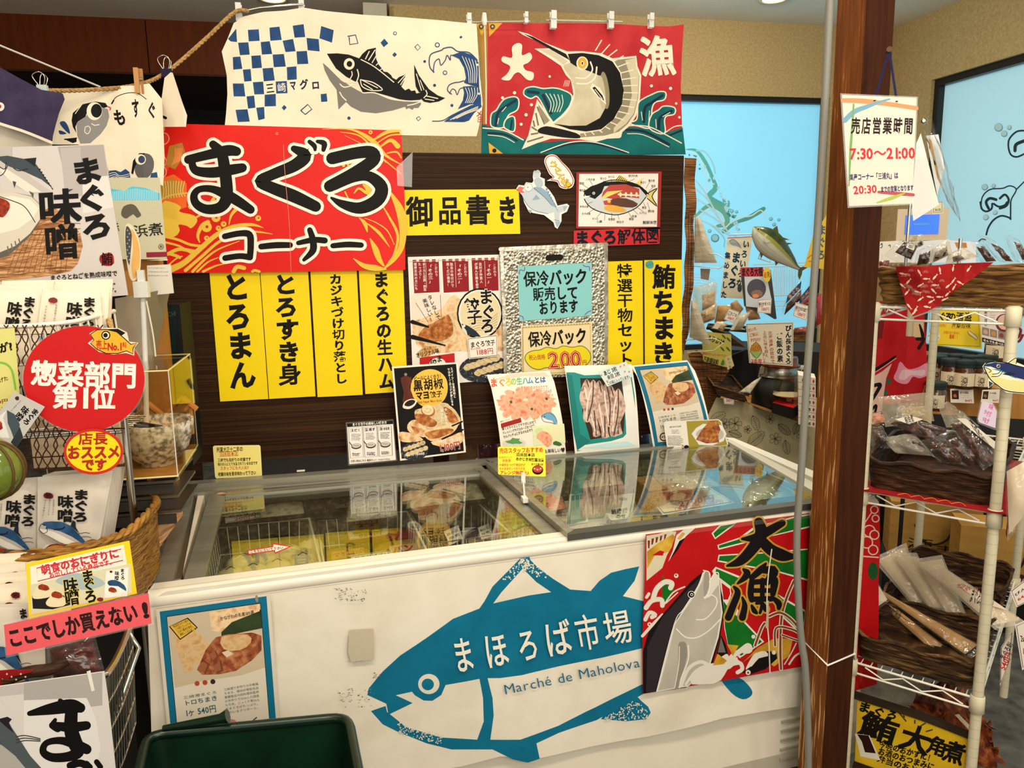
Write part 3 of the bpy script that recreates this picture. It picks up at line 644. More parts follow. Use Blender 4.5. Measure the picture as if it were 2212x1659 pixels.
p=Yp(300,175,2.36);b=MB().rbox(p+V((-.004,-.006,0)),(.012,.008,.065),'#c08b52');c=MB().rbox(p+V((.004,.006,0)),(.012,.008,.065),'#b07c46');sp=MB().tube([p+V((-.01,0,.005)),p+V((.01,0,.005))],.004,'chrome')
thing('clothes_peg','wooden clothes peg on the rope above the fish banner','clothes peg',parts=[('peg_half',b),('peg_half',c),('spring',sp)])
# ---------------- papers on the partition ----------------
noisemat('yellow_paper',[(.3,'#f0cf0a'),(.7,'#f6d914')],(4,4,4),2,.45)
noisemat('red_print',[(.3,'#d4130a'),(.7,'#de1d0e')],(5,5,5),2,.4)
SB=sy(2.514)
BKP='#16120e'
def strip(pts,txt,x0,y0,x1,y1,w,bold,label):
 s=Art(SB).zm(400,560,4.424);s.sheet('yellow_paper',pts,.0006,'#fbf3c0');s.vf(BKP,txt,x0,y0,x1,y1,w,bold)
 thing('menu_strip',label,'menu strip',s,group='yellow menu strips on the partition')
strip([(225,40),(705,40),(795,1335),(335,1360)],'とろまん',485,265,545,1105,255,.045,'yellow menu strip reading とろまん, leftmost on the partition')
strip([(712,40),(1170,40),(1246,1310),(803,1335)],'とろすき身',955,240,1000,1100,225,.045,'yellow menu strip reading とろすき身, second from the left')
strip([(1192,40),(1636,40),(1697,1296),(1265,1318)],'カジキづけ切り落とし',1437,190,1490,1140,122,.04,'yellow menu strip with small writing カジキづけ切り落とし')
strip([(1655,40),(2080,40),(2125,1262),(1722,1288)],'まぐろの生ハム',1872,195,1925,1165,150,.045,'yellow menu strip reading まぐろの生ハム, right of the four under the red sign')
def strip2(pts,txt,x0,y0,x1,y1,w,bold,label,extra=None):
 s=Art(SB).zm(860,330,3.456);s.sheet('yellow_paper',pts,.0006,'#fbf3c0');s.vf(BKP,txt,x0,y0,x1,y1,w,bold)
 if extra:extra(s)
 thing('menu_strip',label,'menu strip',s,group='yellow menu strips on the partition')
strip2([(1560,812),(1825,805),(1830,1640),(1565,1640)],'特選干物セット',1690,880,1700,1545,118,.03,'yellow menu strip reading 特選干物セット beside the silver bag')
def stk(s):s.blob('#4f9f9a',1878,835,32,32,12,.1);s.tf('#12343a','おいしいよ',1850,845,1905,825,18)
strip2([(1838,802),(2117,798),(2120,1640),(1843,1640)],'鮪ちまき',1985,925,1982,1500,175,.045,'yellow menu strip reading 鮪ちまき, rightmost on the partition',stk)
s=Art(SB).zm(860,330,3.456);s.sheet('yellow_paper',[(40,278),(900,272),(912,605),(55,618)],.0006,'#fbf3c0')
for c,x0,x1,y,h in(('御',58,265,440,215),('品',295,475,432,205),('書',502,690,428,215),('き',740,890,430,205)):s.tf(BKP,c,x0,y,x1,y-4,h,.04)
thing('menu_heading','yellow landscape sheet headed 御品書き next to the red sign','menu sign',s)
# red corner sign, a board standing proud of the partition
S2=sy(2.500)
s=Art(S2).zm(330,255,3.95)
s.sheet('red_print',[(20,60),(60,45),(1000,70),(2090,105),(2122,145),(2150,700),(2155,1295),(1180,1312),(130,1325),(75,800)],.004,'#c9bfae')
G,OR,SAL='#e6bb3e','#e8641c','#e2452c'
for pts in([(20,60),(60,48),(95,90),(60,140),(140,180),(110,230),(30,260)],[(40,300),(110,330),(140,420),(100,500),(50,520)]):s.poly(SAL,pts)
for cx,cy,r in((60,90,38),(90,175,48),(40,320,36),(70,370,45),(60,460,55)):s.ell('#ee9a7a',cx,cy,r+5);s.ell('#dd2a16',cx,cy,r-3)
s.poly(OR,[(60,520),(180,480),(290,560),(290,760),(180,800),(80,760)]);s.poly('#b07a26',[(140,240),(250,210),(280,300),(190,440),(110,400)]);s.poly('#a68732',[(60,580),(150,520),(270,560),(250,660),(80,700)])
for k in range(9):s.st('#efb45c',[(85+k*24,690-k*3),(95+k*20,620),(80+k*24,540)],8,3)
for k in range(6):s.st('#ee8a48',[(165+k*12,400-k*6),(190+k*10,330),(190+k*12,260)],7,3)
s.st('#d8b04a',[(70,700),(150,660),(290,640)],14)
s.poly(G,[(80,730),(170,720),(240,760),(230,800),(350,830),(380,880),(330,940),(290,920),(220,910),(230,960),(190,1010),(100,1000)],3)
for pts,w in(([(100,1010),(220,1040),(320,1080),(440,1095)],22),([(105,1060),(220,1090),(330,1150),(380,1145)],18),([(130,1160),(220,1120),(310,1130),(385,1145)],30),([(150,1160),(200,1175),(230,1190)],26),([(130,1300),(260,1240),(400,1120),(540,1000),(680,930),(840,910),(940,935)],[60,50,44,40,36,26,6]),([(280,1300),(420,1180),(560,1060),(700,1000),(860,970),(1020,990)],[30,26,24,22,18,5]),([(340,1310),(450,1200),(560,1120),(740,1050)],[24,20,14,5]),([(380,1310),(470,1230),(560,1190)],[18,14,6]),([(430,1310),(540,1260),(640,1240)],[22,14,6]),([(400,1060),(385,1000),(420,920),(470,890)],[10,26,34,40]),([(350,860),(440,800),(520,690)],[14,22,30]),([(650,910),(670,830),(720,770)],[6,22,34]),([(130,1260),(200,1200),(250,1180)],12),([(690,1310),(720,1270),(780,1280)],34),([(850,1310),(870,1300),(910,1310)],22)):s.st(G,pts,w)
for cx,cy,r in((540,850,38),(460,930,44),(605,905,24),(560,940,22),(460,1025,22),(900,855,25),(325,755,24)):s.ell(G,cx,cy,r);s.ell('#d2261a',cx+3,cy-2,r*.3)
for pts,w in(([(1450,95),(1700,100),(1880,200),(1990,320),(2125,400)],[4,14,40,22,6]),([(1600,120),(1760,150),(1880,260),(1990,380)],[4,12,16,6]),([(1880,190),(2000,120),(2110,110)],[14,30,18]),([(1920,210),(2020,150),(2115,140)],[8,12,14]),([(1950,240),(2030,190),(2090,240)],[14,30,44]),([(2000,300),(2080,290),(2120,340)],[10,16,10]),([(1640,150),(1850,260),(2050,420),(2125,480)],[3,8,10,3])):s.st(G,pts,w)
s.ell(G,1858,122,17);s.ell('#d2261a',1858,122,7);s.ell('#ee9a7a',1060,133,12);s.ell('#d2261a',1060,133,8)
for pts,w in(([(2020,620),(2110,790),(2135,960),(2120,1100),(2060,1200),(1980,1280)],[10,70,60,50,40,16]),([(1960,750),(2020,850),(2090,1000),(2060,1160),(2010,1230)],[6,18,24,16,8]),([(1760,850),(1810,900),(1830,970)],[4,34,10]),([(1810,855),(1900,890),(2000,960),(2060,1080)],[4,8,10,6]),([(1830,900),(1930,980),(2020,1100)],[8,26,5]),([(1855,1030),(1900,1120),(1930,1200),(1970,1260)],[10,50,44,16]),([(1715,1200),(1800,1260),(1900,1280),(1990,1290)],[8,40,50,10]),([(1640,630),(1670,690)],12),([(1720,640),(1760,600),(1830,640),(1860,600)],[10,20,26,20])):s.st(G,pts,w)
s.poly(G,[(1790,565),(1870,580),(1865,640),(1830,660),(1815,610)],3);s.ell(G,1690,395,36,24);s.ell('#d2261a',1690,400,16,9);s.ell(G,1755,372,30,16);s.ell(G,1628,405,14)
TX=[([(305,355),(470,315),(640,278),(715,285)],[75,82,95,80]),([(515,225),(585,300),(612,420),(632,600),(625,700),(570,765),(460,778),(375,735),(352,665),(395,610),(500,605),(620,650),(720,705),(835,782)],[68,90,100,104,104,92,80,72,64,56,62,84,88,72]),([(335,360),(345,420),(390,455),(520,465),(680,440),(765,425)],[60,66,78,90,90,78]),([(1205,262),(1300,320),(1210,405),(1040,475),(915,540),(1030,600),(1200,665),(1390,755)],[56,108,104,92,92,100,108,92]),([(1338,203),(1378,238),(1385,272)],[36,42,26]),([(1405,200),(1462,218),(1456,272)],[30,50,36]),([(1530,345),(1740,298),(1865,295),(1880,360),(1720,470),(1510,582)],[102,100,108,108,104,100]),([(1540,575),(1720,505),(1850,500),(1950,590),(1915,700),(1770,768),(1620,735),(1525,682)],[90,84,90,110,112,100,70,22]),([(615,1010),(740,985),(825,995),(836,1090),(830,1180)],[50,52,58,56,54]),([(618,1195),(740,1178),(830,1188)],[50,50,54]),([(925,1097),(1050,1085),(1172,1084)],[50,54,50]),([(1243,1066),(1370,1040),(1468,1045)],[40,50,52]),([(1340,955),(1366,1040),(1366,1130),(1290,1210)],[46,56,58,30]),([(1537,1090),(1660,1079),(1778,1084)],[44,50,46])]
for pts,w in TX:s.st('#f3ecd9',pts,[x+52 for x in w])
for pts,w in TX:s.st('#15120e',pts,w)
s.st('#f08a70',[(1115,230),(1130,500),(1165,900),(1180,1310)],4,3)
thing('corner_sign','big red board reading まぐろコーナー with gold waves','sign',s)
s=Art(sy(2.4955)).zm(460,0,3.687)
s.sheet('laminate_film',[(1462,1330),(1590,1210),(1585,1490),(1470,1480)],.0002)
thing('tape','clear tape strip at the right edge of the red board','tape',s)
# cut-out fish with arm, speech bubble
s=Art(SB).zm(1000,0,3.687)
s.sheet('#f2ece0',[(648,1290),(660,1250),(700,1230),(745,1240),(790,1290),(840,1340),(870,1390),(888,1440),(870,1490),(820,1505),(770,1490),(750,1450),(690,1440),(668,1440),(715,1412),(690,1390),(668,1345)],.0006,sm=3)
s.st('#c22a22',[(658,1290),(670,1255),(705,1240),(745,1250),(790,1300),(835,1350),(862,1395),(878,1440),(862,1480),(820,1495),(775,1480),(755,1440),(700,1432),(725,1410),(700,1385),(678,1345)],7,3,closed=True)
for c,x,y in(('ウ',720,1310),('マ',750,1355),('イ',775,1400),('ぜ',805,1440),('!',835,1472)):s.tf('#8a6a10',c,x-26,y-18,x+26,y+18,58,.05);s.tf('#e8b923',c,x-26,y-18,x+26,y+18,58,.02)
thing('speech_bubble_cutout','white paper speech bubble with red edge reading ウマイぜ!','paper cutout',s)
s=Art(SB).zm(860,330,3.456)
s.sheet('#ece8e0',[(880,272),(900,240),(940,245),(955,220),(1000,225),(1010,210),(1005,180),(1010,140),(1045,128),(1065,150),(1060,180),(1095,195),(1095,245),(1130,280),(1165,330),(1190,395),(1260,380),(1278,395),(1260,440),(1220,460),(1220,510),(1190,568),(1170,555),(1160,520),(1090,465),(1010,450),(975,440),(940,370),(930,320)],.0006)
BL='#9db4c4'
s.poly('#c3ccd2',[(925,320),(950,285),(1010,262),(1060,268),(1110,310),(1150,380),(1175,430),(1120,455),(1020,432),(965,390)],3);s.poly('#8fa9bd',[(1010,262),(1060,255),(1120,300),(1165,370),(1185,410),(1150,395),(1090,330),(1040,290)],3)
s.poly('#b4c0c6',[(1015,205),(1035,185),(1060,190),(1080,215),(1078,250),(1045,258),(1025,240)],3);s.poly('#c3ccd2',[(1010,180),(1015,145),(1045,135),(1058,160),(1050,185)],3)
for x in(1018,1030,1042,1053):s.ell('#c3ccd2',x,142,7,10);s.st('#5a6570',[(x-5,150),(x-5,136),(x+5,136),(x+5,150)],2,2)
s.poly('#c3ccd2',[(1165,425),(1190,405),(1260,390),(1240,435),(1205,450),(1205,510),(1185,552),(1170,500)],2);s.poly(BL,[(1230,400),(1268,398),(1240,440)]);s.poly(BL,[(1170,515),(1215,515),(1188,558)])
s.poly('#e06a62',[(890,275),(905,252),(940,262),(925,280),(945,295),(910,300)],2);s.ell('#7a7f84',972,258,32);s.ell('#f2efe6',972,258,29);s.ell(BKP,968,258,4)
s.poly('#8fa9bd',[(1000,355),(1030,312),(1060,345)]);s.poly('#8fa9bd',[(970,425),(985,455),(1000,430)])
for k in range(8):s.poly('#6f8ba0',[(1100+k*12,268+k*22),(1118+k*10,262+k*22),(1110+k*12,290+k*22)])
for pts in([(925,320),(965,390),(1020,432),(1120,455)],[(1010,262),(1090,330),(1150,395)],[(1165,500),(1205,510)]):s.st('#4f5b66',pts,3)
thing('fish_cutout','hand drawn blue fish cutout raising a fist beside the yellow heading','paper cutout',s)
# dissection chart
s=Art(SB).zm(860,330,3.456)
s.sheet('#9c2a26',[(1330,145),(1968,140),(1955,570),(1328,565)],.001);s.poly('#efe6da',[(1352,158),(1942,155),(1932,552),(1345,550)])
s.poly('#c9cfd0',[(1395,290),(1440,260),(1520,225),(1650,205),(1790,240),(1860,300),(1840,350),(1780,410),(1650,460),(1540,450),(1440,410),(1390,345)],3)
s.poly('#1b1a18',[(1385,290),(1440,250),(1540,218),(1650,212),(1760,225),(1850,280),(1880,320),(1860,330),(1800,260),(1650,240),(1540,250),(1520,300),(1470,345),(1400,320)])
s.poly('#b5453a',[(1530,290),(1580,240),(1700,235),(1800,270),(1800,340),(1700,330),(1600,345),(1520,330)]);s.poly('#5d3a2c',[(1600,345),(1700,340),(1790,380),(1750,410),(1640,400),(1570,390)],2);s.poly('#e3a743',[(1540,400),(1600,390),(1680,410),(1700,440),(1620,445),(1550,430)],2);s.poly('#c2443a',[(1530,360),(1590,350),(1590,390),(1540,390)]);s.ell('#e3c34a',1575,362,12)
s.poly('#e6d06a',[(1510,345),(1560,290),(1680,280),(1620,305),(1540,340)]);s.line('#e9dfb5',1640,310,1800,320,12)
for k in range(4):s.ell('#e9dfb5',1660+k*40,312,9,18)
s.poly('#e6d06a',[(1610,210),(1660,165),(1690,185),(1730,220)]);s.poly('#e6d06a',[(1770,230),(1835,185),(1800,245)]);s.poly('#d9c668',[(1850,310),(1935,265),(1895,325),(1935,400),(1890,370)])
for k in range(6):s.line('#1b1a18',1625+k*16,208,1655+k*10,170+k*6,5)
for pts in([(1395,290),(1390,345),(1440,410),(1540,450),(1650,462),(1780,410),(1850,330)],[(1385,290),(1540,216),(1650,205),(1790,240),(1870,310)],[(1850,310),(1935,265),(1895,325),(1935,400),(1860,340)]):s.st('#1b1a18',pts,7,3)
s.ell('#f2efe6',1460,302,10);s.ell('#1b1a18',1460,302,5);s.poly('#efe6da',[(1378,325),(1440,320),(1385,345)])
for x0,y0,x1,y1 in((1375,235,1425,270),(1430,205,1460,255),(1530,205,1545,225),(1590,195,1595,215),(1765,195,1720,215),(1815,235,1790,260),(1880,215,1850,265),(1905,255,1870,290),(1410,385,1450,365),(1410,455,1470,415),(1485,480,1520,440),(1540,505,1545,450),(1595,490,1595,450),(1650,500,1640,465),(1745,490,1720,445),(1790,460,1750,420),(1835,445,1790,410),(1845,405,1830,370),(1880,435,1860,370)):s.line('#2a2420',x0,y0,x1,y1,2.5)
for t,x,y,w in(('ハチの身',1400,200,70),('背トロ',1508,192,46),('中トロ',1568,180,46),('背びれ肉',1718,172,70),('頭肉',1352,228,36),('喉の身',1352,280,48),('骨ズイ',1808,222,44),('尾の身',1868,208,48),('背皮',1888,248,34),('ホホの身',1355,402,66),('カマの身',1370,455,66),('大トロ',1448,492,44),('心臓',1482,513,40),('背液袋',1568,497,50),('卵白子',1630,517,56),('胃袋',1722,495,36),('赤身',1742,474,40),('スジトロ',1798,450,56),('腹皮',1820,410,34),('潜水板',1862,436,50),('鮪解体図',1825,520,104)):s.tf('#2a2420',t,x,y,x+w,y,19 if w<100 else 26,.012)
thing('dissection_chart','framed diagram of a tuna cut into parts, on the partition','chart',s)
s=Art(SB).zm(860,330,3.456);s.sheet('#c9262c',[(1312,582),(1955,555),(1952,680),(1310,705)],.0006)
for i,c in enumerate('まぐろ解体図'):s.tf('#101820',c,1322+i*105,640-i*4,1425+i*105,636-i*4,108,.05 if i<3 else .04)
thing('chart_caption','red strip reading まぐろ解体図 under the diagram','caption strip',s)
# gyoza poster
noisemat('gyoza_blur',[(.3,'#d9a468'),(.5,'#ecd0a4'),(.68,'#c27a3e')],(34,34,34),3,.5)
noisemat('gyoza_brown',[(.3,'#7a3c12'),(.5,'#a8622a'),(.7,'#d79a58')],(70,70,70),5,.5)
noisemat('gyoza_pale',[(.3,'#cdb183'),(.5,'#dcc79c'),(.7,'#b3935f')],(60,60,60),4,.5)
noisemat('plate_speckle',[(.45,'#22252a'),(.6,'#33383f'),(.7,'#7d848a')],(170,170,170),3,.4)
s=Art(sy(2.516)).zm(860,330,3.456)
s.sheet('#ece6da',[(72,778),(750,760),(785,760),(800,1330),(800,1690),(430,1720),(112,1730)],.0006)
s.poly('gyoza_blur',[(105,1100),(300,1120),(420,1060),(460,1090),(770,1180),(785,1480),(600,1500),(480,1480),(300,1500),(140,1440),(108,1340)])
s.poly('#e8dccb',[(95,1060),(330,1045),(400,1060),(330,1160),(200,1230),(105,1260)],0)
for x0,y0 in((108,800),(328,795),(548,788)):
 s.poly('#8f1118',[(x0,y0),(x0+195,y0-6),(x0+202,y0+240),(x0+12,y0+250)]);s.line('#d8ccb8',x0+98,y0+20,x0+105,y0+210,3)
 for k in range(4):s.rect('#ece6da',x0+28+k*48,y0-12,x0+48+k*48,y0+14)
WT='#f0e8dc'
s.line('#b9ad9c',80,812,750,792,4)
for x,t in((285,'三'),(503,'二'),(722,'一')):s.vf(WT,'こだわり',x-3,840,x+2,912,22,.01);s.vf(WT,'「その'+t+'」',x-48,850,x-40,960,36,.015)
for x,t,n in((192,'まぐろと豆腐、野菜',190),(160,'たっぷり！',100),(128,'健康志向の方にも',180),(398,'独自の味付けで',160),(370,'焼くだけ簡単！',155),(613,'目利き仲買人',130),(582,'が選んだ鮪を使用',180)):s.vf(WT,t,x,832,x+8,832+n,23,.012)
for t,x0,y0,x1,y1 in(('タレなしで',238,1080,300,1230),('美味しい！',200,1105,252,1240)):s.vf(BKP,t,x0,y0,x1,y1,36,.015)
s.line(BKP,132,1120,225,1265,2.5);s.line(BKP,315,1060,322,1230,2.5)
s.poly('gyoza_brown',[(150,1380),(190,1310),(300,1250),(380,1205),(418,1270),(410,1360),(330,1410),(220,1415)],3);s.st('gyoza_pale',[(150,1385),(220,1418),(340,1410),(412,1360),(415,1270),(385,1205)],18)
s.st(BKP,[(106,1262),(225,1300)],[30,14],0);s.st(BKP,[(108,1375),(350,1438)],[34,10],0)
s.ell(BKP,610,1200,172,190);s.ell(WT,610,1200,160,178);s.ell('#e3d3a6',612,1200,150,168)
for k in range(7):s.st('#b49a5e',[(530,1240+k*20),(600,1215+k*18),(680,1240+k*16),(740,1200+k*20)],4)
for c,x,y in(('ま',655,1075),('ぐ',672,1190),('ろ',665,1290)):s.tf(WT,c,x-58,y+4,x+58,y-4,118,.05);s.tf(BKP,c,x-56,y+4,x+56,y-4,112,.03)
for c,x,y in(('餃',550,1140),('子',570,1225)):s.tf(WT,c,x-60,y+4,x+60,y-4,118,.05);s.tf(BKP,c,x-58,y+4,x+58,y-4,110,.03)
s.poly('#22303c',[(470,1275),(520,1290),(580,1330),(620,1375),(560,1370),(500,1340)]);s.poly('#ddd8ca',[(470,1275),(510,1330),(520,1370),(480,1330)]);s.ell(WT,492,1292,10)
s.poly('#c99a5c',[(135,1500),(200,1440),(290,1445),(255,1500),(200,1540)]);s.tf(BKP,'一番人気',170,1475,250,1455,22,.01);s.tf(BKP,'オリジナル味',135,1515,305,1475,38,.03)
s.poly('#c01a22',[(160,1530),(420,1495),(425,1600),(165,1640)]);s.ell(WT,295,1580,62,50);s.tf(BKP,'餃',235,1570,290,1566,60,.02);s.tf(BKP,'ま',285,1540,330,1536,50,.03)
s.ell('plate_speckle',640,1610,185,105,-4)
for r in range(2):
 for k in range(6):s.blob('gyoza_pale',520+k*42+r*80,1600-k*14+r*40,34,26,10,.12,-30,k+r*9);s.line('#a5875a',500+k*42+r*80,1585-k*14+r*40,540+k*42+r*80,1615-k*14+r*40,3)
s.tf(WT,'フライパンで',640,1668,770,1655,24,.02)
thing('gyoza_poster','white poster with red tags and a fried dumpling, left of the silver bag','poster',s)
def pricecard(S,T,pts,label,name,price,border='#25342c',ncol='#16120e',kind='price_card',t=.0006,group='small price cards',small=True,build=True):
 s=Art(S).zm(*T);s.sheet('#efe6d8',pts,t)
 (ax,ay),(bx,by),(cx,cy),(dx,dy)=pts
 L=lambda u,v:((ax*(1-u)+bx*u)*(1-v)+(dx*(1-u)+cx*u)*v,(ay*(1-u)+by*u)*(1-v)+(dy*(1-u)+cy*u)*v)
 h=math.hypot(dx-ax,dy-ay)
 if border:s.frame(border,[L(.03,.04),L(.97,.04),L(.97,.96),L(.03,.96)],h*.03)
 p,q=L(.08,.34),L(.92,.34);s.tf(ncol,name,*p,*q,h*.27,.03)
 if small:p,q=L(.08,.53),L(.42,.53);s.tf('#c22a34','税込価格',*p,*q,h*.12,.01)
 p,q=L(.25,.72),L(.85,.72);s.tf('#c22a34',price,*p,*q,h*.3,.02)
 return thing(kind,label,'price card',s,group=group)if build else s
pricecard(sy(2.509),(860,330,3.456),[(515,1385),(740,1358),(745,1518),(530,1540)],'price card reading 1188円 clipped to the white gyoza poster','まぐろ餃子','1188円','#2a2420')
# silver bag with two notices
noisemat('foil',[(.3,'#7d7668'),(.5,'#b5ad9a'),(.7,'#e2dac6')],(110,110,110),2,.28,.5,.75,tex='voronoi')
noisemat('foil_edge',[(.3,'#918a7a'),(.7,'#cfc7b4')],(40,40,40),3,.25,.2,.8)
s=Art(sy(2.503)).zm(860,330,3.456)
s.sheet('foil',[(755,708),(1565,672),(1570,1200),(1562,1660),(792,1690),(775,1100)],.006,'foil_edge')
s.st('foil_edge',[(765,720),(900,715),(1555,685)],30,0);s.st('foil_edge',[(800,740),(860,820),(900,840)],8,0);s.st('foil_edge',[(1550,690),(1555,1200),(1548,1650)],26,0);s.st('foil_edge',[(772,720),(790,1150),(802,1680)],24,0);s.st('foil_edge',[(800,880),(910,740),(1440,715),(1550,830)],9,0)
s.st('#1a120c',[(1122,785),(1210,780)],46,0)
n1=Art(sy(2.5005)).zm(860,330,3.456)
n1.sheet('#86c9c8',[(892,848),(1445,820),(1447,1215),(905,1258)],.0006)
for t,x0,y0,x1,y1,h in(('保冷バック',935,945,1415,920,112),('販売して',1005,1058,1345,1042,98),('おります',1050,1162,1345,1142,98)):n1.tf(BKP,t,x0,y0,x1,y1,h,.035)
for pts in([(905,905),(910,875),(940,880),(945,855)],[(1380,838),(1400,850),(1425,850),(1430,880)],[(905,1215),(930,1225),(935,1245)],[(1395,1210),(1415,1190),(1440,1180)]):n1.st('#7c3a94',pts,6)
n2=Art(sy(2.5005)).zm(860,330,3.456)
n2.sheet('#e8d3a4',[(915,1292),(1448,1262),(1455,1640),(925,1668)],.0006);n2.frame('#c9b070',[(930,1308),(1434,1278),(1440,1630),(938,1655)],10)
for k in range(24):n2.ell('#9a8a4a',935+k*21,1303-k*1.25,6,4);n2.ell('#9a8a4a',930+(k%2),1310+k*14,4,6)
n2.tf(BKP,'保冷バック',970,1395,1410,1362,112,.035)
cl=[(950,1540),(965,1500),(1010,1480),(1060,1475),(1110,1455),(1180,1465),(1230,1445),(1300,1455),(1370,1445),(1420,1480),(1435,1530),(1410,1575),(1350,1600),(1270,1590),(1200,1610),(1110,1600),(1050,1615),(990,1595)]
n2.st('#5f7a2c',cl,12,3,closed=True);n2.poly('#e5cf1c',cl,3);n2.tf('#a8341c','税込価格',975,1530,1098,1522,40,.015);n2.tf('#a8341c','円',1372,1567,1408,1563,38,.015)
for c,x0,x1 in(('2',1120,1205),('0',1208,1290),('0',1285,1370)):n2.tf('#a31414',c,x0,1545-(x0-1120)*.05,x1,1540-(x0-1120)*.05,150,.05);n2.tf('#f0d9a0',c,x0,1545-(x0-1120)*.05,x1,1540-(x0-1120)*.05,150,.018);n2.tf('#b81c1c',c,x0,1545-(x0-1120)*.05,x1,1540-(x0-1120)*.05,150,-.004)
thing('cooler_bag','silver foil cooler bag hung flat on the partition','bag',s)
thing('bag_notice','pale blue notice reading 保冷バック販売しております on the silver bag','notice',n1)
thing('bag_notice','cream notice with yellow cloud reading 200円 on the silver bag','notice',n2)
# ---------------- chest freezer ----------------
noisemat('enamel_worn',[(.3,'#ddd4be'),(.7,'#e6dec9')],(5,5,5),3,.35)
noisemat('frost',[(.35,'#6d6856'),(.55,'#8a8470'),(.7,'#b0aa94')],(60,60,60),5,.7,.3)
noisemat('liner',[(.3,'#c3beac'),(.7,'#d6d1be')],(6,6,6),3,.5)
noisemat('vinyl',[(.3,'#dcd3bf'),(.5,'#e4dcc9'),(.7,'#d5cbb5')],(5,5,5),4,.42)
noisemat('teal_print',[(.3,'#0a6583'),(.7,'#107190')],(14,14,14),4,.4)
FL,FR,BL,BR=V((-.43,1.613,0)),V((1.36,1.783,0)),V((-.50,2.43,0)),V((1.30,2.474,0))
FD=(FR-FL).normalized();FN=V((FD.y,-FD.x,0))
ZT=.86
def slab(mb,pts,z,t,col):mb.prism([Zp(x,y,z)for x,y in pts],(0,0,-t),col);return mb
def lerp(a,b,t):return a*(1-t)+b*t
body=MB()
def wallq(mb,p,q,n,z0,z1,th,col):mb.obox(p+V((0,0,z0)),q-p,n*-th,(0,0,z1-z0),col)
wallq(body,FL,FR,FN,.10,.845,.05,'enamel_worn');wallq(body,BR,BL,V((0,1,0)),.10,.85,.05,'enamel_worn')
body.obox(FL+V((0,.03,.10)),(BL-FL)-V((0,.06,0)),(.05,0,0),(0,0,.745),'enamel_worn');body.obox(FR+V((0,.03,.10)),(BR-FR)-V((0,.06,0)),(-.05,0,0),(0,0,.745),'enamel_worn')
body.prism([p+V((0,0,.10))for p in(FL,FR,BR,BL)],(0,0,.05),'enamel_worn')
liner=MB()
a,b_,c,d=[p+V((0,0,.40))for p in(FL+V((.07,.06,0)),FR+V((-.07,.05,0)),BR+V((-.07,-.07,0)),BL+V((.07,-.07,0)))]
liner.prism([a,b_,c,d],(0,0,-.01),'liner')
for p,q,col in((a,b_,'liner'),(b_,c,'liner'),(c,d,'frost'),(d,a,'liner')):
 k=(q-p);n=V((-k.y,k.x,0)).normalized();liner.obox(p,k,n*-.008,(0,0,.43),col)
lip=MB().tube([FL+V((0,0,ZT-.018))+FN*.004,FR+V((0,0,ZT-.018))+FN*.004],.020,'white_enamel',14)
lip.prism([FL+V((0,0,ZT)),FR+V((0,0,ZT)),FR+V((-.002,.035,ZT)),FL+V((.002,.035,ZT))],(0,0,-.03),'white_enamel')
fr=MB()
slab(fr,[(332,1262),(396,1040),(418,1066),(374,1252)],ZT,.05,'rail')
slab(fr,[(374,1252),(418,1066),(428,1065),(392,1249)],ZT-.012,.03,'steel')
slab(fr,[(396,1040),(1046,991),(1060,998),(416,1046)],ZT+.006,.05,'rail')
slab(fr,[(416,1046),(1060,998),(1062,1012),(418,1064)],ZT-.004,.05,'rail')
slab(fr,[(1046,991),(1562,944),(1568,952),(1060,1001)],ZT+.006,.05,'rail')
slab(fr,[(1562,944),(1585,946),(1890,1072),(1862,1080)],ZT+.004,.05,'white_enamel')
slab(fr,[(1190,1166),(1260,1160),(1062,1000),(1034,1002)],ZT-.004,.03,'rail')
vent=MB()
for k in range(5):
 z0=.245-k*.028;p=lerp(FL,FR,.855);q=lerp(FL,FR,.895)
 vent.obox(p+FN*.001+V((0,0,z0)),q-p,FN*.004,(0,0,.007),'#a9a189')
feet=[('foot',MB().lathe(p+V((dx,dy,0)),[(.025,0),(.025,.10)],'black',12))for p,dx,dy in((FL,.08,.1),(FR,-.08,.08),(BL,.08,-.1),(BR,-.08,-.1))]
# sliding lids: left one lower, right one on top
LIDS=[]
def lid(quad,z,rails,label,rcol):
 g=MB();slab(g,quad,z,.005,'lid_glass');r=MB()
 for pts,c in rails:slab(r,pts,z+.004,.016,c)
 LIDS.append((g,r,label))
lid([(440,1246),(1205,1160),(1040,1008),(487,1062)],ZT-.006,[([(396,1254),(440,1250),(488,1066),(452,1068)],'rail'),([(455,1068),(1036,1016),(1042,1023),(487,1071)],'rail'),([(1185,1166),(1212,1160),(1040,1006),(1022,1010)],'rail')],'left sliding glass lid over the buns and dumplings','rail')
lid([(1232,1146),(1800,1076),(1572,952),(1062,998)],ZT+.010,[([(1226,1152),(1238,1146),(1064,996),(1050,999)],'rail'),([(1226,1155),(1240,1143),(1810,1071),(1812,1080)],'#4a4940'),([(1060,999),(1064,996),(1572,950),(1574,954)],'rail'),([(1790,1080),(1815,1072),(1580,950),(1568,951)],'#b9b6a6')],'right sliding glass lid mirroring the blue window','rail')
fz=thing('chest_freezer','long white chest freezer with sliding glass lids in front of the partition','freezer',parts=[('body',body),('liner',liner),('front_lip',lip),('top_frame',fr),('air_vent',vent)]+feet+[('sliding_lid',l[1],[('glass_pane',l[0])])for l in LIDS])
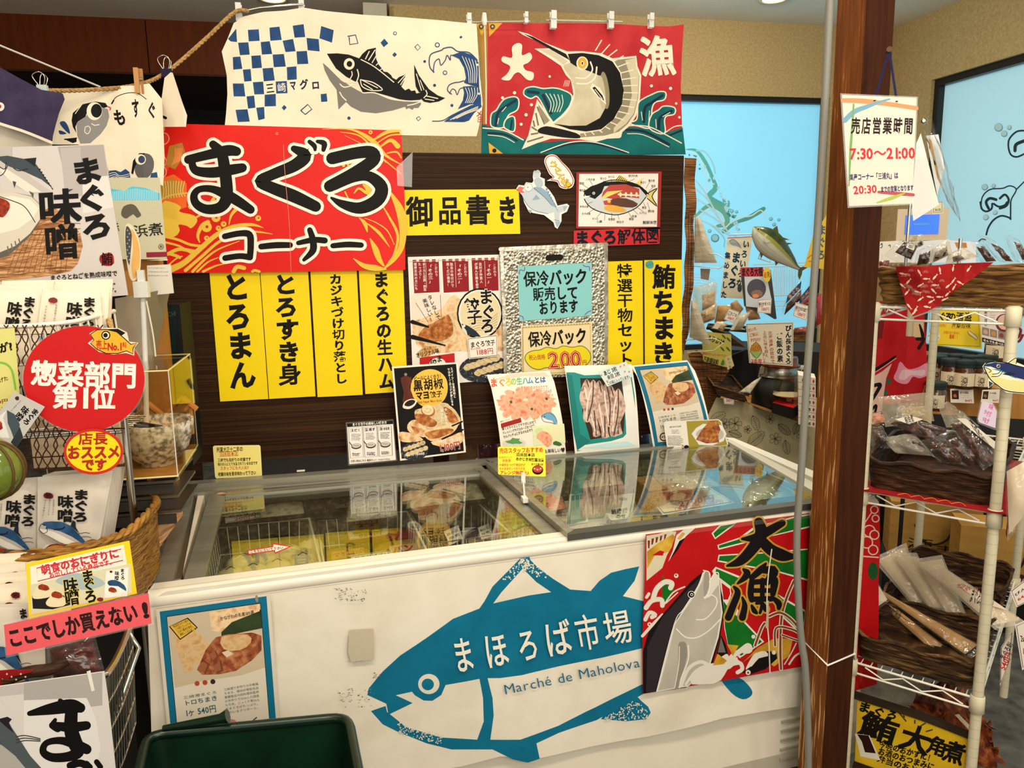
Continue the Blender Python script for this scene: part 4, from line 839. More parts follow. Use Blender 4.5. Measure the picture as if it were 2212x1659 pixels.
# vinyl banner hung down the front
FP=FL+FN*.020
SF=Surf(FP,U=tuple(FD),Vv=(0,0,1),d=lambda u,v:min(1,max(0,.83-v)*5)*(.004*math.sin(u*5+1)+.012*max(0,.45-v)*math.sin(u*9+v*6)+.003*math.sin(u*14+v*9)),cut=.08,cutu=.08)
s=Art(SF).zm(0,0,1)
s.sheet('vinyl',[(318,1300),(360,1278),(700,1234),(1100,1182),(1400,1146),(1700,1108),(1800,1096),(1850,1092),(1850,1300),(1842,1506),(1726,1526),(1560,1552),(1400,1591),(1280,1612),(1170,1637),(1080,1634),(1000,1655),(900,1672),(800,1690),(330,1770),(325,1500)],.002)
s.zm(700,1150,3.16);TL='teal_print';VN='vinyl'
s.line('#b8ad96',-1150,520,2200,75,4)
s.poly(TL,[(295,1110),(305,1065),(400,950),(520,840),(700,720),(880,590),(1060,520),(1095,470),(1150,370),(1250,270),(1370,145),(1395,148),(1410,190),(1460,240),(1560,315),(1680,390),(1820,400),(1880,330),(1960,275),(2060,250),(2152,232),(2120,330),(2040,435),(2190,472),(2500,470),(2500,720),(2175,790),(1900,855),(1600,915),(1350,975),(1200,995),(1115,995),(1060,1000),(830,1042),(800,1110),(740,1150),(680,1148),(620,1112),(600,1088),(490,1112),(530,1130),(605,1165),(440,1245),(425,1170)])
s.poly(VN,[(1155,485),(1210,410),(1300,310),(1355,248),(1390,280),(1450,340),(1550,408),(1400,430)])
s.poly(TL,[(320,1220),(420,1185),(430,1225),(560,1330),(800,1400),(1045,1415),(1090,1290),(1085,1130),(1060,995),(1115,990),(1150,1130),(1158,1250),(1135,1415),(1340,1415),(1600,1320),(1850,1195),(2175,1035),(2500,880),(2500,960),(2175,1105),(1860,1282),(1600,1370),(1450,1440),(1472,1545),(1390,1572),(1290,1550),(1150,1482),(870,1482),(700,1440),(500,1360),(400,1310)])
s.poly(TL,[(1890,1275),(1950,1180),(2110,1090),(2165,1150),(2212,1190),(2230,1230),(2200,1275),(2060,1290)])
s.poly(TL,[(2700,980),(2830,990),(2910,1060),(2920,1110),(2860,1140),(2780,1095)],3)
s.ell(VN,715,1035,73,69);s.ell(TL,708,1038,42,40)
rn=random.Random(4)
for _ in range(120):
 t=rn.random();x,y=1370+rn.uniform(-.5,.5)*60+(t-.5)*abs(t-.5)*4*130,180+abs(t-.5)*190+rn.uniform(-25,35)
 if t<.5:y+=15
 s.ell(VN,x,y,rn.uniform(3,7),n=6)
for _ in range(130):x=rn.uniform(500,810);s.ell(VN,x,1320+(x-500)*.30+rn.uniform(-30,40)-max(0,(x-700))*.1,rn.uniform(2.5,5.5),n=6)
for _ in range(170):
 x=rn.uniform(1910,2200);lo=1285-(x-1910)*.0;hi=1240-(x-1910)*.62 if x<2110 else 1100+(x-2110)*1.1
 s.ell(VN,x,rn.uniform(min(hi+15,lo-5),lo-8),rn.uniform(2.5,5.5),n=6)
for c,x,y,w,h in(('ま',945,825,150,245),('ほ',1168,795,165,245),('ろ',1385,758,150,225),('ば',1590,712,185,245),('市',1790,672,165,240),('場',1995,640,195,225)):s.tf('#e9e2d0',c,x-w/2,y+w*.09,x+w/2,y-w*.09,h,.012)
s.tf('#1a5f80','Marché de Maholova',1220,1062,2150,872,88,-.004)
for x0,y0,x1,y1,n in((70,370,290,460,60),(95,1050,340,1180,50),(160,830,340,870,16),(330,930,380,990,10)):
 for _ in range(n):s.blob('#8f866f' if rn.random()<.7 else '#4a4234',rn.uniform(x0,x1),rn.uniform(y0,y1),rn.uniform(2,9),rn.uniform(1.5,4),6,.4,rn.uniform(-30,20),rn.randint(0,99))
s.poly('#c0b59c',[(170,655),(335,645),(338,855),(180,870),(160,800)])
thing('vinyl_banner','white vinyl banner with a big teal tuna drawing on the freezer front','banner',s)
# posters taped to the freezer front
FP2=FL+FN*.034
SFp=Surf(FP2,U=tuple(FD),Vv=(0,0,1))
s=Art(SFp).zm(1380,1080,3.95)
noisemat('print_red',[(.3,'#a80e12'),(.7,'#b71417')],(9,9,9),3,.35);noisemat('print_green',[(.3,'#0c5a1e'),(.7,'#16701f')],(12,12,12),3,.35);noisemat('print_gold',[(.3,'#a8721c'),(.6,'#c99a2e'),(.8,'#d9b95a')],(22,22,22),3,.4)
noisemat('fish_grey',[(.3,'#a8a193'),(.7,'#bdb6a6')],(10,10,10),3,.45)
PR,PG,PGo,CR,K2='print_red','print_green','print_gold','#d8d2c2','#131011'
s.sheet(PR,[(60,295),(500,240),(990,175),(1310,135),(1455,112),(1460,300),(1440,800),(1400,1420),(1000,1490),(700,1545),(35,1655),(30,1160),(50,700)],.0008)
s.poly(CR,[(620,285),(690,215),(840,190),(780,240),(650,335)]);s.poly(PG,[(635,285),(700,222),(830,200),(760,240),(652,322)])
s.poly(CR,[(670,385),(860,320),(980,230),(1330,140),(1455,120),(1455,235),(1090,320),(860,380),(680,425)]);s.poly(PG,[(682,388),(870,330),(1000,240),(1330,152),(1455,130),(1455,222),(1100,310),(860,368),(685,412)])
s.poly(CR,[(680,468),(1090,445),(1440,415),(1440,690),(1160,610),(860,560),(670,525)]);s.poly(PG,[(690,478),(1090,455),(1440,425),(1440,675),(1160,598),(860,548),(680,515)])
s.poly(CR,[(655,570),(860,650),(930,690),(790,760),(640,640),(625,605)]);s.poly(PG,[(660,585),(850,665),(905,692),(790,740),(650,635)])
s.poly(CR,[(690,670),(760,780),(900,1030),(1070,1210),(860,1350),(760,1240),(730,1100),(715,900)]);s.poly(PG,[(720,860),(780,940),(890,1040),(1050,1210),(870,1330),(760,1230),(735,1090),(725,960)])
s.poly(CR,[(700,690),(780,750),(790,800),(760,870),(715,860)]);s.poly(PR,[(705,705),(775,758),(780,800),(760,850),(722,850)])
s.poly(CR,[(1160,790),(1230,830),(1420,940),(1400,1220),(1330,1100),(1200,980)]);s.poly(PG,[(1180,800),(1230,850),(1415,955),(1395,1200),(1330,1080),(1210,970)])
s.poly(PG,[(200,640),(225,680),(260,760),(300,740),(290,790),(230,860),(200,940)])
# crane
s.poly('#cfc4a4',[(65,305),(160,290),(250,265),(320,270),(300,330),(280,400),(240,470),(200,580),(65,690)],0);s.poly(PGo,[(70,440),(160,370),(290,290),(310,320),(260,440),(130,480),(70,590)],0);s.poly(PR,[(115,470),(180,430),(215,440),(205,475)])
s.poly('#6d2312',[(75,345),(95,345),(90,415),(78,410)])
for k in range(4):s.poly('#6d2312',[(108+k*36,330-k*12),(130+k*36,326-k*12),(120+k*36,378-k*18),(106+k*36,382-k*14)])
s.poly(CR,[(320,300),(380,255),(480,240),(400,310),(370,360),(250,525),(290,430)]);s.poly(K2,[(345,350),(395,320),(330,430),(260,515),(310,420)]);s.ell(K2,376,292,14);s.poly('#c99a4e',[(325,330),(370,275),(395,290),(350,340)])
# waves left
for pts,w in(([(60,920),(110,860),(190,850),(200,900)],40),([(120,850),(150,760),(220,700),(280,710),(270,750)],44),([(55,1020),(90,960),(140,980),(110,1000)],34),([(65,830),(85,800)],26),([(30,1160),(120,1060),(200,980)],26),([(210,900),(290,790),(390,740)],12),([(230,880),(330,790)],10)):s.st(CR,pts,w)
s.ell(CR,318,646,19);s.ell(PR,316,642,8);s.ell(CR,90,1060,18);s.ell(PR,90,1060,7)
# fish rearing up
s.poly(K2,[(35,1650),(35,1290),(80,1130),(200,980),(330,830),(440,700),(560,600),(600,650),(680,690),(715,830),(725,960),(690,1180),(620,1430),(400,1600)])
s.poly('#d8d2c4',[(150,1635),(230,1330),(300,1060),(380,930),(470,800),(530,680),(555,600),(600,630),(605,690),(650,620),(685,650),(700,850),(715,960),(680,1170),(600,1430),(420,1590)]);s.poly('fish_grey',[(165,1625),(245,1330),(310,1060),(390,940),(480,810),(540,690),(560,620),(590,650),(600,740),(560,830),(600,830),(680,720),(700,960),(665,1170),(590,1420),(420,1580)])
s.poly('#2b2628',[(60,1640),(70,1250),(200,1000),(380,800),(540,640),(500,740),(400,890),(290,1060),(230,1280),(140,1635)])
s.poly('#8d8678',[(335,1240),(360,1210),(400,1220),(410,1330),(370,1480),(335,1600),(305,1605),(335,1450)],2);s.poly('#9a9384',[(555,640),(580,610),(600,650),(600,740),(555,830)],2)
for pts,w in(([(320,1100),(400,1170),(500,1170),(600,1110),(690,1020)],10),([(490,1020),(570,1010),(650,920),(665,850),(620,810),(560,840)],9),([(550,600),(600,620),(605,700),(590,800),(555,830)],9),([(600,700),(640,630),(675,620),(680,670)],9),([(420,1240),(420,1360),(360,1520),(345,1600)],10),([(345,1250),(340,1400),(305,1600)],6),([(545,620),(500,740),(380,930),(300,1060),(150,1635)],7)):s.st('#e6e0d2',pts,w)
s.ell('#e6e0d2',447,806,31,31);s.ell(K2,447,806,26);s.ell('#e6e0d2',450,806,13);s.ell(K2,450,807,8)
s.poly(K2,[(700,1150),(740,1230),(760,1310),(770,1370),(660,1310)]);s.poly('#6b655c',[(700,1170),(740,1300),(672,1300)])
# surf at the bottom
for cx,cy,r in((600,1480,150),(760,1390,90)):s.blob(CR,cx,cy,r*1.1,r*.55,16,.15,-20,int(cx))
for pts,w in(([(360,1580),(420,1440),(520,1380),(600,1410)],30),([(400,1570),(480,1460),(560,1420)],22),([(720,1450),(790,1340),(860,1290),(930,1240),(945,1280),(900,1290)],44),([(840,1470),(880,1440),(860,1390),(790,1400)],34),([(930,1440),(960,1380),(1010,1310),(1060,1290)],40),([(1010,1300),(1100,1310),(1110,1390)],26),([(680,1370),(740,1330)],30)):s.st(CR,pts,w)
s.poly(PGo,[(630,1410),(670,1310),(750,1370),(720,1400)]);s.poly(PGo,[(750,1230),(850,1240),(800,1330)]);s.poly(PGo,[(880,1390),(1010,1260),(1150,1180),(1240,1180),(1310,1190),(1280,1330),(1150,1420),(1000,1300)]);s.poly(K2,[(880,1470),(980,1400),(1060,1290),(1170,1290),(1180,1350),(1080,1440),(940,1490)]);s.poly(CR,[(940,1390),(1010,1300),(1080,1290),(1100,1330),(1020,1350),(960,1420)],2)
s.ell(CR,930,1470,22);s.ell('#8a2018',930,1472,9);s.ell(CR,1150,1300,18);s.ell(CR,975,1165,17);s.ell(CR,745,1330,18)
for pts,w in(([(1210,1440),(1205,1250),(1215,1000),(1260,830),(1320,690)],34),([(1110,990),(1200,960),(1290,1010),(1370,1100)],34),([(1160,1240),(1170,1090),(1300,1100),(1390,1150)],30),([(990,1240),(1040,1100),(1070,1050)],34),([(1220,1150),(1330,1190),(1400,1210)],24)):s.st(CR,pts,w);s.st('#7a3c1a',pts,w*.55)
s.st(CR,[(1280,1400),(1330,1330),(1400,1290)],16);s.st(CR,[(1240,1400),(1300,1300),(1340,1220)],10)
D1=[([(880,330),(990,320),(1090,270),(1220,195)],[20,60,64,50]),([(1020,190),(1040,290),(960,420),(860,520),(750,560)],[70,90,80,64,16]),([(1030,330),(1120,420),(1220,470),(1310,480)],[70,80,84,40]),([(890,590),(920,620),(900,660),(840,710)],[20,50,44,16]),([(810,740),(840,790),(800,900),(760,1000)],[20,44,50,50]),([(880,830),(900,900),(880,1000)],[16,40,50]),([(1080,540),(1040,590),(960,660)],[16,50,40]),([(1010,600),(1140,600),(1120,660),(1090,700)],[30,70,60,50]),([(960,690),(950,790),(960,850)],[40,44,40]),([(960,700),(1080,690),(1150,680),(1140,800)],[40,40,60,40]),([(970,770),(1120,770)],34),([(960,845),(1130,840)],40),([(1050,680),(1050,850)],34),([(960,900),(980,940),(1000,960)],[20,36,24]),([(1060,890),(1080,930)],[26,40]),([(1150,840),(1190,880),(1190,920)],[30,44,30]),([(1000,880),(1050,880),(1030,960)],[20,30,20])]
for pts,w in D1:s.st('#b98d2e',pts,[x*1.2+30 for x in(w if isinstance(w,list)else[w]*len(pts))])
for pts,w in D1:s.st(K2,pts,[x*1.2 for x in(w if isinstance(w,list)else[w]*len(pts))])
s.poly('laminate_film',[(60,295),(1455,112),(1455,150),(500,275),(60,335)])
s.st('#d9d4c6',[(1130,420),(1095,700),(1090,1000),(1105,1200),(1115,1470)],10);s.st('#b9ab8e',[(1100,860),(1090,1080)],[10,26])
thing('big_catch_poster','red and green 大漁 poster with a rearing fish on the freezer front','poster',s)
s=Art(SFp).zm(1650,800,3.687)
s.sheet(PR,[(740,1085),(880,1060),(925,1075),(925,1400),(915,1680),(915,2000),(900,2500),(700,2560),(700,1500)],.0008)
for cx,cy,r in((880,1110,34),(890,1180,32),(840,1280,50),(820,1370,50),(880,1310,40),(870,1430,42)):s.ell('#d9bfa8',cx,cy,r);s.ell(PR,cx,cy,r-9)
s.line('#d9bfa8',780,1250,860,1130,8);s.line('#d9bfa8',775,1480,915,1490,10);s.ell('#1d4a22',870,1600,40,70)
thing('flower_poster','red poster with pale plum blossom outlines just right of the pillar','poster',s)
# rice dumpling poster
noisemat('rice_cake',[(.3,'#b98a55'),(.5,'#d9b684'),(.7,'#c79a64')],(50,50,50),4,.5);noisemat('pork',[(.3,'#6b2f1c'),(.5,'#9a5434'),(.7,'#c58a5c')],(60,60,60),4,.45);noisemat('leaf_dark',[(.3,'#22301c'),(.7,'#3d4d2c')],(20,60,20),3,.5)
def dumpling_art(s,P):
 """the rice dumpling poster; P maps the poster's own 0-1 square into the current zoom"""
 g=lambda L:[P(*p)for p in L]
 s.poly('#0a6b8c',g([(.03,.015),(.97,.015),(.97,.985),(.03,.985)]));s.poly(BKP,g([(.085,.055),(.915,.055),(.915,.945),(.085,.945)]));s.poly('#ddd2bd',g([(.09,.06),(.91,.06),(.91,.94),(.09,.94)]))
 s.poly('#c9b79a',g([(.09,.06),(.91,.06),(.91,.50),(.7,.535),(.35,.545),(.1,.57)]))
 s.poly('leaf_dark',g([(.55,.15),(.91,.10),(.91,.23),(.55,.25)]));s.poly('gyoza_blur',g([(.46,.07),(.9,.06),(.9,.11),(.65,.16),(.55,.22),(.47,.2)]))
 s.poly('rice_cake',g([(.14,.17),(.25,.16),(.35,.20),(.42,.28),(.45,.31),(.40,.36),(.36,.41),(.3,.43),(.27,.47),(.2,.47),(.17,.38),(.13,.28)]));s.poly('pork',g([(.40,.33),(.47,.27),(.5,.25),(.6,.24),(.82,.25),(.9,.28),(.89,.38),(.8,.44),(.65,.5),(.5,.51),(.35,.50),(.31,.46)]),0)
 s.poly('rice_cake',g([(.55,.25),(.78,.26),(.8,.32),(.7,.36),(.56,.34)]),2);s.poly('#e0c9a8',g([(.54,.36),(.6,.35),(.64,.38),(.58,.4)]))
 for q in([(.32,.44),(.38,.40),(.43,.43),(.38,.50)],[(.43,.36),(.49,.34),(.51,.39),(.46,.42)],[(.45,.45),(.53,.41),(.54,.49),(.48,.5)]):s.poly('#7a4028',g(q));s.poly('#9a5c40',g([(a*.8+.2*q[0][0],b*.8+.2*q[0][1])for a,b in q]))
 s.poly(BKP,g([(.10,.13),(.27,.085),(.35,.165),(.185,.235)]));s.poly('#dfb33c',g([(.11,.13),(.265,.093),(.338,.163),(.188,.226)]));s.poly('#dfb33c',g([(.29,.17),(.33,.21),(.32,.16)]))
 for k in range(4):a,b=P(.135+k*.018,.135+k*.021),P(.275+k*.018,.105+k*.021);s.tf('#3a2a10',('製造成分が1.5倍の','三元豚とたっぷりの','たまり醤油を使用し','美味しくなりました')[k],*a,*b,math.dist(P(0,0),P(0,.02)),.01)
 for k,c in enumerate(('#b5432c','#b5432c','#3a2a30')):s.ell(c,*P(.30+k*.07,.555),math.dist(P(0,0),P(.022,0)),n=12)
 hh=math.dist(P(0,0),P(0,1))
 s.tf(BKP,'かながわの名産100選',*P(.55,.125),*P(.85,.11),hh*.028,.01)
 s.tf('#46616a','三崎港まぐろ',*P(.165,.645),*P(.47,.63),hh*.022);s.tf('#1f5568','トロちまき',*P(.165,.685),*P(.47,.67),hh*.038,.01);s.tf('#1f5568','1ヶ 540円',*P(.17,.755),*P(.45,.742),hh*.055,.01)
 for k,t in enumerate(('三崎港で手作りの中華風','ちまき。横浜中華街名店','重慶飯店元総料理長監修','の手作りで仕込んだ国産','もち米、じっくり煮込ん','だまぐろがたっぷり。','ただいまデリポート。')):s.tf('#5f7076',t,*P(.53,.62+k*.027),*P(.84,.605+k*.027),hh*.019)
 s.ell('#2a2622',*P(.20,.88),math.dist(P(0,0),P(.075,0)));s.ell('#ddd2bd',*P(.20,.88),math.dist(P(0,0),P(.055,0)));s.tf('#2a2622','金賞',*P(.15,.88),*P(.25,.875),hh*.035,.02)
 s.poly('#a8552c',g([(.34,.86),(.44,.85),(.44,.93),(.35,.93)]));s.tf('#2a2622','一般部門',*P(.33,.85),*P(.47,.84),hh*.03,.02);s.poly('#2a2622',g([(.53,.87),(.6,.865),(.61,.935),(.575,.92),(.54,.94)]));s.ell('#c97a84',*P(.56,.845),hh*.045,hh*.018)
 s.st('#2a3440',g([(.80,.835),(.73,.87),(.78,.895),(.71,.905),(.74,.955)]),hh*.007,0);s.ell('#2a3440',*P(.86,.885),hh*.028);s.ell('#8fa3ad',*P(.86,.885),hh*.022)
def bil(q):
 (ax,ay),(bx,by),(cx,cy),(dx,dy)=q
 return lambda u,v:((ax*(1-u)+bx*u)*(1-v)+(dx*(1-u)+cx*u)*v,(ay*(1-u)+by*u)*(1-v)+(dy*(1-u)+cy*u)*v)
s=Art(SFp).zm(330,1270,5.027)
qd=[(35,240),(1270,60),(1390,1640),(180,1750)];s.sheet('#d9cfbc',qd,.0008);dumpling_art(s,bil(qd))
s.blob('#8c8474',1130,115,18,40,10,.2)
thing('dumpling_poster','teal framed rice dumpling poster 540円 on the freezer front, left end','poster',s)
# ---------------- cards and posters standing on the freezer ----------------
noisemat('pepper_brown',[(.3,'#4a1a0a'),(.7,'#6d2c12')],(30,30,6),3,.35);noisemat('sun_gold',[(.3,'#e6b234'),(.7,'#f4cd62')],(8,8,8),2,.5)
noisemat('ham',[(.3,'#e88a66'),(.5,'#f0b08e'),(.7,'#d96a50')],(60,60,60),4,.5);noisemat('peppercorn',[(.4,'#120b0a'),(.7,'#3a2420')],(300,300,300),2,.6)
noisemat('herring',[(.3,'#6a5a50'),(.5,'#c7a391'),(.68,'#e0c7b4')],(50,50,50),5,.45,dist=.6)
def stand(pts0,y,tilt=0,yaw=0,zT=(0,0,1),**k):
 """upright sheet whose first point sits at depth y"""
 px,py=zT[0]+pts0[0]/zT[2],zT[1]+pts0[1]/zT[2]
 return Surf(Yp(px,py,y),yaw=yaw,tilt=tilt,**k)
Z5=(700,760,3.687)
s=Art(stand((605,868),2.43,5,zT=Z5)).zm(*Z5)
s.sheet('#efe8d8',[(540,118),(1065,82),(1130,800),(606,868)],.003);s.poly('#14110f',[(556,132),(1052,96),(1114,790),(618,852)])
s.poly('sun_gold',[(690,300),(700,230),(740,180),(800,145),(870,140),(930,165),(975,220),(985,300),(965,370),(920,420),(880,440),(800,440),(740,400),(705,350)],3)
s.poly('pepper_brown',[(612,215),(650,190),(690,210),(700,240),(680,280),(700,330),(712,400),(630,410),(635,330),(622,270)],3);s.ell('#8a8378',650,180,12,12);s.poly('pepper_brown',[(610,205),(695,200),(690,228),(616,232)])
s.poly('#e9dfce',[(628,445),(640,400),(690,375),(738,385),(725,425),(680,455)],3);s.poly('peppercorn',[(640,425),(660,395),(700,382),(726,392),(712,418),(675,435)],3)
s.tf('#3a1a10','ビールによく合う！',715,215,945,190,34,.03);s.tf(BKP,'黒',710,272,786,265,84,.045);s.tf(BKP,'胡',792,265,868,258,84,.04);s.tf(BKP,'椒',872,258,950,250,84,.03);s.tf(BKP,'マヨ',730,352,840,340,66,.045);s.tf(BKP,'餃子',842,342,940,332,50,.03);s.tf('#6b4a12','Black Pepper Mayo Gyoza',745,402,938,384,24,.01)
s.vf('#efe8d8','スパイシーな黒胡椒と',1015,135,1040,355,20,.03);s.vf('#efe8d8','マヨネーズのコクが癖になる',992,140,1022,418,20,.03)
for i,q in enumerate(([(720,480),(770,450),(900,420),(960,410),(1040,460),(1090,560),(1000,620),(880,640),(760,600)],[(665,580),(720,540),(800,600),(860,650),(790,680),(680,640)],[(600,640),(700,650),(790,700),(700,720),(610,710)],[(790,650),(850,610),(950,590),(1060,560),(1050,620),(960,690),(850,710)],[(850,720),(1090,640),(1100,720),(980,760)],[(900,430),(950,405),(1000,430),(960,520),(920,560)])):s.poly('gyoza_pale' if i in(0,5)else 'gyoza_blur',q,3)
for q in([(720,500),(800,500),(900,560),(860,600),(760,570)],[(800,650),(900,620),(1000,610),(1030,630),(930,680),(850,690)],[(950,440),(1020,470),(1070,550),(1000,560)],[(690,590),(760,620),(740,650)]):s.poly('gyoza_brown',q,3)
s.ell('#a85e3a',828,470,56,46,20);s.ell('#ecd2a2',826,462,48,40,20);s.st('#d9b27c',[(800,470),(825,485),(850,465),(835,445),(815,455)],7);s.poly('#f2dfb8',[(815,430),(845,425),(860,450),(820,445)],2)
s.st(BKP,[(1100,555),(1020,590)],12,0);s.st(BKP,[(1105,620),(940,695)],14,0);s.vf('#efe8d8','美味しい！',940,470,945,570,24,.03);s.vf('#efe8d8','タレなしで',968,460,975,570,24,.03)
s.ell('plate_speckle',720,790,110,75,-6)
for r in range(2):
 for k in range(5):s.blob('gyoza_pale',650+k*34+r*20,775-k*12+r*40,24,19,9,.1,-20,k+r*7)
s.tf('#efe8d8','フライパンで簡単調理',635,828,800,808,20,.02);s.tf('#efe8d8','冷凍餃子・20個入り各',905,715,1085,690,25,.03)
for bd,c in((.05,'#f0e6da'),(.022,'#b01a1c')):s.tf(c,'1,100円',915,765,1085,740,66,bd)
thing('pepper_poster','black poster of pepper mayo dumplings 1,100円 standing on the freezer rim','poster',s)
s=Art(stand((190,905),2.425,4,zT=Z5)).zm(*Z5)
s.sheet('laminate_film',[(172,562),(552,538),(582,868),(192,908)],.001);s.poly('#efe9df',[(182,585),(548,560),(572,860),(202,895)]);s.poly('#1c1816',[(182,572),(548,548),(550,575),(184,600)]);s.tf('#efe9df','まぐろ餃子の美味しい焼き方',225,580,500,562,24,.03)
for k,(n,t)in enumerate((('1','焼く'),('2','蒸す'),('3','水気を'))):
 x=195+k*116;y=612-k*7;s.frame('#2a2622',[(x,y-5),(x+108,y-12),(x+118,y+225),(x+14,y+235)],3);s.frame('#2a2622',[(x+14,y+4),(x+38,y+2),(x+40,y+24),(x+16,y+26)],2.5);s.tf('#2a2622',n,x+17,y+14,x+37,y+13,22,.02);s.tf('#2a2622',t,x+46,y+14,x+96,y+10,24,.03)
 s.lines('#4a4440',x+22,y+44,x+98,y+88,5,4,seed=k);s.ell('#3a3430',x+62,y+140,40,22,-5);s.ell('#d9d0c2',x+62,y+136,34,16,-5)
 for j in range(7):s.ell('#8a8070',x+40+j*7,y+138-(j%2)*6,4)
 s.line('#3a3430',x+28,y+134,x+4,y+104,6);s.lines('#3a3430',x+30,y+196,x+100,y+214,3,5,seed=k+5)
s.tf('#2a2622','お買い物はこちら 鮪楽ネット',212,870,420,858,18,.015);s.tf('#2a2622','https://shop',432,856,525,850,15,.01)
thing('cooking_card','white laminated card showing three cooking steps beside the black poster','card',s)
Z7=(300,950,3.16)
s=Art(stand((522,262),2.425,4,zT=Z7)).zm(*Z7)
s.sheet('#efdf7e',[(505,50),(515,40),(820,36),(830,46),(841,240),(832,250),(530,264),(520,254)],.001)
s.frame('#e8e2cf',[(510,46),(826,42),(836,245),(526,258)],5);s.tf(BKP,'創業大正十二年の',530,68,710,62,34,.03);s.frame('#c65a2c',[(548,84),(678,78),(680,108),(550,114)],3);s.tf('#c65a2c','羽床総本店',552,98,676,93,28,.02);s.tf(BKP,'三崎でも指折りの老舗です',538,140,765,132,25,.03);s.tf(BKP,'地元の人にとても愛されているお店です',538,168,810,158,22,.03);s.tf('#d2543a','スタッフにも大人気!!',555,196,750,188,26,.025);s.tf(BKP,'老舗の味を是非味わって下さい',540,236,800,224,27,.03)
thing('handwritten_card','pale yellow handwritten card at the left back corner of the freezer','card',s)
Z6=(1000,760,3.16)
cur=lambda a,b:(lambda u,v:-a*max(0,v-b)**2)
s=Art(stand((265,745),2.42,0,zT=Z6,d=cur(1.3,.06),cut=.02)).zm(*Z6)
s.sheet('#f0e8d6',[(162,158),(590,128),(622,200),(655,340),(680,480),(706,715),(268,748),(248,560),(225,400),(192,240)],.001)
for c,x,col in(('ま',185,'#e05a38'),('ぐ',240,'#e88a3c'),('ろ',285,'#e6c02e'),('の',325,'#8fbf5a'),('生',365,'#5ea86a'),('ハ',405,'#4f9a8c'),('ム',440,'#4a90b8'),('と',485,'#3c5f98'),('は',525,'#3c5f98')):s.tf(col,c,x,212-(x-185)*.06,x+(52 if x<290 else 40),208-(x-185)*.06,62-(x-185)*.06,.045)
s.poly('#f3c9b0',[(200,190),(330,150),(560,140),(595,170),(420,165),(260,190)])
for k,t in enumerate(('黒潮まぐろの生仕立てで、','生臭さが全く無く、鮪のうまみが','ギュッと詰まっている!!')):s.tf('#d9662c',t,395-k*8,248+k*28,595+k*10,240+k*28,26,.025)
s.ell('#e9dcc8',430,350,190,95,-4)
for k in range(16):a=k*.4;s.blob('ham',430+130*math.cos(a),355+52*math.sin(a),70,34,12,.25,k*23,k)
s.blob('ham',430,350,110,45,14,.2,0,3)
for x,y in((328,342),(470,390),(570,320)):s.blob('#3d5a2a',x,y,11,9,8,.3)
s.ell('#f3dfc0',428,326,16,9)
s.poly('#a01c1c',[(258,490),(395,450),(400,480),(262,520)]);s.tf('#3a2a20','真空パック入り',255,478,320,460,12)
for k,t in enumerate(('薄くスライスしてサラダにのせて','ドレッシングやマヨネーズをつけて、','カルパッチョにするのもおすすめ。')):s.tf('#3a322a',t,265+k*5,528+k*27,500+k*4,475+k*24,21,.02)
s.poly('#6ba3c4',[(535,440),(560,420),(600,412),(630,440),(640,480),(620,495),(610,470),(570,460)],3);s.poly('#e9e4d6',[(538,445),(570,460),(612,475),(580,482),(550,470)],3);s.ell(BKP,556,442,4);s.st('#3a4a5a',[(535,440),(580,415),(630,445),(640,490),(600,484),(550,472),(535,440)],3)
s.poly('#dfe3b4',[(470,510),(690,490),(700,620),(485,640)]);s.poly('#cfd9a0',[(490,540),(540,520),(560,600),(610,630),(560,640)],3);s.poly('ham',[(500,580),(540,540),(590,560),(610,600),(580,650),(530,610)],3);s.ell('#e6dfb4',635,545,40,24);s.blob('#3f6a34',645,625,32,16,10,.3);s.ell('#dcd8c8',350,625,80,34);s.blob('#5f9a56',350,610,52,20,14,.35);s.tf('#3a322a','そのままいても美味しい♥',420,690,690,668,28,.02)
thing('ham_poster','pale curved poster of sliced raw tuna ham standing on the freezer','poster',s)
s=Art(stand((765,695),2.41,0,zT=Z6,d=cur(.9,.05),cut=.02)).zm(*Z6)
s.sheet('#efe9db',[(692,96),(1150,85),(1180,280),(1198,520),(1207,688),(765,698),(752,560),(728,360)],.001)
s.poly('#1d8a82',[(705,140),(760,140),(830,160),(1080,150),(1150,160),(1172,300),(1175,560),(780,680),(758,560),(735,350)]);s.poly('#e6e4dc',[(1080,160),(1140,155),(1190,540),(1195,650),(780,672),(800,640),(1080,600),(1115,560)]);s.poly('#3a2c26',[(800,180),(1080,180),(1105,420),(1095,560),(870,600),(815,420)])
for k,(x0,y0,x1,y1)in enumerate(((845,185,910,570),(930,195,970,580),(1010,230,1060,560),(890,190,850,470),(1060,250,1030,570),(980,210,1000,500))):
 s.poly('herring',[(x0,y0),(x0+35,y0+60),(x0+48,y0+150),(x1+20,y1-40),(x1+28,y1),(x1-20,y1+8),(x1-30,y1-60),(x0-45,y0+160),(x0-35,y0+60)],3);s.st('#3d302b',[(x0,y0+10),((x0+x1)/2+14,(y0+y1)/2),(x1,y1)],7)
 s.st('#e8d6c6',[(x0-14,y0+60),((x0+x1)/2-16,(y0+y1)/2),(x1-8,y1-30)],10)
s.poly('#15756f',[(705,150),(745,160),(770,340),(800,560),(870,610),(780,672),(752,540),(730,350)],0);s.poly('#bfe0de',[(800,660),(1000,620),(1120,610),(1180,640),(1000,660)])
thing('dried_fish_poster','curved photo poster of split dried fish in a teal lined box on the freezer','poster',s)
s=Art(stand((985,235),2.405,0,zT=Z6)).zm(*Z6)
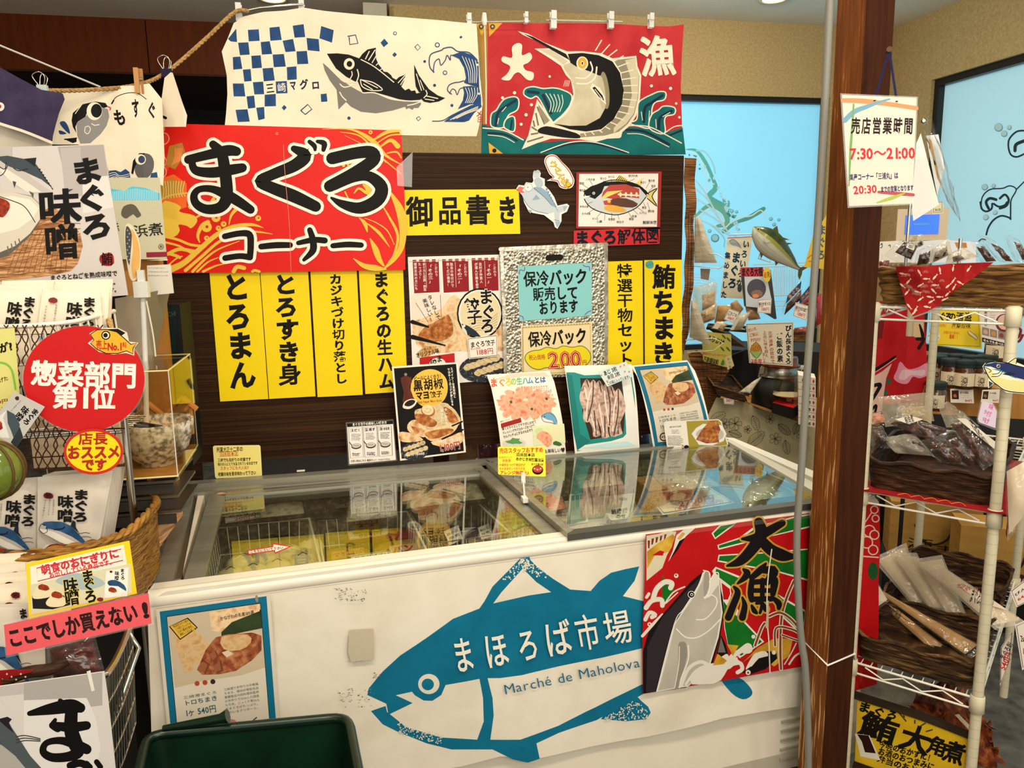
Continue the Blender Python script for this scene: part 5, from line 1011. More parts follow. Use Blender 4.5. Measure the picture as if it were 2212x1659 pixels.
s.sheet('#dfeae4',[(922,135),(1115,65),(1166,165),(985,238)],.0006);s.tf(BKP,'あじ 3枚',960,150,1050,112,34,.03);s.tf(BKP,'金目 2枚',985,178,1070,145,32,.03);s.tf(BKP,'この箱に入っています♪',985,218,1145,165,24,.02);s.line('#e07a6a',990,192,1072,158,3)
for x,y in((945,160),(1075,100),(1100,90),(1135,135),(1105,135),(985,200)):s.blob('#d98a4a',x,y,7,7,5,.3)
thing('paper_tag','pale green paper tag handwritten あじ3枚 at the corner of the dried fish poster','tag',s)
s=Art(stand((1300,655),2.42,0,zT=Z6,d=cur(1.7,.07),cut=.02)).zm(*Z6)
qd=[(1145,95),(1530,58),(1680,620),(1300,655)]
def P6(u,v):
 x0,x1=1145+(1300-1145)*(v**.62),1530+(1712-1530)*(v**.6);y0,y1=95+v*560,58+v*560;return(x0*(1-u)+x1*u,y0*(1-u)+y1*u)
s.sheet('#f0e9da',[P6(0,0),P6(1,0)]+[P6(1,v/8)for v in range(1,9)]+[P6(0,v/8)for v in range(8,0,-1)],.001);dumpling_art(s,P6)
thing('dumpling_poster','curved teal framed rice dumpling poster standing on the freezer beside the pillar side','poster',s)
s=Art(stand((1400,690),2.385,4,zT=Z6)).zm(*Z6)
s.sheet('#ece5d8',[(1372,490),(1385,476),(1745,461),(1765,475),(1790,560),(1812,630),(1800,645),(1420,690),(1398,676),(1380,560)],.002);s.poly('#a39434',[(1525,474),(1742,465),(1760,480),(1804,632),(1545,668)])
s.poly('#e9e5da',[(1560,560),(1590,520),(1640,490),(1770,500),(1800,560),(1780,610),(1700,640),(1610,635)]);s.st('#a39f92',[(1560,560),(1590,520),(1640,490),(1770,500),(1800,560),(1780,610),(1700,640),(1610,635)],3,0,closed=True);s.poly('#c0b8a8',[(1590,570),(1640,520),(1760,530),(1775,585),(1690,620)],3)
s.poly('pork',[(1590,600),(1625,540),(1680,475),(1735,470),(1758,530),(1740,570),(1750,620),(1660,625)],0);s.poly('gyoza_brown',[(1640,550),(1690,520),(1745,560),(1730,600),(1680,610)],3);s.poly('#b5703c',[(1640,520),(1680,480),(1725,476),(1700,520)])
s.tf('#2a2420','三崎港 まぐろトロちまき',1408,515,1490,508,12,.03);s.lines('#3a342e',1425,535,1480,555,3,3);s.lines('#4a443c',1398,575,1510,635,8,3);s.ell('#1c1618',1525,655,19);s.poly('#3a1a22',[(1484,676),(1500,650),(1518,674)]);s.ell('#e0c0a8',1500,648,8);s.poly('#1c1618',[(1492,646),(1500,636),(1509,646),(1500,642)])
thing('dish_card','rounded landscape card with a plated dumpling in front of the curved teal poster','card',s)
# staff recommendation card on a clear clip stand
s=Art(stand((240,835),2.09,3,zT=Z6)).zm(*Z6)
s.sheet('#f5ea3e',[(238,655),(248,648),(552,648),(561,656),(566,848),(556,852),(246,838),(240,830)],.001);s.tf('#d8432a','売店スタッフおすすめ',248,676,548,668,36,.035);s.tf(BKP,'羽床総本店',362,702,492,704,24,.03);s.tf(BKP,'めかじき味醂醤油漬',362,730,552,740,24,.03)
s.tf('#d2703a','そぎ切りにして',246,722,335,720,16,.02);s.tf('#d2703a','お刺身',268,742,328,742,20,.03);s.tf('#d2703a','片栗粉をつけて竜田揚げ',248,772,425,772,19,.025);s.tf('#d2703a','そのまま焼いて照り焼き',248,798,425,798,19,.025);s.tf('#d8432a','アレンジ無限大♪',252,824,465,826,26,.035);s.tf(BKP,'まぐろ漬け丼',466,766,548,770,15,.02)
s.ell('#1c1618',510,806,38,32);s.ell('#c2382c',510,800,33,24)
for k in range(7):s.ell(['#e8e0d0','#d9543c','#6a9a4a'][k%3],488+k*7,797+(k%2)*8,5)
base=Zp(1133,1083,ZT+.004);cl=MB();p0=Yp(1130,1032,2.07)
cl.rbox(p0,(.012,.006,.03),'clip_plastic');cl.tube([p0+V((0,0,-.01)),lerp(p0,base,.6)+V((0,-.004,0)),base+V((0,0,.006))],.003,'clip_plastic');cl.rbox(base+V((0,0,.006)),(.014,.03,.012),'clip_plastic')
thing('recommendation_card','bright yellow staff recommendation card clipped to the middle rail','card',s)
thing('card_clip','clear clip stand holding the bright yellow card on the rail','clip',cl)
p=Zp(650,1018,ZT+.006);thing('tape','bit of white tape on the back rail of the freezer','tape',MB().box(p+V((-.012,-.006,.0005)),p+V((.012,.006,.003)),'#eee8da'))
# ---------------- goods inside the freezer ----------------
def pillow(c,th,col,n=8,crin=0,seed=1,flange=.0):
 """stuffed bag over four world corners"""
 a,b,cc,d=[V(p)for p in c];N=(b-a).cross(d-a).normalized();rn=random.Random(seed);tab=[[rn.uniform(-1,1)for _ in range(n+1)]for _ in range(n+1)]
 def f(sg):
  def g(u,v):
   e=(max(0,math.sin(math.pi*u))*max(0,math.sin(math.pi*v)))**.55;i,j=round(u*n),round(v*n)
   k=crin*tab[i][j]if 0<i<n and 0<j<n else 0
   return lerp(lerp(a,b,u),lerp(d,cc,u),v)+N*sg*(th/2*e+k*th+.0004)
  return g
 return MB().grid(f(1),n,n,col).grid(f(-1),n,n,col)
def wire_basket(rim,z,depth,r=.0022,nw=7,col='white_enamel',shrink=.9,name='wire_basket',label='',nz=2,faces=(0,1,2,3),cat='basket',group=None):
 R=[Zp(x,y,z)for x,y in rim];c=sum(R,V())/4;B=[V((c.x+(p.x-c.x)*shrink,c.y+(p.y-c.y)*shrink,z-depth))for p in R]
 rimm=MB().tube(R,r*1.9,col,8,closed=True);w=MB()
 for k in range(4):
  if k not in faces:continue
  p,q,bp,bq=R[k],R[(k+1)%4],B[k],B[(k+1)%4]
  for i in range(nw+1):t=i/nw;w.tube([lerp(p,q,t),lerp(bp,bq,t)],r*.6,col,5)
  for j in range(1,nz+1):t=j/(nz+.3);w.tube([lerp(p,bp,t),lerp(q,bq,t)],r*.7,col,5)
 bt=MB()
 for i in range(nw+1):t=i/nw;bt.tube([lerp(B[0],B[1],t),lerp(B[3],B[2],t)],r*.6,col,5)
 return thing(name,label,cat,parts=[('rim',rimm),('side_wires',w),('bottom_wires',bt)],group=group)
wire_basket([(467,1140),(668,1121),(692,1216),(438,1256)],.78,.18,label='white wire basket holding the round buns',nw=9)
wire_basket([(682,1124),(880,1106),(925,1196),(700,1224)],.775,.18,label='white wire basket around the orange bread packs, second from left',nw=9)
wire_basket([(886,1104),(1034,1089),(1100,1150),(930,1176)],.78,.18,label='white wire basket behind the dark snack packs',nw=9)
wire_basket([(1046,1084),(1092,1078),(1150,1130),(1108,1146)],.78,.18,label='narrow white wire basket at the middle rail',nw=5)
noisemat('bun',[(.3,'#e3d4a0'),(.7,'#efe4ba')],(20,20,20),3,.5)
bun0=MB();bz=.70
def bun_shape(p):return MB().lathe(p,[(.012,-.016),(.032,-.008),(.038,.004),(.032,.018),(.018,.026),(.004,.029)],'bun',16,capt=True)
spots=[(520,1222),(575,1212),(625,1200),(672,1186),(500,1250),(548,1242),(600,1232),(655,1218)]
bp=[]
for i,(x,y)in enumerate(spots):
 p=Zp(x,y,bz);m=bun_shape(p);mk=MB().tube([p+V((-.012,-.006,.0285)),p+V((0,.008,.030)),p+V((.012,-.004,.0285))],.001,'#3a2e1a',5);bp.append(('bun',m,[('brand_mark',mk)]))
cs=[Zp(455,1262,bz-.01),Zp(698,1228,bz-.01),Zp(690,1165,bz-.01),Zp(490,1180,bz-.01)]
bp.append(('plastic_wrap',pillow(cs,.10,'film_crisp',10,.12,4)))
thing('bun_pack','clear pack of cream coloured steamed buns at the left of the freezer','food pack',parts=bp)
noisemat('pack_orange',[(.3,'#c98a2a'),(.6,'#e0b04a'),(.75,'#d9a03a')],(30,30,30),3,.35);noisemat('pack_dark',[(.3,'#2c170c'),(.55,'#54301a'),(.7,'#8a5a2c')],(40,40,40),4,.35);noisemat('frosted_bag',[(.3,'#8b8571'),(.5,'#b5ae98'),(.7,'#756f5c')],(40,40,40),5,.5,.3);noisemat('dumplings_frozen',[(.35,'#c7b98e'),(.55,'#ded2aa'),(.7,'#b3a277')],(50,50,50),4,.5)
def pack(quad,z,th,col,label,cat='food pack',name='food_pack',seed=1,film=True,art=None,group=None,dz=(0,0,0,0),extra=()):
 cs=[Zp(x,y,z+dz[i])for i,(x,y)in enumerate(quad)]
 parts=[('contents',pillow([lerp(p,sum(cs,V())/4,.06)for p in cs],th*.85,col,8,.12,seed))]
 if film:parts.append(('plastic_wrap',pillow(cs,th,'film_crisp',8,.10,seed+3)))
 if art:parts+=art(cs,th)
 return thing(name,label,cat,parts=parts+list(extra),group=group)
def flat(mb_surf_pts,z):return Surf(Zp(*mb_surf_pts,z),U=(1,0,0),Vv=(0,1,0))
def toplabel(txts,quad,z,bg='#efe6d8',name='label',fr=None):
 s=Art(flat(quad[0],z));s.sheet(bg,quad,.0006);P=bil(quad);h=math.dist(quad[0],quad[3])
 if fr:s.frame(fr,[P(.03,.06),P(.97,.06),P(.97,.94),P(.03,.94)],max(1,h*.05))
 for t,u0,v0,u1,v1,hh,c,bd in txts:s.tf(c,t,*P(u0,v0),*P(u1,v1),h*hh,bd)
 return(name,s)
pack([(700,1228),(802,1215),(798,1178),(704,1186)],.70,.035,'pack_orange','orange bread pack with white lettering, left of two in the second basket',extra=[toplabel([('マホロバ',.05,.5,.95,.4,.7,'#e9dcc0',.05),('マホロバ',.05,.5,.95,.4,.66,'#b8301e',.02)],[(715,1192),(785,1182),(788,1200),(716,1210)],.722,'pack_orange','brand_lettering')])
pack([(806,1214),(918,1198),(912,1164),(806,1172)],.70,.035,'pack_orange','orange bread pack with red lettering, right of two in the second basket',seed=5,extra=[toplabel([('パン',.1,.5,.8,.4,.8,'#b8301e',.05)],[(840,1180),(905,1172),(908,1192),(842,1200)],.722,'#d9b98a','brand_lettering')])
pack([(742,1176),(912,1160),(900,1138),(745,1150)],.71,.03,'#b52a26','red printed pack behind the orange bread packs',seed=7)
pack([(918,1196),(1000,1180),(990,1132),(922,1148)],.71,.03,'pack_dark','dark snack pack with a white sticker, left of two',seed=2,extra=[toplabel([('鮪の旨',.1,.3,.9,.3,.2,'#2a2420',.02),('角煮',.1,.6,.9,.6,.2,'#2a2420',.02)],[(958,1148),(990,1134),(1000,1164),(972,1178)],.735,name='price_sticker')])
pack([(1004,1178),(1090,1166),(1080,1126),(1008,1140)],.71,.03,'pack_dark','dark snack pack with a white sticker, right of two',seed=9,extra=[toplabel([('鮪の旨',.1,.3,.9,.3,.2,'#2a2420',.02),('角煮',.1,.6,.9,.6,.2,'#2a2420',.02)],[(1032,1140),(1056,1130),(1064,1158),(1040,1166)],.735,name='price_sticker')])
for i,(q,col,z,L)in enumerate((([(745,1130),(862,1116),(850,1072),(752,1082)],'frosted_bag',.812,'frosty grey bag at the middle back of the left compartment'),([(876,1100),(960,1090),(955,1052),(880,1060)],'frosted_bag',.82,'frosty grey bag under the 1188円 card'),([(966,1088),(1050,1078),(1030,1040),(962,1048)],'frosted_bag',.825,'frosty grey bag in the right back corner of the left compartment'),([(905,1150),(1010,1136),(1004,1108),(908,1120)],'dumplings_frozen',.69,'bag of frozen dumplings inside the third wire basket'),([(1096,1172),(1180,1160),(1130,1130),(1090,1140)],'#e3dccb',.70,'white food tray pack at the middle rail'),([(560,1120),(660,1110),(655,1082),(565,1090)],'frosted_bag',.80,'small frosty bag behind the bun basket'))):pack(q,z,.028,col,L,seed=20+i)
def icecard(q,z,name,price,label,extra=None):
 s=Art(flat(q[0],z));s.sheet('#ece4d4',q,.0006);P=bil(q);h=math.dist(q[0],q[3])
 s.frame('#2f4a3c',[P(.02,.06),P(.98,.06),P(.98,.94),P(.02,.94)],h*.05);s.tf(BKP,name,*P(.08,.3),*P(.92,.3),h*.3,.03);s.tf('#c22a34',price,*P(.25,.7),*P(.85,.7),h*.4,.02)
 thing('price_card',label,'price card',s,group='price cards inside the freezer')
icecard([(485,1112),(564,1100),(566,1117),(487,1130)],.77,'とろまん','200円','price card 200円 inside the freezer behind the bun basket')
icecard([(722,1084),(800,1075),(800,1088),(724,1098)],.77,'まぐろ','1188円','price card 1188円 inside the freezer, back middle')
icecard([(750,1148),(836,1138),(838,1154),(756,1166)],.75,'まぐろ','864円','price card behind the red and yellow sticker')
icecard([(928,1052),(1008,1042),(1012,1056),(940,1068)],.77,'黒胡椒','1188円','price card 1188円 inside the freezer, back right')
icecard([(758,1200),(846,1188),(850,1212),(760,1226)],.76,'マホロバパン','486円','price card 486円 on the orange bread packs')
icecard([(1002,1178),(1094,1162),(1096,1176),(1004,1192)],.76,'めかじきの味噌粕','756円','price card below the two dark snack packs')
s=Art(flat((763,1125),.765));s.sheet('#e6d41e',[(763,1124),(816,1120),(820,1146),(768,1150)],.0006);s.poly('#c9262c',[(763,1124),(816,1120),(817,1131),(765,1135)]);s.tf('#f0e6d0','期間限定',766,1129,814,1126,8,.03);s.ell('#e0b090',781,1142,6,5);s.ell('#e0b090',803,1140,6,5);s.poly('#2a2420',[(775,1139),(787,1138),(781,1134)]);s.poly('#b8282c',[(797,1137),(809,1136),(803,1132)])
thing('promo_sticker','small red and yellow promotion sticker in the freezer','sticker',s)
ZG=ZT-.0055
s=Art(flat((535,1190),ZG));s.sheet('#c9342c',[(534,1188),(588,1180),(588,1172),(630,1180),(594,1196),(592,1190),(536,1198)],.0003);s.poly('#efe2d6',[(537,1190),(590,1182),(591,1176),(624,1181),(595,1193),(594,1188),(538,1196)]);s.tf(BKP,'こちらに引いて下さい',540,1192,612,1183,6,.03)
thing('arrow_sticker','white arrow sticker with red edge on the left glass lid','sticker',s)
s=Art(flat((480,1068),ZG));s.sheet('#c9574a',[(480+16*math.cos(t*.4),1069+6*math.sin(t*.4))for t in range(16)],.0003);s.ell('#ece4d4',480,1069,13,4.6);s.blob('#2a2420',476,1069,4,2.4,8);s.blob('#2a2420',484,1069,4,2.4,8)
thing('round_sticker','tiny round footprint sticker at the back corner of the left lid','sticker',s)
# right compartment
noisemat('foam',[(.3,'#ded6c4'),(.7,'#e8e1d0')],(30,30,30),2,.7)
fm=MB();slab(fm,[(1200,1128),(1420,1098),(1378,1064),(1190,1086)],.74,.05,'foam');hole=MB().lathe(Zp(1346,1078,.741),[(.014,0),(.014,.001)],'#5a3a2a',14,capt=True)
thing('foam_box','white polystyrene box lid with a finger hole under the right glass lid','box',parts=[('lid',fm),('finger_hole',hole)])
s=Art(flat((1400,1110),.775));qq=[(1392,1064),(1528,1050),(1588,1086),(1432,1112)];s.sheet('#ece2cf',qq,.0008);P=bil(qq);s.frame('#2f4a3c',[P(.03,.06),P(.97,.06),P(.97,.94),P(.03,.94)],2.2)
s.tf(BKP,'干物セット',*P(.1,.26),*P(.8,.2),17,.05);s.tf('#c22a34','アジ金目・税込',*P(.1,.50),*P(.6,.46),9,.03);s.tf('#c22a34','2700円',*P(.32,.66),*P(.86,.60),15,.03);s.tf('#c22a34','(本体価格 2500円)',*P(.2,.86),*P(.9,.82),9,.02)
thing('price_card','large price card reading 干物セット 2700円 lying in the right compartment','price card',s)
s=Art(flat((1310,1120),.755));s.sheet('#ece4d4',[(1312,1112),(1326,1098),(1352,1096),(1362,1108),(1352,1120),(1320,1124)],.0006);s.tf(BKP,'鮪唐揚',1320,1106,1356,1102,11,.03);s.tf(BKP,'のせ',1330,1116,1352,1114,9,.03)
thing('paper_tag','small cut-out paper tag handwritten in the right compartment','tag',s)
wire_basket([(1232,1070),(1262,1066),(1268,1128),(1228,1136)],.79,.16,label='narrow white wire rack at the left of the right compartment',nw=3,nz=1)
noisemat('wicker_pale',[(.3,'#8a6a35'),(.55,'#b8945a'),(.7,'#6b4d24')],(90,90,90),2,.7,.5)
bk=MB();q=[Zp(x,y,.825)for x,y in((1372,1030),(1408,1026),(1440,1056),(1400,1064))];bk.prism(q,(0,0,-.08),'wicker_pale');bt=MB().tube(q,.005,'wicker_pale',6,closed=True)
thing('wicker_box','small pale woven box in the right compartment','basket',parts=[('body',bk),('rim',bt)])
for i,(q,col,z,L)in enumerate((([(1420,1066),(1560,1050),(1520,1020),(1420,1030)],'frosted_bag',.82,'grey frozen pack at the back of the right compartment'),([(1185,1105),(1225,1100),(1215,1070),(1180,1074)],'ham',.77,'pinkish fish pack at the left of the right compartment'),([(1600,1086),(1740,1070),(1660,1030),(1570,1040)],'#a9b2ae',.815,'pale frozen pack at the right of the right compartment'),([(1250,1056),(1350,1046),(1330,1018),(1240,1026)],'frosted_bag',.822,'grey frozen pack behind the foam box'))):pack(q,z,.028,col,L,seed=40+i)
# snack bags behind the partition gap
thing('back_counter','black counter behind the partition','counter',MB().box((-.45,2.58,0),(1.25,3.0,.80),'black'))
for i,(x,y,w,h,c,L)in enumerate(((1010,975,50,45,'#8a5a2c','small brown snack bag seen under the partition beside the black poster'),(1055,970,45,40,'#6d2434','small maroon snack bag seen under the partition left of the ham poster'),(1232,965,34,40,'#7c2a2a','small red snack bag seen between the ham and dried fish posters'),(1390,962,30,36,'#2c3a5a','small dark blue snack bag seen under the partition beside the teal poster'))):
 a=Yp(x-w/2,y+h/2,2.64);b2=Yp(x+w/2,y+h/2-3,2.64);a.z=b2.z=.803;k=V((0,.03,h/1680*2.7*2.0));
 thing('snack_bag',L,'snack bag',parts=[('contents',pillow([lerp(p,(a+b2)/2+k/2,.1)for p in(a,b2,b2+k,a+k)],.03,c,6,.1,i)),('plastic_wrap',pillow([a,b2,b2+k,a+k],.04,'film_crisp',6,.12,i+4))],group='snack bags behind the partition')
 # ---------------- left display of miso packets ----------------
noisemat('pack_paper',[(.3,'#cdc4b3'),(.6,'#d9d0c0'),(.75,'#b9b0a2')],(12,7,12),3,.35)
noisemat('pack_cream',[(.3,'#e0d5bd'),(.7,'#eadfc9')],(12,12,12),3,.4)
noisemat('miso_red',[(.3,'#6b1a10'),(.6,'#a23a1e'),(.75,'#c96a34')],(140,140,140),4,.4);noisemat('tuna_blue',[(.3,'#1a3a5c'),(.6,'#2f5a84'),(.75,'#15283c')],(40,40,40),4,.4)
noisemat('wicker',[(.3,'#5e3a12'),(.5,'#8f6428'),(.7,'#b3823c')],(20,20,190),3,.6,.6,dist=.5);noisemat('wicker_dark',[(.3,'#20130a'),(.55,'#3a2413'),(.75,'#5c3c20')],(22,22,150),3,.6,.6,dist=.5)
noisemat('granite',[(.38,'#6d6457'),(.5,'#b5a892'),(.62,'#d6cab2')],(85,85,85),5,.6);noisemat('placemat',[(.3,'#a86a34'),(.5,'#d9a878'),(.68,'#6d3a16')],(6,6,110),2,.6,dist=1.2)
noisemat('wood_light',[(.3,'#a06c2e'),(.7,'#b98444')],(30,30,3),4,.5)
def tuna(s,P,w):
 g=lambda L:[P(*p)for p in L]
 s.poly('#b9b2a6',g([(0,.42),(.05,.30),(.2,.28),(.45,.40),(.7,.62),(.92,.9),(.7,.95),(.4,.85),(.2,.66),(.06,.55)]));s.poly('#e6e0d2',g([(0,.42),(.12,.44),(.3,.52),(.55,.72),(.8,.92),(.5,.90),(.25,.7),(.08,.56)]))
 s.poly('tuna_blue',g([(.03,.28),(.10,.2),(.25,.18),(.45,.2),(.62,.32),(.76,.55),(.86,.72),(.98,.98),(.88,.92),(.66,.68),(.42,.5),(.2,.42),(.12,.42),(.14,.34)]));s.poly('#1b2530',g([(.62,.32),(.66,.14),(.72,.2),(.72,.36),(.8,.58)]));s.st('#262b30',g([(.03,.28),(.0,.44),(.08,.56),(.16,.5),(.14,.36)]),w*.012);s.ell('#10151a',*P(.10,.30),w*.014);s.st('#262b30',g([(.78,.58),(.9,.54),(1.0,.56)]),w*.012);s.st('#262b30',g([(.84,.68),(.95,.67),(1.02,.7)]),w*.01);s.st('#1b2530',g([(.3,.44),(.45,.42),(.5,.36)]),w*.03)
def misoart(s,P,tuna_at=(.12,.62,1.02),w=150,fine=True,bd=.045,cols=True):
 Q=lambda a,b:P(a,b);L=lambda u,v:(math.dist(P(0,v),P(1,v)))
 W_=math.dist(P(0,.3),P(1,.3));Hh=math.dist(P(.5,0),P(.5,1))
 s.vf('#14110f','まぐろ',*Q(.80,.20),*Q(.80,.52),W_*.26,.05);s.vf('#14110f','味噌',*Q(.50,.28),*Q(.49,.50),W_*.30,.05)
 s.blob('#6d1512',*Q(.22,.12),W_*.09,Hh*.045,10,.12);s.tf('#1a0808','鮪',*Q(.16,.12),*Q(.28,.12),Hh*.06,.02)
 if fine:s.vf('#3a342e','熟成味噌で仕上げた',*Q(.30,.22),*Q(.28,.42),W_*.035);s.vf('#3a342e','旨みたっぷりの',*Q(.22,.20),*Q(.20,.36),W_*.035);s.vf('#3a342e','おかず味噌です。',*Q(.14,.20),*Q(.12,.42),W_*.035)
 if tuna_at:
  a,b,c=tuna_at;tuna(s,lambda u,v:P(a+u*(c-a)*.85,b+(v-.2)*.36),W_)
  # big backing poster, top left
s=Art(Surf(Yp(225,315,1.78),yaw=6)).zm(0,0,3.687)
s.sheet('#c9c1bb',[(-240,1180),(825,1150),(905,1650),(1020,2350),(-240,2460)],.003)
s.poly('#a39c97',[(460,1170),(825,1152),(860,1400),(520,1420)]);s.poly('#b5aea8',[(-240,1182),(100,1172),(100,1290),(-240,1300)]);s.poly('#b2aaa5',[(480,1180),(640,1172),(660,1560),(520,1580)]);s.poly('#d6d0ca',[(860,1400),(905,1650),(660,1700),(660,1420)])
s.poly('#bcb5ad',[(-40,1260),(60,1255),(150,1330),(300,1450),(430,1540),(330,1560),(150,1500),(30,1400)]);s.poly('#ddd6c6',[(-30,1330),(60,1350),(200,1440),(330,1530),(220,1530),(80,1440)])
s.poly('#3c464c',[(-40,1250),(60,1240),(190,1265),(290,1310),(350,1400),(420,1500),(330,1430),(200,1370),(110,1340),(60,1320)]);s.poly('#22262a',[(190,1265),(290,1255),(280,1330),(240,1300)]);s.poly('#3a3f42',[(100,1440),(130,1450),(115,1500)]);s.poly('#5a5a40',[(230,1520),(270,1540),(265,1580)])
for k in range(8):s.poly('#26282a',[(300+k*15,1340+k*22),(325+k*14,1345+k*22),(318+k*15,1368+k*21)])
for pts in([(-30,1290),(0,1330),(40,1345),(50,1290)],[(60,1320),(30,1380),(0,1400)],[(110,1340),(150,1360),(220,1345)]):s.st('#23272a',pts,7)
s.poly('#3c464c',[(510,1510),(585,1505),(540,1535),(515,1530)])
noisemat('bamboo_tray',[(.35,'#7a4a26'),(.5,'#b07c4e'),(.65,'#d3a878')],(26,26,210),3,.6,dist=1.0)
s.poly('bamboo_tray',[(-240,2080),(240,1730),(420,1640),(560,1760),(640,1860),(660,1960),(620,2100),(560,2160),(380,2200),(-240,2270)],0)
for k in range(12):s.st('#6b3f20',[(60+k*42,2180-k*2),(130+k*38,2000-k*6),(200+k*33,1850-k*4)],4)
for k in range(5):s.st('#8a5a34',[(-200,2230-k*60),(200,2150-k*80),(480,2000-k*70),(640,1900-k*40)],5)
s.poly('#5e5750',[(-240,1560),(-240,2120),(60,2040),(130,1980),(240,1880),(320,1760),(340,1650),(250,1560),(100,1530)],0);s.poly('#cfc6b4',[(-240,1560),(-240,2060),(0,2010),(120,1960),(240,1860),(325,1740),(335,1650),(250,1565),(100,1530)],0);s.poly('#e3dbca',[(-240,1600),(-240,1900),(0,1860),(150,1820),(260,1740),(310,1660),(240,1590),(100,1560)],0);s.st('#4a443c',[(-100,1535),(100,1600),(200,1650),(280,1770)],8)
for k in range(4):s.line('#6b6358',60+k*30,1960-k*20,70+k*30,2010-k*24,10)
s.poly('miso_red',[(-240,1600),(-40,1570),(60,1600),(80,1650),(40,1720),(0,1730),(-100,1700),(-240,1720)],3)
s.vf('#141210','まぐろ',690,1360,770,1800,250,.05);s.tf('#141210','味',300,1655,650,1635,270,.05);s.tf('#141210','噌',350,1935,640,1915,270,.045)
s.blob('#9c1a16',853,2065,60,56,12,.12);s.tf('#1a0808','鮪',805,2065,900,2060,100,.03);s.tf('#2a2420','まぐろとねぎを熟成味噌で',400,2215,935,2175,44,.03);s.tf('#2a2420','仕上げました。',640,2270,945,2245,40,.03);s.tf('#2a2420','おかず味噌です。',640,2330,950,2305,40,.03)
thing('miso_poster','large grey poster reading tuna miso with rice bowl and fish at the far left','poster',s)
# things behind it
s=Art(Surf(Yp(300,480,2.12),yaw=5)).zm(0,400,3.687)
s.sheet('#c6c1a2',[(830,-60),(1272,-60),(1330,590),(830,590)],.001);s.poly('#4fbfd8',[(830,20),(960,40),(990,45),(1050,10),(1150,20),(1272,65),(1272,120),(830,120)])
for k in range(26):s.line('#bfe3ea',900+k*14,25+abs(k-13)*2,902+k*14,118,5)
s.poly('#5e584a',[(965,220),(985,170),(1040,150),(1080,165),(1110,210),(1125,240),(1090,260),(1060,230),(1010,265),(975,250)],2);s.tf('#2a2620','浜煮',1060,370,1300,345,100,.02);s.tf('#2a2620','赤',900,340,950,335,90,.02);s.ell('#2a2620',1283,490,22);s.ell('#c6c1a2',1283,490,18);s.tf('#2a2620','鮪',1270,490,1296,489,26,.02)
s.poly('#8c1f34',[(1165,535),(1330,530),(1332,570),(1168,575)]);s.poly('#ddd6c4',[(1165,600),(1335,600),(1335,590)])
thing('tan_poster','tan paper poster with turquoise strip reading 浜煮 behind the miso poster','poster',s)
s=Art(Surf(Yp(340,600,2.05),yaw=5)).zm(0,400,3.687);s.sheet('#d9d3c4',[(1170,640),(1360,630),(1385,860),(1180,880)],.001);s.lines('#8a8478',1180,600+60,1350,720,3,5)
thing('leaflet','white leaflet beside the tan poster, half behind the red board','leaflet',s)
b=MB();p=Yp(285,480,2.15);b.box((p.x-.03,2.15,.9),(p.x+.055,2.2,p.z),'wood_light');thing('wood_post','light brown wooden post behind the oval fish tag','post',b)
s=Art(Surf(Yp(270,480,1.86),yaw=30)).zm(0,400,3.687)
s.sheet('#d9cdb0',[(1005,310),(1050,320),(1095,400),(1118,500),(1120,640),(1100,730),(1060,765),(1030,720),(1005,580),(990,400)],.001,sm=3);s.poly('#d9a45a',[(1045,350),(1090,420),(1112,520),(1112,640),(1090,720),(1060,740),(1045,640),(1060,500)],3);s.poly('#3f4348',[(1005,330),(1030,340),(1050,400),(1040,540),(1030,640),(1008,560),(998,420)],2)
for k in range(10):s.ell('#a8a08c',1015+(k%2)*15,360+k*26,6)
thing('fish_tag','narrow oval fish-shaped tag on a clear stand at the left','tag',s)
st_=MB().tube([Yp(308,640,1.87),Yp(314,785,1.87),Yp(318,1000,1.87)],.006,'clip_plastic');cp=MB().rbox(Yp(306,625,1.865),(.03,.02,.035),'clip_plastic').rbox(Yp(305,598,1.865),(.014,.012,.03),'clip_plastic');wr=MB().tube([Yp(316,650,1.86),Yp(330,720,1.86),Yp(336,770,1.86)],.002,'#d9d0bc',6,smooth=6)
thing('tag_stand','clear plastic pole stand holding the oval fish tag','stand',parts=[('pole',st_),('clip',cp),('cable',wr)])
b=MB();q=[Yp(x,y,1.98)for x,y in((248,645),(312,634),(330,780),(256,772))];b.prism(q,(0,.004,0),'#a89c84');q2=[Yp(312,634,1.98),Yp(365,622,2.12),Yp(335,760,2.12),Yp(330,780,1.98)];b.prism(q2,(.003,.004,0),'#8a806c')
thing('folded_panel','plain grey-beige folded panel behind the clear stand','panel',b)
b=MB().box((Yp(345,660,2.25).x,2.25,.95),(Yp(388,660,2.25).x,2.40,Yp(370,658,2.25).z),'#14181a');s=Art(Surf(Yp(350,690,2.247))).zm(0,400,3.687);s.sheet('#10211c',[(1285,960),(1400,955),(1400,1330),(1240,1360)],.0006);s.tf('#46554c','ARCHI',1285,1035,1400,1020,50,.0)
thing('dark_case','dark case with faint lettering between the clear stand and the board','case',parts=[('case_body',b),('lettered_front',s)])
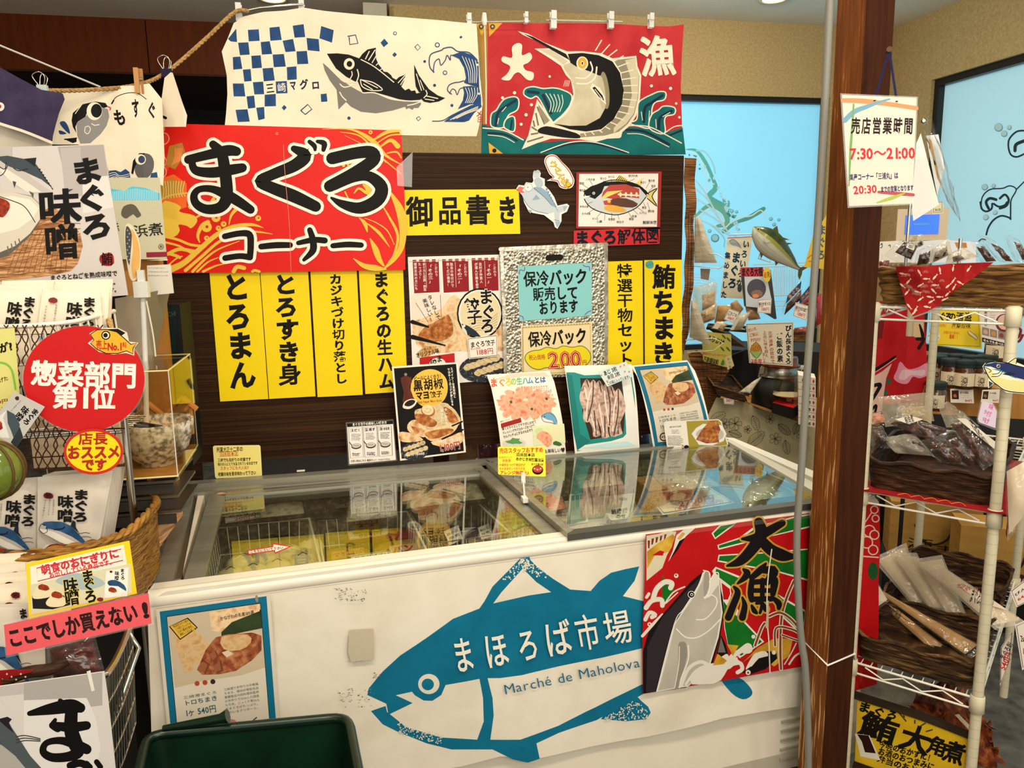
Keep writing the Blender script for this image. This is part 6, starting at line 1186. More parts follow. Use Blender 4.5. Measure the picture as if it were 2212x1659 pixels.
# top wire basket of packets
YB=1.60
def pkt(T,quad,y,th=.012,yaw=4,tilt=8,base='pack_paper',art=None,seam=True):
 S=Surf(Yp(T[0]+quad[3][0]/T[2],T[1]+quad[3][1]/T[2],y),yaw=yaw,tilt=tilt);s=Art(S).zm(*T);s.sheet(base,quad,.0012);P=bil(quad)
 c=[S.pos(s.q(p),-.0014)for p in quad];s.merge(pillow(c,th,base,6,.05,int(quad[0][0])))
 s.h=th*.55
 if art:art(s,P)
 return s
T4=(0,580,4.5357)
def art_top(s,P):
 W_=math.dist(P(0,.5),P(1,.5));s.vf('#1a1512','まぐろ',*P(.82,.30),*P(.80,.78),W_*.22,.05);s.vf('#1a1512','味噌',*P(.58,.45),*P(.56,.78),W_*.26,.05);s.blob('#7c2a2a',*P(.22,.24),W_*.08,W_*.045,9,.1)
 s.vf('#4a443c','熟成味噌で仕上げた',*P(.28,.36),*P(.26,.85),W_*.035);s.vf('#4a443c','おかず味噌です。',*P(.12,.38),*P(.10,.86),W_*.035)
thing('miso_packet','cream tuna miso packet in the top wire basket, right of the front two','packet',pkt(T4,[(415,215),(980,205),(1010,620),(360,640)],YB,art=art_top,base='pack_cream'))
thing('miso_packet','cream tuna miso packet in the top wire basket, left of the front two','packet',pkt(T4,[(-160,200),(415,195),(375,640),(-200,650)],YB+.004,art=art_top,base='pack_cream'))
prev=None
for k,(q,L)in enumerate((([(520,110),(1105,105),(1090,500),(500,520)],None),([(20,120),(530,112),(520,520),(0,530)],None),([(530,160),(1100,150),(1075,560),(510,580)],None),([(-160,160),(525,150),(520,560),(-160,570)],None),([(600,175),(1075,185),(1050,600),(600,600)],None))):
 thing('miso_packet','plain cream packet edge showing behind the front two in the top wire basket','packet',pkt(T4,q,YB+.06-.01*k,base='pack_cream'),group='packets at the back of the top wire basket')
rim=[Yp(-60,708,1.54),Yp(60,704,1.535),Yp(150,696,1.55),Yp(205,684,1.60),Yp(246,672,1.70)]
rm=MB().tube(rim,.0045,'white_enamel',8,smooth=6);w=MB();R=spline(rim,6)
for i in range(0,len(R),2):w.tube([R[i],V((R[i].x*.98,R[i].y,R[i].z-.19))],.0022,'white_enamel',6)
for dz in(.07,.14,.19):w.tube([p+V((0,.002,-dz))for p in R],.0022,'white_enamel',6)
nt=MB();rn=random.Random(3)
for k in range(26):
 x=k*10-20;sg=1 if k%2 else-1;a=Yp(x,700,1.525);pts=[Yp(x+sg*((j%2)*13+rn.uniform(-3,3))+j*.6,702+j*26,1.522)for j in range(13)];nt.tube(pts,.0011,'#4a2c1c',4,smooth=3)
for y in(935,990,1015):nt.tube([Yp(40,y,1.524),Yp(160,y-6,1.524),Yp(270,y-10,1.524)],.0013,'#4a2c1c',4)
tie=MB().tube([Yp(236,690,1.62),Yp(240,720,1.60),Yp(230,745,1.60)],.006,'hemp',6,smooth=4)
thing('wire_basket','white wire basket wrapped in brown fishing net at upper left','basket',parts=[('rim',rm),('side_wires',w),('fishing_net',nt),('rope_tie',tie)])
for k,(x,c)in enumerate(((60,'#d9cbb4'),(130,'#8fa3b5'),(190,'#cfc2ac'))):
 thing('miso_packet',('beige','blue','pale')[k]+' packet seen through the net of the upper wire basket','packet',pkt((0,0,1),[(x-45,725),(x+35,722),(x+40,830),(x-40,835)],1.585,base=c),group='packets behind the net')
b=MB();p=Yp(160,1000,1.66);b.box((Yp(60,900,1.66).x,1.66,Yp(60,1015,1.66).z),(Yp(255,900,1.66).x,1.68,Yp(60,800,1.66).z),'#d9bf9c');thing('display_board','pale board behind the fishing net','board',b)
# signs hung on the net
S7=(0,680,4.482)
s=Art(Surf(Yp(181,835,1.47),yaw=5)).zm(*S7)
n=40;s.sheet('laminate_film',[(812+602*math.cos(2*math.pi*i/n),622+522*math.sin(2*math.pi*i/n))for i in range(n)],.0006);s.ell('#c01414',812,620,588,512,0,48)
for t,x0,y0,x1,y1,h in(('惣菜部門',298,562,1328,590,238),('第',505,790,760,795,220),('1',770,795,860,797,240),('位',880,798,1120,802,220)):s.tf('#e9e2d6',t,x0,y0,x1,y1,h,.05)
s.sheet('#d9cdb4',[(850,275),(900,235),(865,180),(920,150),(1030,125),(1150,130),(1230,170),(1250,260),(1300,265),(1340,270),(1300,320),(1300,395),(1220,370),(1100,385),(960,360)],.0004);fp=[(880,190),(940,150),(1030,145),(1130,170),(1210,240),(1265,290),(1320,275),(1285,320),(1285,375),(1225,345),(1140,370),(1030,370),(940,330),(880,275),(915,245)]
s.st(BKP,fp,18,0,closed=True);s.poly('#d9a62a',fp);s.poly(BKP,[(1020,140),(1140,135),(1215,175),(1180,200),(1110,160)]);s.ell(BKP,1025,198,44);s.ell('#e6d9b8',1025,198,33);s.ell(BKP,1022,198,22);s.tf('#b81c14','売上',930,290,1040,290,90,.04);s.tf('#b81c14','No.1',1040,305,1180,305,90,.045);s.tf('#b81c14','商品',1185,290,1225,292,50,.03)
thing('ranking_sign','round red sign reading 惣菜部門第1位 with a yellow fish sticker','sign',s)
s=Art(Surf(Yp(200,975,1.462),yaw=5)).zm(*S7)
s.sheet('#c2281c',[(905+288*math.cos(2*math.pi*i/n),1325+222*math.sin(2*math.pi*i/n))for i in range(n)],.0006);s.ell('#e6cf12',905,1325,262,196,0,40)
for t,x0,y0,x1,y1,h in(('店長',758,1200,1042,1198,115),('おススメ',650,1335,1165,1325,128),('です',790,1452,1035,1450,115)):s.tf('#a8241a',t,x0,y0,x1,y1,h,.05)
thing('recommend_sign','small round yellow sign reading 店長おススメです under the red one','sign',s)
s=Art(Surf(Yp(30,850,1.50),yaw=5)).zm(*S7)
s.sheet('#d3cf7c',[(-200,150),(140,128),(190,750),(180,1240),(-200,1250)],.0008);s.tf(BKP,'が?',-10,330,120,300,90,.05);s.st('#7fb23a',[(-100,460),(40,470),(110,530),(140,650),(150,720)],22);s.tf('#5a3a1a','げた',-10,640,78,610,44,.03);s.tf('#8a2a1a','80円',-60,850,80,830,44,.03);s.tf('#8a2a1a','おいし',-60,920,80,900,44,.03)
thing('green_card','pale green handwritten card at the left edge of the photo','card',s)
Z3=(0,800,3.687)
s=Art(Surf(Yp(30,900,1.445),yaw=5)).zm(*Z3);qd=[(120,172),(356,292),(128,612),(-120,470)];s.sheet('#b9b6b0',qd,.002);P=bil(qd);s.vf('#14110f','まぐろ',*P(.85,.18),*P(.82,.44),60,.05);s.vf('#14110f','味噌',*P(.58,.25),*P(.56,.42),66,.05);s.blob('#4a2214',*P(.17,.10),18,16,8);s.vf('#3a342e','おかず味噌です',*P(.3,.12),*P(.26,.38),12)
s.poly('#3c4a50',[P(.15,.42),P(.4,.42),P(.7,.55),P(.9,.8),P(1,.98),P(.6,.75),P(.4,.65)]);s.poly('#d9d6cc',[P(.15,.42),P(.2,.6),P(.45,.75),P(.7,.9),P(.5,.98),P(.2,.95),P(.05,.7)],0);s.blob('miso_red',*P(.22,.80),42,36,12,.2);s.poly('#2b3236',[P(.75,.6),P(1,.75),P(1,1),P(.8,.97)])
thing('miso_packet','grey tuna miso sample packet hung at a slant beside the red round sign','packet',s)
# glass float
noisemat('float_glass',[(.3,'#3f4f18'),(.6,'#6d7f2c'),(.75,'#20300c')],(9,9,9),3,.08,spec=.9)
c=Yp(-19,1017,1.42);R_=49/1680*1.42*1.18;b=MB().lathe(c,[(R_*math.sin(math.pi*i/14)+.0002,-R_*math.cos(math.pi*i/14))for i in range(15)],'float_glass',24)
nets=MB()
for k in range(6):a=k*math.pi/6;nets.tube([c+V((math.cos(a)*math.cos(t)*R_*1.03,math.sin(a)*math.cos(t)*R_*1.03,math.sin(t)*R_*1.03))for t in[2*math.pi*j/24 for j in range(24)]],.0025,'#5a4020',5,closed=True)
cord=MB().tube([c+V((0,0,R_)),c+V((.005,.005,R_+.05)),Yp(0,935,1.46)],.0025,'#5a4020',5)
thing('glass_float','green glass fishing float in a rope net at the left edge','float',parts=[('globe',b),('rope_net',nets),('cord',cord)])
# chrome rack behind
rk=[]
for x,y,D in((268,905,1.62),):
 p=Yp(x,y,D);q=Yp(292,1080,D);rk.append(('post',MB().tube([V((p.x,D,p.z)),V((p.x,D,0))],.007,'chrome',10)))
p=Yp(268,905,1.62);rk+=[('post',MB().tube([V((p.x-.62,1.62,1.2)),V((p.x-.62,1.62,0))],.007,'chrome',10)),('post',MB().tube([V((p.x-.03,1.78,1.0)),V((p.x-.03,1.78,0))],.007,'chrome',10))]
for zz in(.80,1.19):
 sh=MB();rk.append(('shelf_wires',sh))
 for k in range(9):sh.tube([V((p.x-.62,1.62+k*.02,zz)),V((p.x,1.62+k*.02,zz))],.0025,'chrome',5)
thing('display_rack','chrome wire rack holding the miso baskets at the left','rack',parts=rk)
# wicker basket with the main packets
Z1=(0,800,3.687);YM=1.53
def front(s,P):misoart(s,P,(.05,.66,1.0))
quadR=[(300,850),(900,800),(790,1385),(296,1428)];quadL=[(-270,890),(300,850),(296,1425),(-300,1440)]
fr_=lambda q:(lambda s,P:None)
def artR(s,P):
 s.vf('#14110f','まぐろ',655,985,650,1160,128,.05);s.vf('#14110f','味噌',532,1040,530,1150,130,.05);s.blob('#6d1512',398,992,42,26,10,.12);s.tf('#1a0808','鮪',372,992,424,990,44,.02)
 s.vf('#3a342e','熟成味噌で仕上げた',440,1030,432,1140,14);s.vf('#3a342e','旨みたっぷりの',408,1030,398,1140,14);s.vf('#3a342e','おかず味噌です。',374,1030,350,1170,15)
 tuna(s,lambda u,v:(325+u*400,1150+v*250),400);s.poly('#e6dfd0',[(330,1428),(380,1380),(480,1370),(560,1400),(600,1410)]);s.poly('miso_red',[(370,1410),(410,1380),(470,1370),(540,1385),(500,1400),(420,1412)])
def artL(s,P):
 s.vf('#14110f','まぐろ',245,1020,235,1195,118,.05);s.vf('#14110f','味噌',122,1080,112,1190,128,.05);s.vf('#3a342e','熟成味噌で仕上げた',25,1060,15,1180,14);tuna(s,lambda u,v:(-120+u*390,1190+v*250),390);s.poly('miso_red',[(-60,1420),(0,1400),(70,1420),(40,1435)])
thing('miso_packet','grey miso packet with blue fish, right of the front two in the wicker basket','packet',pkt(Z1,quadR,YM,art=artR,th=.016))
thing('miso_packet','grey miso packet with blue fish, left of the front two in the wicker basket','packet',pkt(Z1,quadL,YM+.003,art=artL,th=.016))
for k in range(7):
 dx,dy=18+k*15,-8-k*5;q=[(320+dx,845+dy),(890+dx,805+dy-(k%2)*6),(810+dx*.95,1370-k*12),(330+dx,1400)]
 thing('miso_packet','grey packet edge in the row behind the front two in the wicker basket','packet',pkt(Z1,q,YM+.018+.012*k,th=.01),group='packets at the back of the wicker basket')
rimw=[Yp(-70,1212,1.46),Yp(60,1200,1.445),Yp(200,1178,1.45),Yp(275,1150,1.50),Yp(320,1110,1.60),Yp(338,1085,1.70),Yp(318,1076,1.78),Yp(262,1079,1.80)]
Rw=spline(rimw,8);body_w=MB();zb_=.87
body_w.grid(lambda u,v:(lambda p:V((p.x-.02*v*(p.x+.6)*3,p.y+.03*v,p.z-v*(p.z-zb_)))+V((.003*math.sin(u*180)*math.cos(v*40),.003*math.sin(u*180+1),0)))(Rw[min(len(Rw)-1,int(u*(len(Rw)-1)+.5))]),len(Rw)-1,14,'wicker')
rim_w=MB()
for k in range(3):rim_w.tube([p+V((math.cos(i*.9+k*2.1)*.004,math.sin(i*.9+k*2.1)*.003,math.sin(i*.9+k*2.1)*.006))for i,p in enumerate(Rw)],.0055,'wicker',6)
thing('wicker_basket','golden brown wicker basket holding the grey miso packets','basket',parts=[('woven_body',body_w),('braided_rim',rim_w)])
# lower packets, cards and chrome basket
for k,(y0,x1)in enumerate(((1195,150),(1222,55),(1240,80),(1264,60),(1300,78))):
 q=[(-60,y0+6),(x1,y0-8),(x1+4,y0+150),(-60,y0+160)]
 def a5(s,P,k=k):
  if k:s.blob('#7a1a16',22+(k%2)*14,1232+k*22-14,11,7,8,.15);s.tf('#1a0808','鮪',15+(k%2)*14,1232+k*22-14,30+(k%2)*14,1231+k*22-14,12,.02)
 thing('miso_packet','cream packet in the lower pile with a red stamp on its top edge' if k else 'pale grey packet lying at the back of the lower pile','packet',pkt((0,0,1),q,1.42-.014*k,art=a5,base='pack_cream',th=.01),group='packets in the lower pile' if k else None)
def a6(s,P):tuna(s,lambda u,v:(-30+u*100,1375+v*100),110);s.tf('#14110f','ま',44,1325,62,1322,22,.05)
thing('miso_packet','tuna miso packet with blue fish below the red slogan strip','packet',pkt((0,0,1),[(-60,1310),(95,1300),(98,1448),(-60,1470)],1.345,art=a6,th=.012))
T9=(0,1209,3.687)
s=Art(Surf(Yp(60,1290,1.31),yaw=6,tilt=6)).zm(*T9)
s.sheet('#f0c81e',[(205,40),(220,28),(990,-142),(1030,-150),(1090,270),(232,470)],.0015);s.poly('#e9dfcd',[(240,55),(985,-120),(1050,270),(252,440)])
s.frame('#c22a3a',[(292,68),(965,-84),(978,5),(300,172)],8);s.tf('#c22a3a','朝食のおにぎりに',325,85,945,-55,76,.05);s.tf('#c22a3a','お出ししている商品です。',390,125,915,12,44,.035)
s.poly('#cfc9a8',[(252,440),(240,200),(600,120),(1040,30),(1050,270)]);s.poly('#9fb0b0',[(440,170),(560,110),(720,120),(840,190),(700,240),(560,220)],3)
s.poly('#1c1a18',[(255,290),(380,250),(560,300),(560,360),(420,395),(262,390)]);s.poly('#dccfa8',[(258,300),(300,210),(360,190),(430,240),(440,280),(330,310)],3);s.poly('#dccfa8',[(365,340),(420,280),(480,275),(530,330),(500,370),(400,375)],3);s.blob('miso_red',350,220,48,26,10,.2);s.blob('miso_red',455,280,48,28,10,.2)
for c,x,y,w,h in(('ま',698,130,110,100),('ぐ',712,205,110,100),('ろ',722,290,115,105),('味',565,205,130,120),('噌',575,300,130,120)):s.tf('#e6cf3a',c,x-w/2,y+8,x+w/2,y-8,h*1.06,.05);s.tf('#14110f',c,x-w/2+4,y+8,x+w/2-4,y-8,h,.04)
s.poly('#e6e0d2',[(845,90),(1025,60),(1015,290),(830,305)]);s.vf('#14110f','まぐろ',975,85,978,145,34,.05);s.vf('#14110f','味噌',932,108,930,145,36,.05);s.ell('#5a1a14',885,95,12,9);s.poly('tuna_blue',[(860,170),(920,160),(990,200),(1005,250),(940,210),(870,205)],2);s.ell('#e9e4d6',905,250,70,42);s.blob('miso_red',898,240,36,22,10,.2);s.blob('#7a1a2a',798,315,28,16,8,.1)
thing('breakfast_card','yellow bordered card 朝食のおにぎりに with rice balls in front of the wicker basket','card',s)
s=Art(Surf(Yp(10,1350,1.285),yaw=6,tilt=6)).zm(*T9)
s.sheet('laminate_film',[(12,502),(1195,258),(1228,515),(45,782)],.0008);s.poly('#d9555a',[(30,520),(1183,268),(1208,508),(52,765)]);s.tf('#2a1614','ここでしか買えない',62,632,1095,412,150,.045);s.tf('#2a1614','!',1128,402,1185,392,150,.05)
thing('slogan_strip','slanted pink-red strip reading ここでしか買えない！','sign',s)
noisemat('dark_squid',[(.35,'#2a0f0c'),(.6,'#5c2620'),(.75,'#8a4a3a')],(60,60,60),4,.3)
cs=[Yp(100,1400,1.33),Yp(205,1372,1.33),Yp(228,1455,1.31),Yp(110,1470,1.31)]
thing('dried_squid_bag','clear bag of dark dried food below the pink-red strip','food pack',parts=[('contents',pillow([lerp(p,sum(cs,V())/4,.12)for p in cs],.03,'dark_squid',8,.2,3)),('plastic_wrap',pillow(cs,.045,'film_crisp',8,.15,5))])
rr=[Yp(-40,1502,1.235),Yp(120,1478,1.235),Yp(212,1462,1.24),Yp(236,1448,1.26),Yp(262,1400,1.34),Yp(285,1340,1.42)]
rm=MB().tube(rr,.0055,'chrome',10,smooth=6);lo=[V((p.x-.012*(i>2)*(1),p.y,p.z-.20))for i,p in enumerate(rr)];w=MB()
RR,LL=spline(rr,5),spline(lo,5)
for i in range(0,len(RR)):w.tube([RR[i],LL[i]],.0016,'chrome',5)
for t in(.25,.5,.75,1.0):w.tube([lerp(p,q,t)for p,q in zip(RR,LL)],.0018,'chrome',5)
w.tube([Yp(262,1340,1.42),Yp(300,1400,1.36),Yp(235,1586,1.33)],.004,'chrome',6)
thing('chrome_basket','chrome wire basket at the lower left with a miso poster on its front','basket',parts=[('rim',rm),('side_wires',w)])
b=MB().tube([Yp(10,1470,1.27),Yp(60,1452,1.27),Yp(110,1445,1.27),Yp(145,1425,1.28)],.010,'wicker_dark',8,smooth=5);thing('bamboo_basket','dark bamboo basket edge inside the chrome basket','basket',b)
s=Art(Surf(Yp(10,1470,1.262),yaw=10,d=lambda u,v:.01*math.sin(u*40),cutu=.02)).zm(0,0,1);s.sheet('#8f1414',[(-30,1452),(30,1446),(72,1447),(68,1452),(22,1462),(10,1480),(-30,1486)],.001)
for k in range(8):s.ell('#d9c9b4',-15+k*10,1456+(k%3)*6,2)
thing('red_cloth','scrap of red patterned cloth in the chrome basket','cloth',s)
s=Art(Surf(Yp(0,1490,1.222),yaw=4)).zm(*T9)
s.sheet('#cfc9c4',[(-300,1050),(830,892),(860,1100),(920,1660),(950,2100),(-300,2200)],.002);s.poly('#a8a29c',[(190,985),(815,895),(815,1160),(700,1175),(190,1190)]);s.poly('#d9d5d0',[(190,1120),(690,1100),(760,1250),(800,1500),(760,1700),(300,1760),(190,1500)],0);s.poly('#bab4ae',[(-300,1050),(190,985),(190,1070),(-300,1120)])
MA=[([(235,1225),(400,1190),(560,1165),(640,1180)],[40,90,110,80]),([(480,1125),(520,1165)],[40,80]),([(420,1320),(560,1335),(690,1320)],[60,80,70]),([(440,1275),(420,1320),(460,1345)],[30,50,60]),([(570,1200),(565,1340),(590,1440),(620,1520),(560,1565),(420,1575),(345,1530),(370,1460),(480,1440),(600,1470),(690,1510)],[100,110,120,110,80,70,60,50,60,80,80])]
for pts,w in MA:s.st('#0d0b0a',pts,w)
s.st('#0d0b0a',[(560,1640),(640,1620),(700,1660),(640,1740)],60);s.st('#0d0b0a',[(690,1620),(720,1650)],40);s.st('#0d0b0a',[(770,1610),(800,1650)],44);s.poly('#0d0b0a',[(5,1490),(100,1480),(120,1640),(160,1660),(160,1800),(-10,1800)])
s.poly('#4a5356',[(-100,1290),(60,1270),(90,1330),(150,1420),(240,1560),(330,1660),(200,1660),(100,1560),(0,1480),(-100,1420)]);s.poly('#a8a59c',[(-100,1420),(20,1480),(120,1560),(220,1680),(-100,1680)]);s.poly('#231d22',[(-20,1270),(60,1250),(95,1270),(70,1300),(110,1380),(60,1340)])
for k in range(3):s.st('#3a3430',[(130,1410+k*24),(200,1400+k*20),(320,1425+k*10)],8)
s.poly('#e0dccf',[(690,890),(720,880),(755,1040),(730,1050)])
thing('miso_poster','close grey poster with a big black ま at the bottom left corner','poster',s)
# acrylic case with the noodle bowl
cb=[Yp(278,1028,1.72),Yp(384,1030,1.72),Yp(427,965,2.0),Yp(300,965,2.0)]
zc=cb[1].z;ct=Yp(378,800,1.72).z;q=[V((p.x,p.y,zc))for p in(V((-.63,1.72,0)),cb[1],V((cb[2].x,2.0,0)),V((-.58,2.0,0)))]
cs_=MB()
for i in range(4):cs_.obox(q[i],q[(i+1)%4]-q[i],(0,.003,0)if i in(0,2)else(.003,0,0),(0,0,ct-zc),'acrylic')
cs_.prism([p+V((0,0,ct-zc))for p in q],(0,0,.004),'acrylic');ed=MB()
plain('acrylic_edge','#e6d49a',.2)
for i in range(4):ed.tube([q[i]+V((0,0,.002)),q[(i+1)%4]+V((0,0,.002))],.0022,'acrylic_edge',6).tube([q[i]+V((0,0,ct-zc)),q[(i+1)%4]+V((0,0,ct-zc))],.0018,'acrylic_edge',6).tube([q[i],q[i]+V((0,0,ct-zc))],.0012,'clip_plastic',6)
flr=MB().prism([p+V((0,0,.001))for p in q],(0,0,.004),'wood_light')
thing('acrylic_case','clear acrylic display case around the speckled bowl','display case',parts=[('panels',cs_),('edges',ed),('base_board',flr)])
bc=Yp(343,1012,1.825);bc.z=zc+.0055
k=1.0;bl=MB().lathe(bc,[(.036,0),(.037,.006),(.050,.016),(.068,.040),(.078,.070),(.082,.098),(.080,.100),(.076,.096),(.070,.068),(.055,.040),(.02,.028)],'granite',32,capt=True);fo=MB().lathe(bc,[(.002,.074),(.040,.078),(.071,.074)],'ham',24);eg=MB().lathe(bc+V((.012,-.015,.078)),[(.002,.008),(.010,.006),(.014,0)],'#c9d08a',12);cp=MB().tube([bc+V((-.11,.01,.112)),bc+V((.02,-.02,.088))],.0035,'#1a1210',6).tube([bc+V((-.115,.0,.106)),bc+V((.015,-.03,.085))],.0035,'#1a1210',6)
thing('display_bowl','grey speckled bowl of tuna bowl food in the acrylic case','bowl',parts=[('bowl',bl),('food',fo),('garnish',eg)])
thing('chopsticks','pair of dark chopsticks laid across the speckled bowl','chopsticks',cp)
thing('back_bowl','second grey bowl behind the speckled bowl','bowl',MB().lathe(bc+V((-.10,.09,0)),[(.03,0),(.05,.02),(.07,.06),(.072,.09),(.069,.09),(.06,.04)],'granite',24))
def house(px,py,y,L):
 p=Yp(px,py,y);b=MB();b.prism([p+V((-.020,0,-.03)),p+V((.020,0,-.03)),p+V((.022,0,.03)),p+V((0,0,.052)),p+V((-.022,0,.03))],(0,.012,0),'wood_light');r=MB().obox(p+V((-.030,-.006,.026)),(.030,0,.030),(0,.024,0),(-.003,0,.005),'#b8763a').obox(p+V((.030,-.006,.026)),(-.030,0,.030),(0,.024,0),(.003,0,.005),'#b8763a')
 S=Surf(p+V((0,-.001,0)));a=Art(S);c=ray;a.add([p+V((-.014,-.0015,-.03)),p+V((.016,-.0015,-.03)),p+V((.016,-.0015,.022)),p+V((-.014,-.0015,.022))],[(0,1,2,3)],'#e9dca8')
 a.h=.002;q0=(px,py);a.vf('#2a5a3a','マホロバ',px+2,py-18,px+6,py+14,11,.03)
 thing('house_tag',L,'tag',parts=[('house_body',b),('gable_roof',r),('paper_label',a)])
house(397,912,1.93,'small wooden house-shaped tag standing at the right behind the speckled bowl');house(322,925,1.93,'small wooden house-shaped tag leaning at the left behind the speckled bowl')
b=MB();
for k in range(3):b.obox((-.63+k*.003,1.74+k*.004,zc-.012-k*.035),(.24,0,0),(0,.2,0),(0,0,-.006),'steel');b.obox((-.63,1.74,zc-.02-k*.035),(.235,0,0),(0,.01,0),(0,0,-.02),'#3a3630')
b.box((-.63,1.74,.0),(-.52,1.98,zc-.125),'dark');thing('metal_tray','stack of steel trays under the acrylic case','tray',b)
b=MB();a0,a1=Yp(318,1032,1.75),Yp(384,1028,1.87);zt=zc-.006;b.grid(lambda u,v:V((lerp(a0,a1,u).x-.0*v,lerp(a0,a1,u).y,zt-.17*v*(1-.25*u*v)))+V((.004*math.sin(v*30),0,0)),10,8,'placemat');b.grid(lambda u,v:V((lerp(a0,a1,u).x+.003,lerp(a0,a1,u).y+.003,zt-.17*v*(1-.25*u*v))),10,8,'placemat')
thing('bamboo_mat','bamboo mat draped under the acrylic case beside the freezer','mat',b)
# green shopping basket
noisemat('basket_green',[(.3,'#061a0f'),(.7,'#0a2a18')],(9,9,9),2,.3,spec=.5)
zr=.68;c4=[Zp(318,1588,zr),Zp(752,1548,zr),Zp(800,1800,zr),Zp(262,1840,zr)]
cen=sum(c4,V())/4;lowc=[V((cen.x+(p.x-cen.x)*.80,cen.y+(p.y-cen.y)*.80,zr-.23))for p in c4]
def rring(c,z0,r=.035,n=5):
 out=[]
 for i in range(4):
  p,a,b2=c[i],c[(i-1)%4],c[(i+1)%4];u,w_=(a-p).normalized(),(b2-p).normalized()
  for j in range(n+1):t=j/n;out.append(p+u*r*(1-t)**2+w_*r*t**2)
 return out
top,bot=rring(c4,zr),rring(lowc,zr-.23);N_=len(top)
bd=MB();bd.add(top+bot,[(i,(i+1)%N_,N_+(i+1)%N_,N_+i)for i in range(N_)],'basket_green',True);inn=[lerp(p,cen,.02)for p in top];inb=[lerp(p,V((cen.x,cen.y,p.z)),.02)+V((0,0,.004))for p in bot]
bd.add(inn+inb,[(i,(i+1)%N_,N_+(i+1)%N_,N_+i)for i in range(N_)],'basket_green',True);bd.add(bot,[tuple(range(N_))],'basket_green')
rmb=MB().tube(top,.009,'basket_green',8,closed=True);rib=MB()
for t in(.12,.2,.28,.5,.58):rib.tube([lerp(p,q,t)+(lerp(p,q,t)-V((cen.x,cen.y,lerp(p,q,t).z))).normalized()*.003 for p,q in zip(top,bot)],.003,'basket_green',5,closed=True)
hd=lambda dx,dy:MB().tube([lerp(c4[0],c4[1],.22)+V((0,dy,.004)),lerp(c4[0],c4[1],.24)+V((0,dy,.018)),lerp(c4[0],c4[1],.76)+V((0,dy,.018)),lerp(c4[0],c4[1],.78)+V((0,dy,.004))],.008,'basket_green',8,smooth=4)
clipm=MB().tube([lerp(c4[0],c4[1],.08)+V((0,0,.01)),lerp(c4[0],c4[1],.36)+V((0,-.004,.022)),lerp(c4[0],c4[1],.40)+V((0,-.004,.026))],[.006,.009,.013],'basket_green',8)
thing('shopping_basket','dark green plastic shopping basket on the floor in front of the freezer','shopping basket',parts=[('tub',bd),('rim',rmb),('ribs',rib),('handle',clipm)])
thing('basket_stand','dark low stand under the green shopping basket','stand',MB().box((cen.x-.14,cen.y-.09,0),(cen.x+.14,cen.y+.09,zr-.232),'black'))
Dp0=Dp
FAR=1.42
def Dp(px,py,D):return Dp0(px,py,D*FAR)
# ---------------- far display table by the back window ----------------
TC,TD=(1460,460,4.878),(1480,700,6.38)
noisemat('sudare',[(.35,'#3c2412'),(.5,'#7a4c26'),(.65,'#a8713e')],(9,9,230),2,.6,.4);noisemat('cloth_floral',[(.3,'#c6ba90'),(.7,'#d4c99e')],(7,7,7),3,.85)
noisemat('tuna_green',[(.3,'#1c2410'),(.7,'#3d4a1c')],(20,20,20),3,.2,spec=.7);noisemat('straw_pack',[(.3,'#b08a54'),(.55,'#d6b98a'),(.7,'#8a5f34')],(60,60,60),4,.4);noisemat('long_food',[(.3,'#a89a7c'),(.7,'#cfc3a6')],(9,9,60),3,.4)
def fs(T,x,y,D,yaw=-30,**k):return Surf(Dp(T[0]+x/T[2],T[1]+y/T[2],D),yaw=yaw,**k)
s=Art(fs(TD,880,1095,2.95,d=lambda u,v:.008*math.sin(u*22)+.004*math.sin(u*51+v*9),cut=.06,cutu=.04)).zm(*TD)
s.sheet('cloth_floral',[(430,1010),(880,1095),(1190,1215),(1500,1330),(1850,1440),(1850,2300),(500,2300),(300,1290)],.002);K3='#1c2026'
def leaf(x,y,a,L,n,w=4.5):
 c_,s_=math.cos(math.radians(a)),math.sin(math.radians(a));g=lambda p:[(x+u*L*c_-v*L*s_,y+u*L*s_+v*L*c_)for u,v in p]
 s.st(K3,g([(0,0),(.35,-.24),(.75,-.2),(1,0),(.75,.2),(.35,.24),(0,0)]),w,3,cap=False);s.st(K3,g([(0,0),(1,0)]),w,0)
 for i in range(n):t=(i+1)/(n+1);s.st(K3,g([(t-.1,0),(t+.05,-.17),(t+.05,-.19)]),w*.7,0);s.st(K3,g([(t-.1,0),(t+.05,.17),(t+.05,.19)]),w*.7,0)
def flower(x,y,r):
 for i in range(5):a=i*1.257;s.st(K3,[(x,y),(x+r*math.cos(a-.4),y+r*math.sin(a-.4)),(x+r*1.15*math.cos(a),y+r*1.15*math.sin(a)),(x+r*math.cos(a+.4),y+r*math.sin(a+.4)),(x,y)],4.5,3,cap=False)
for a in((340,1330,-25,240,7),(930,1260,70,220,6),(860,1680,-40,300,9),(1280,1380,40,220,6),(1500,1520,-70,170,6),(600,1480,20,190,6),(1380,1600,80,200,6)):leaf(*a)
for a in((690,1370,80),(1170,1310,55),(860,1450,45),(540,1370,60),(1240,1580,70),(1600,1520,60)):flower(*a)
thing('floral_tablecloth','beige tablecloth with black leaf outlines on the far display table','tablecloth',s)
zt2=Dp(1640,880,3.02).z-.012;t0=Dp(1530,880,3.02);t0.z=0;u2,n2=V((.866,-.5,0)),V((.5,.866,0));thing('display_table','table under the beige leaf print cloth by the back window','table',MB().obox(t0+u2*.045+n2*.015,u2*.66,n2*.43,(0,0,zt2),'wood_light'))
zsh=Dp(1640,757,3.35).z;thing('back_shelf','dark shelf carrying the bags and baskets below the window','shelf',MB().obox(V((t0.x,t0.y,0))+n2*.47,u2*.7,n2*.48,(0,0,zsh),'dark'))
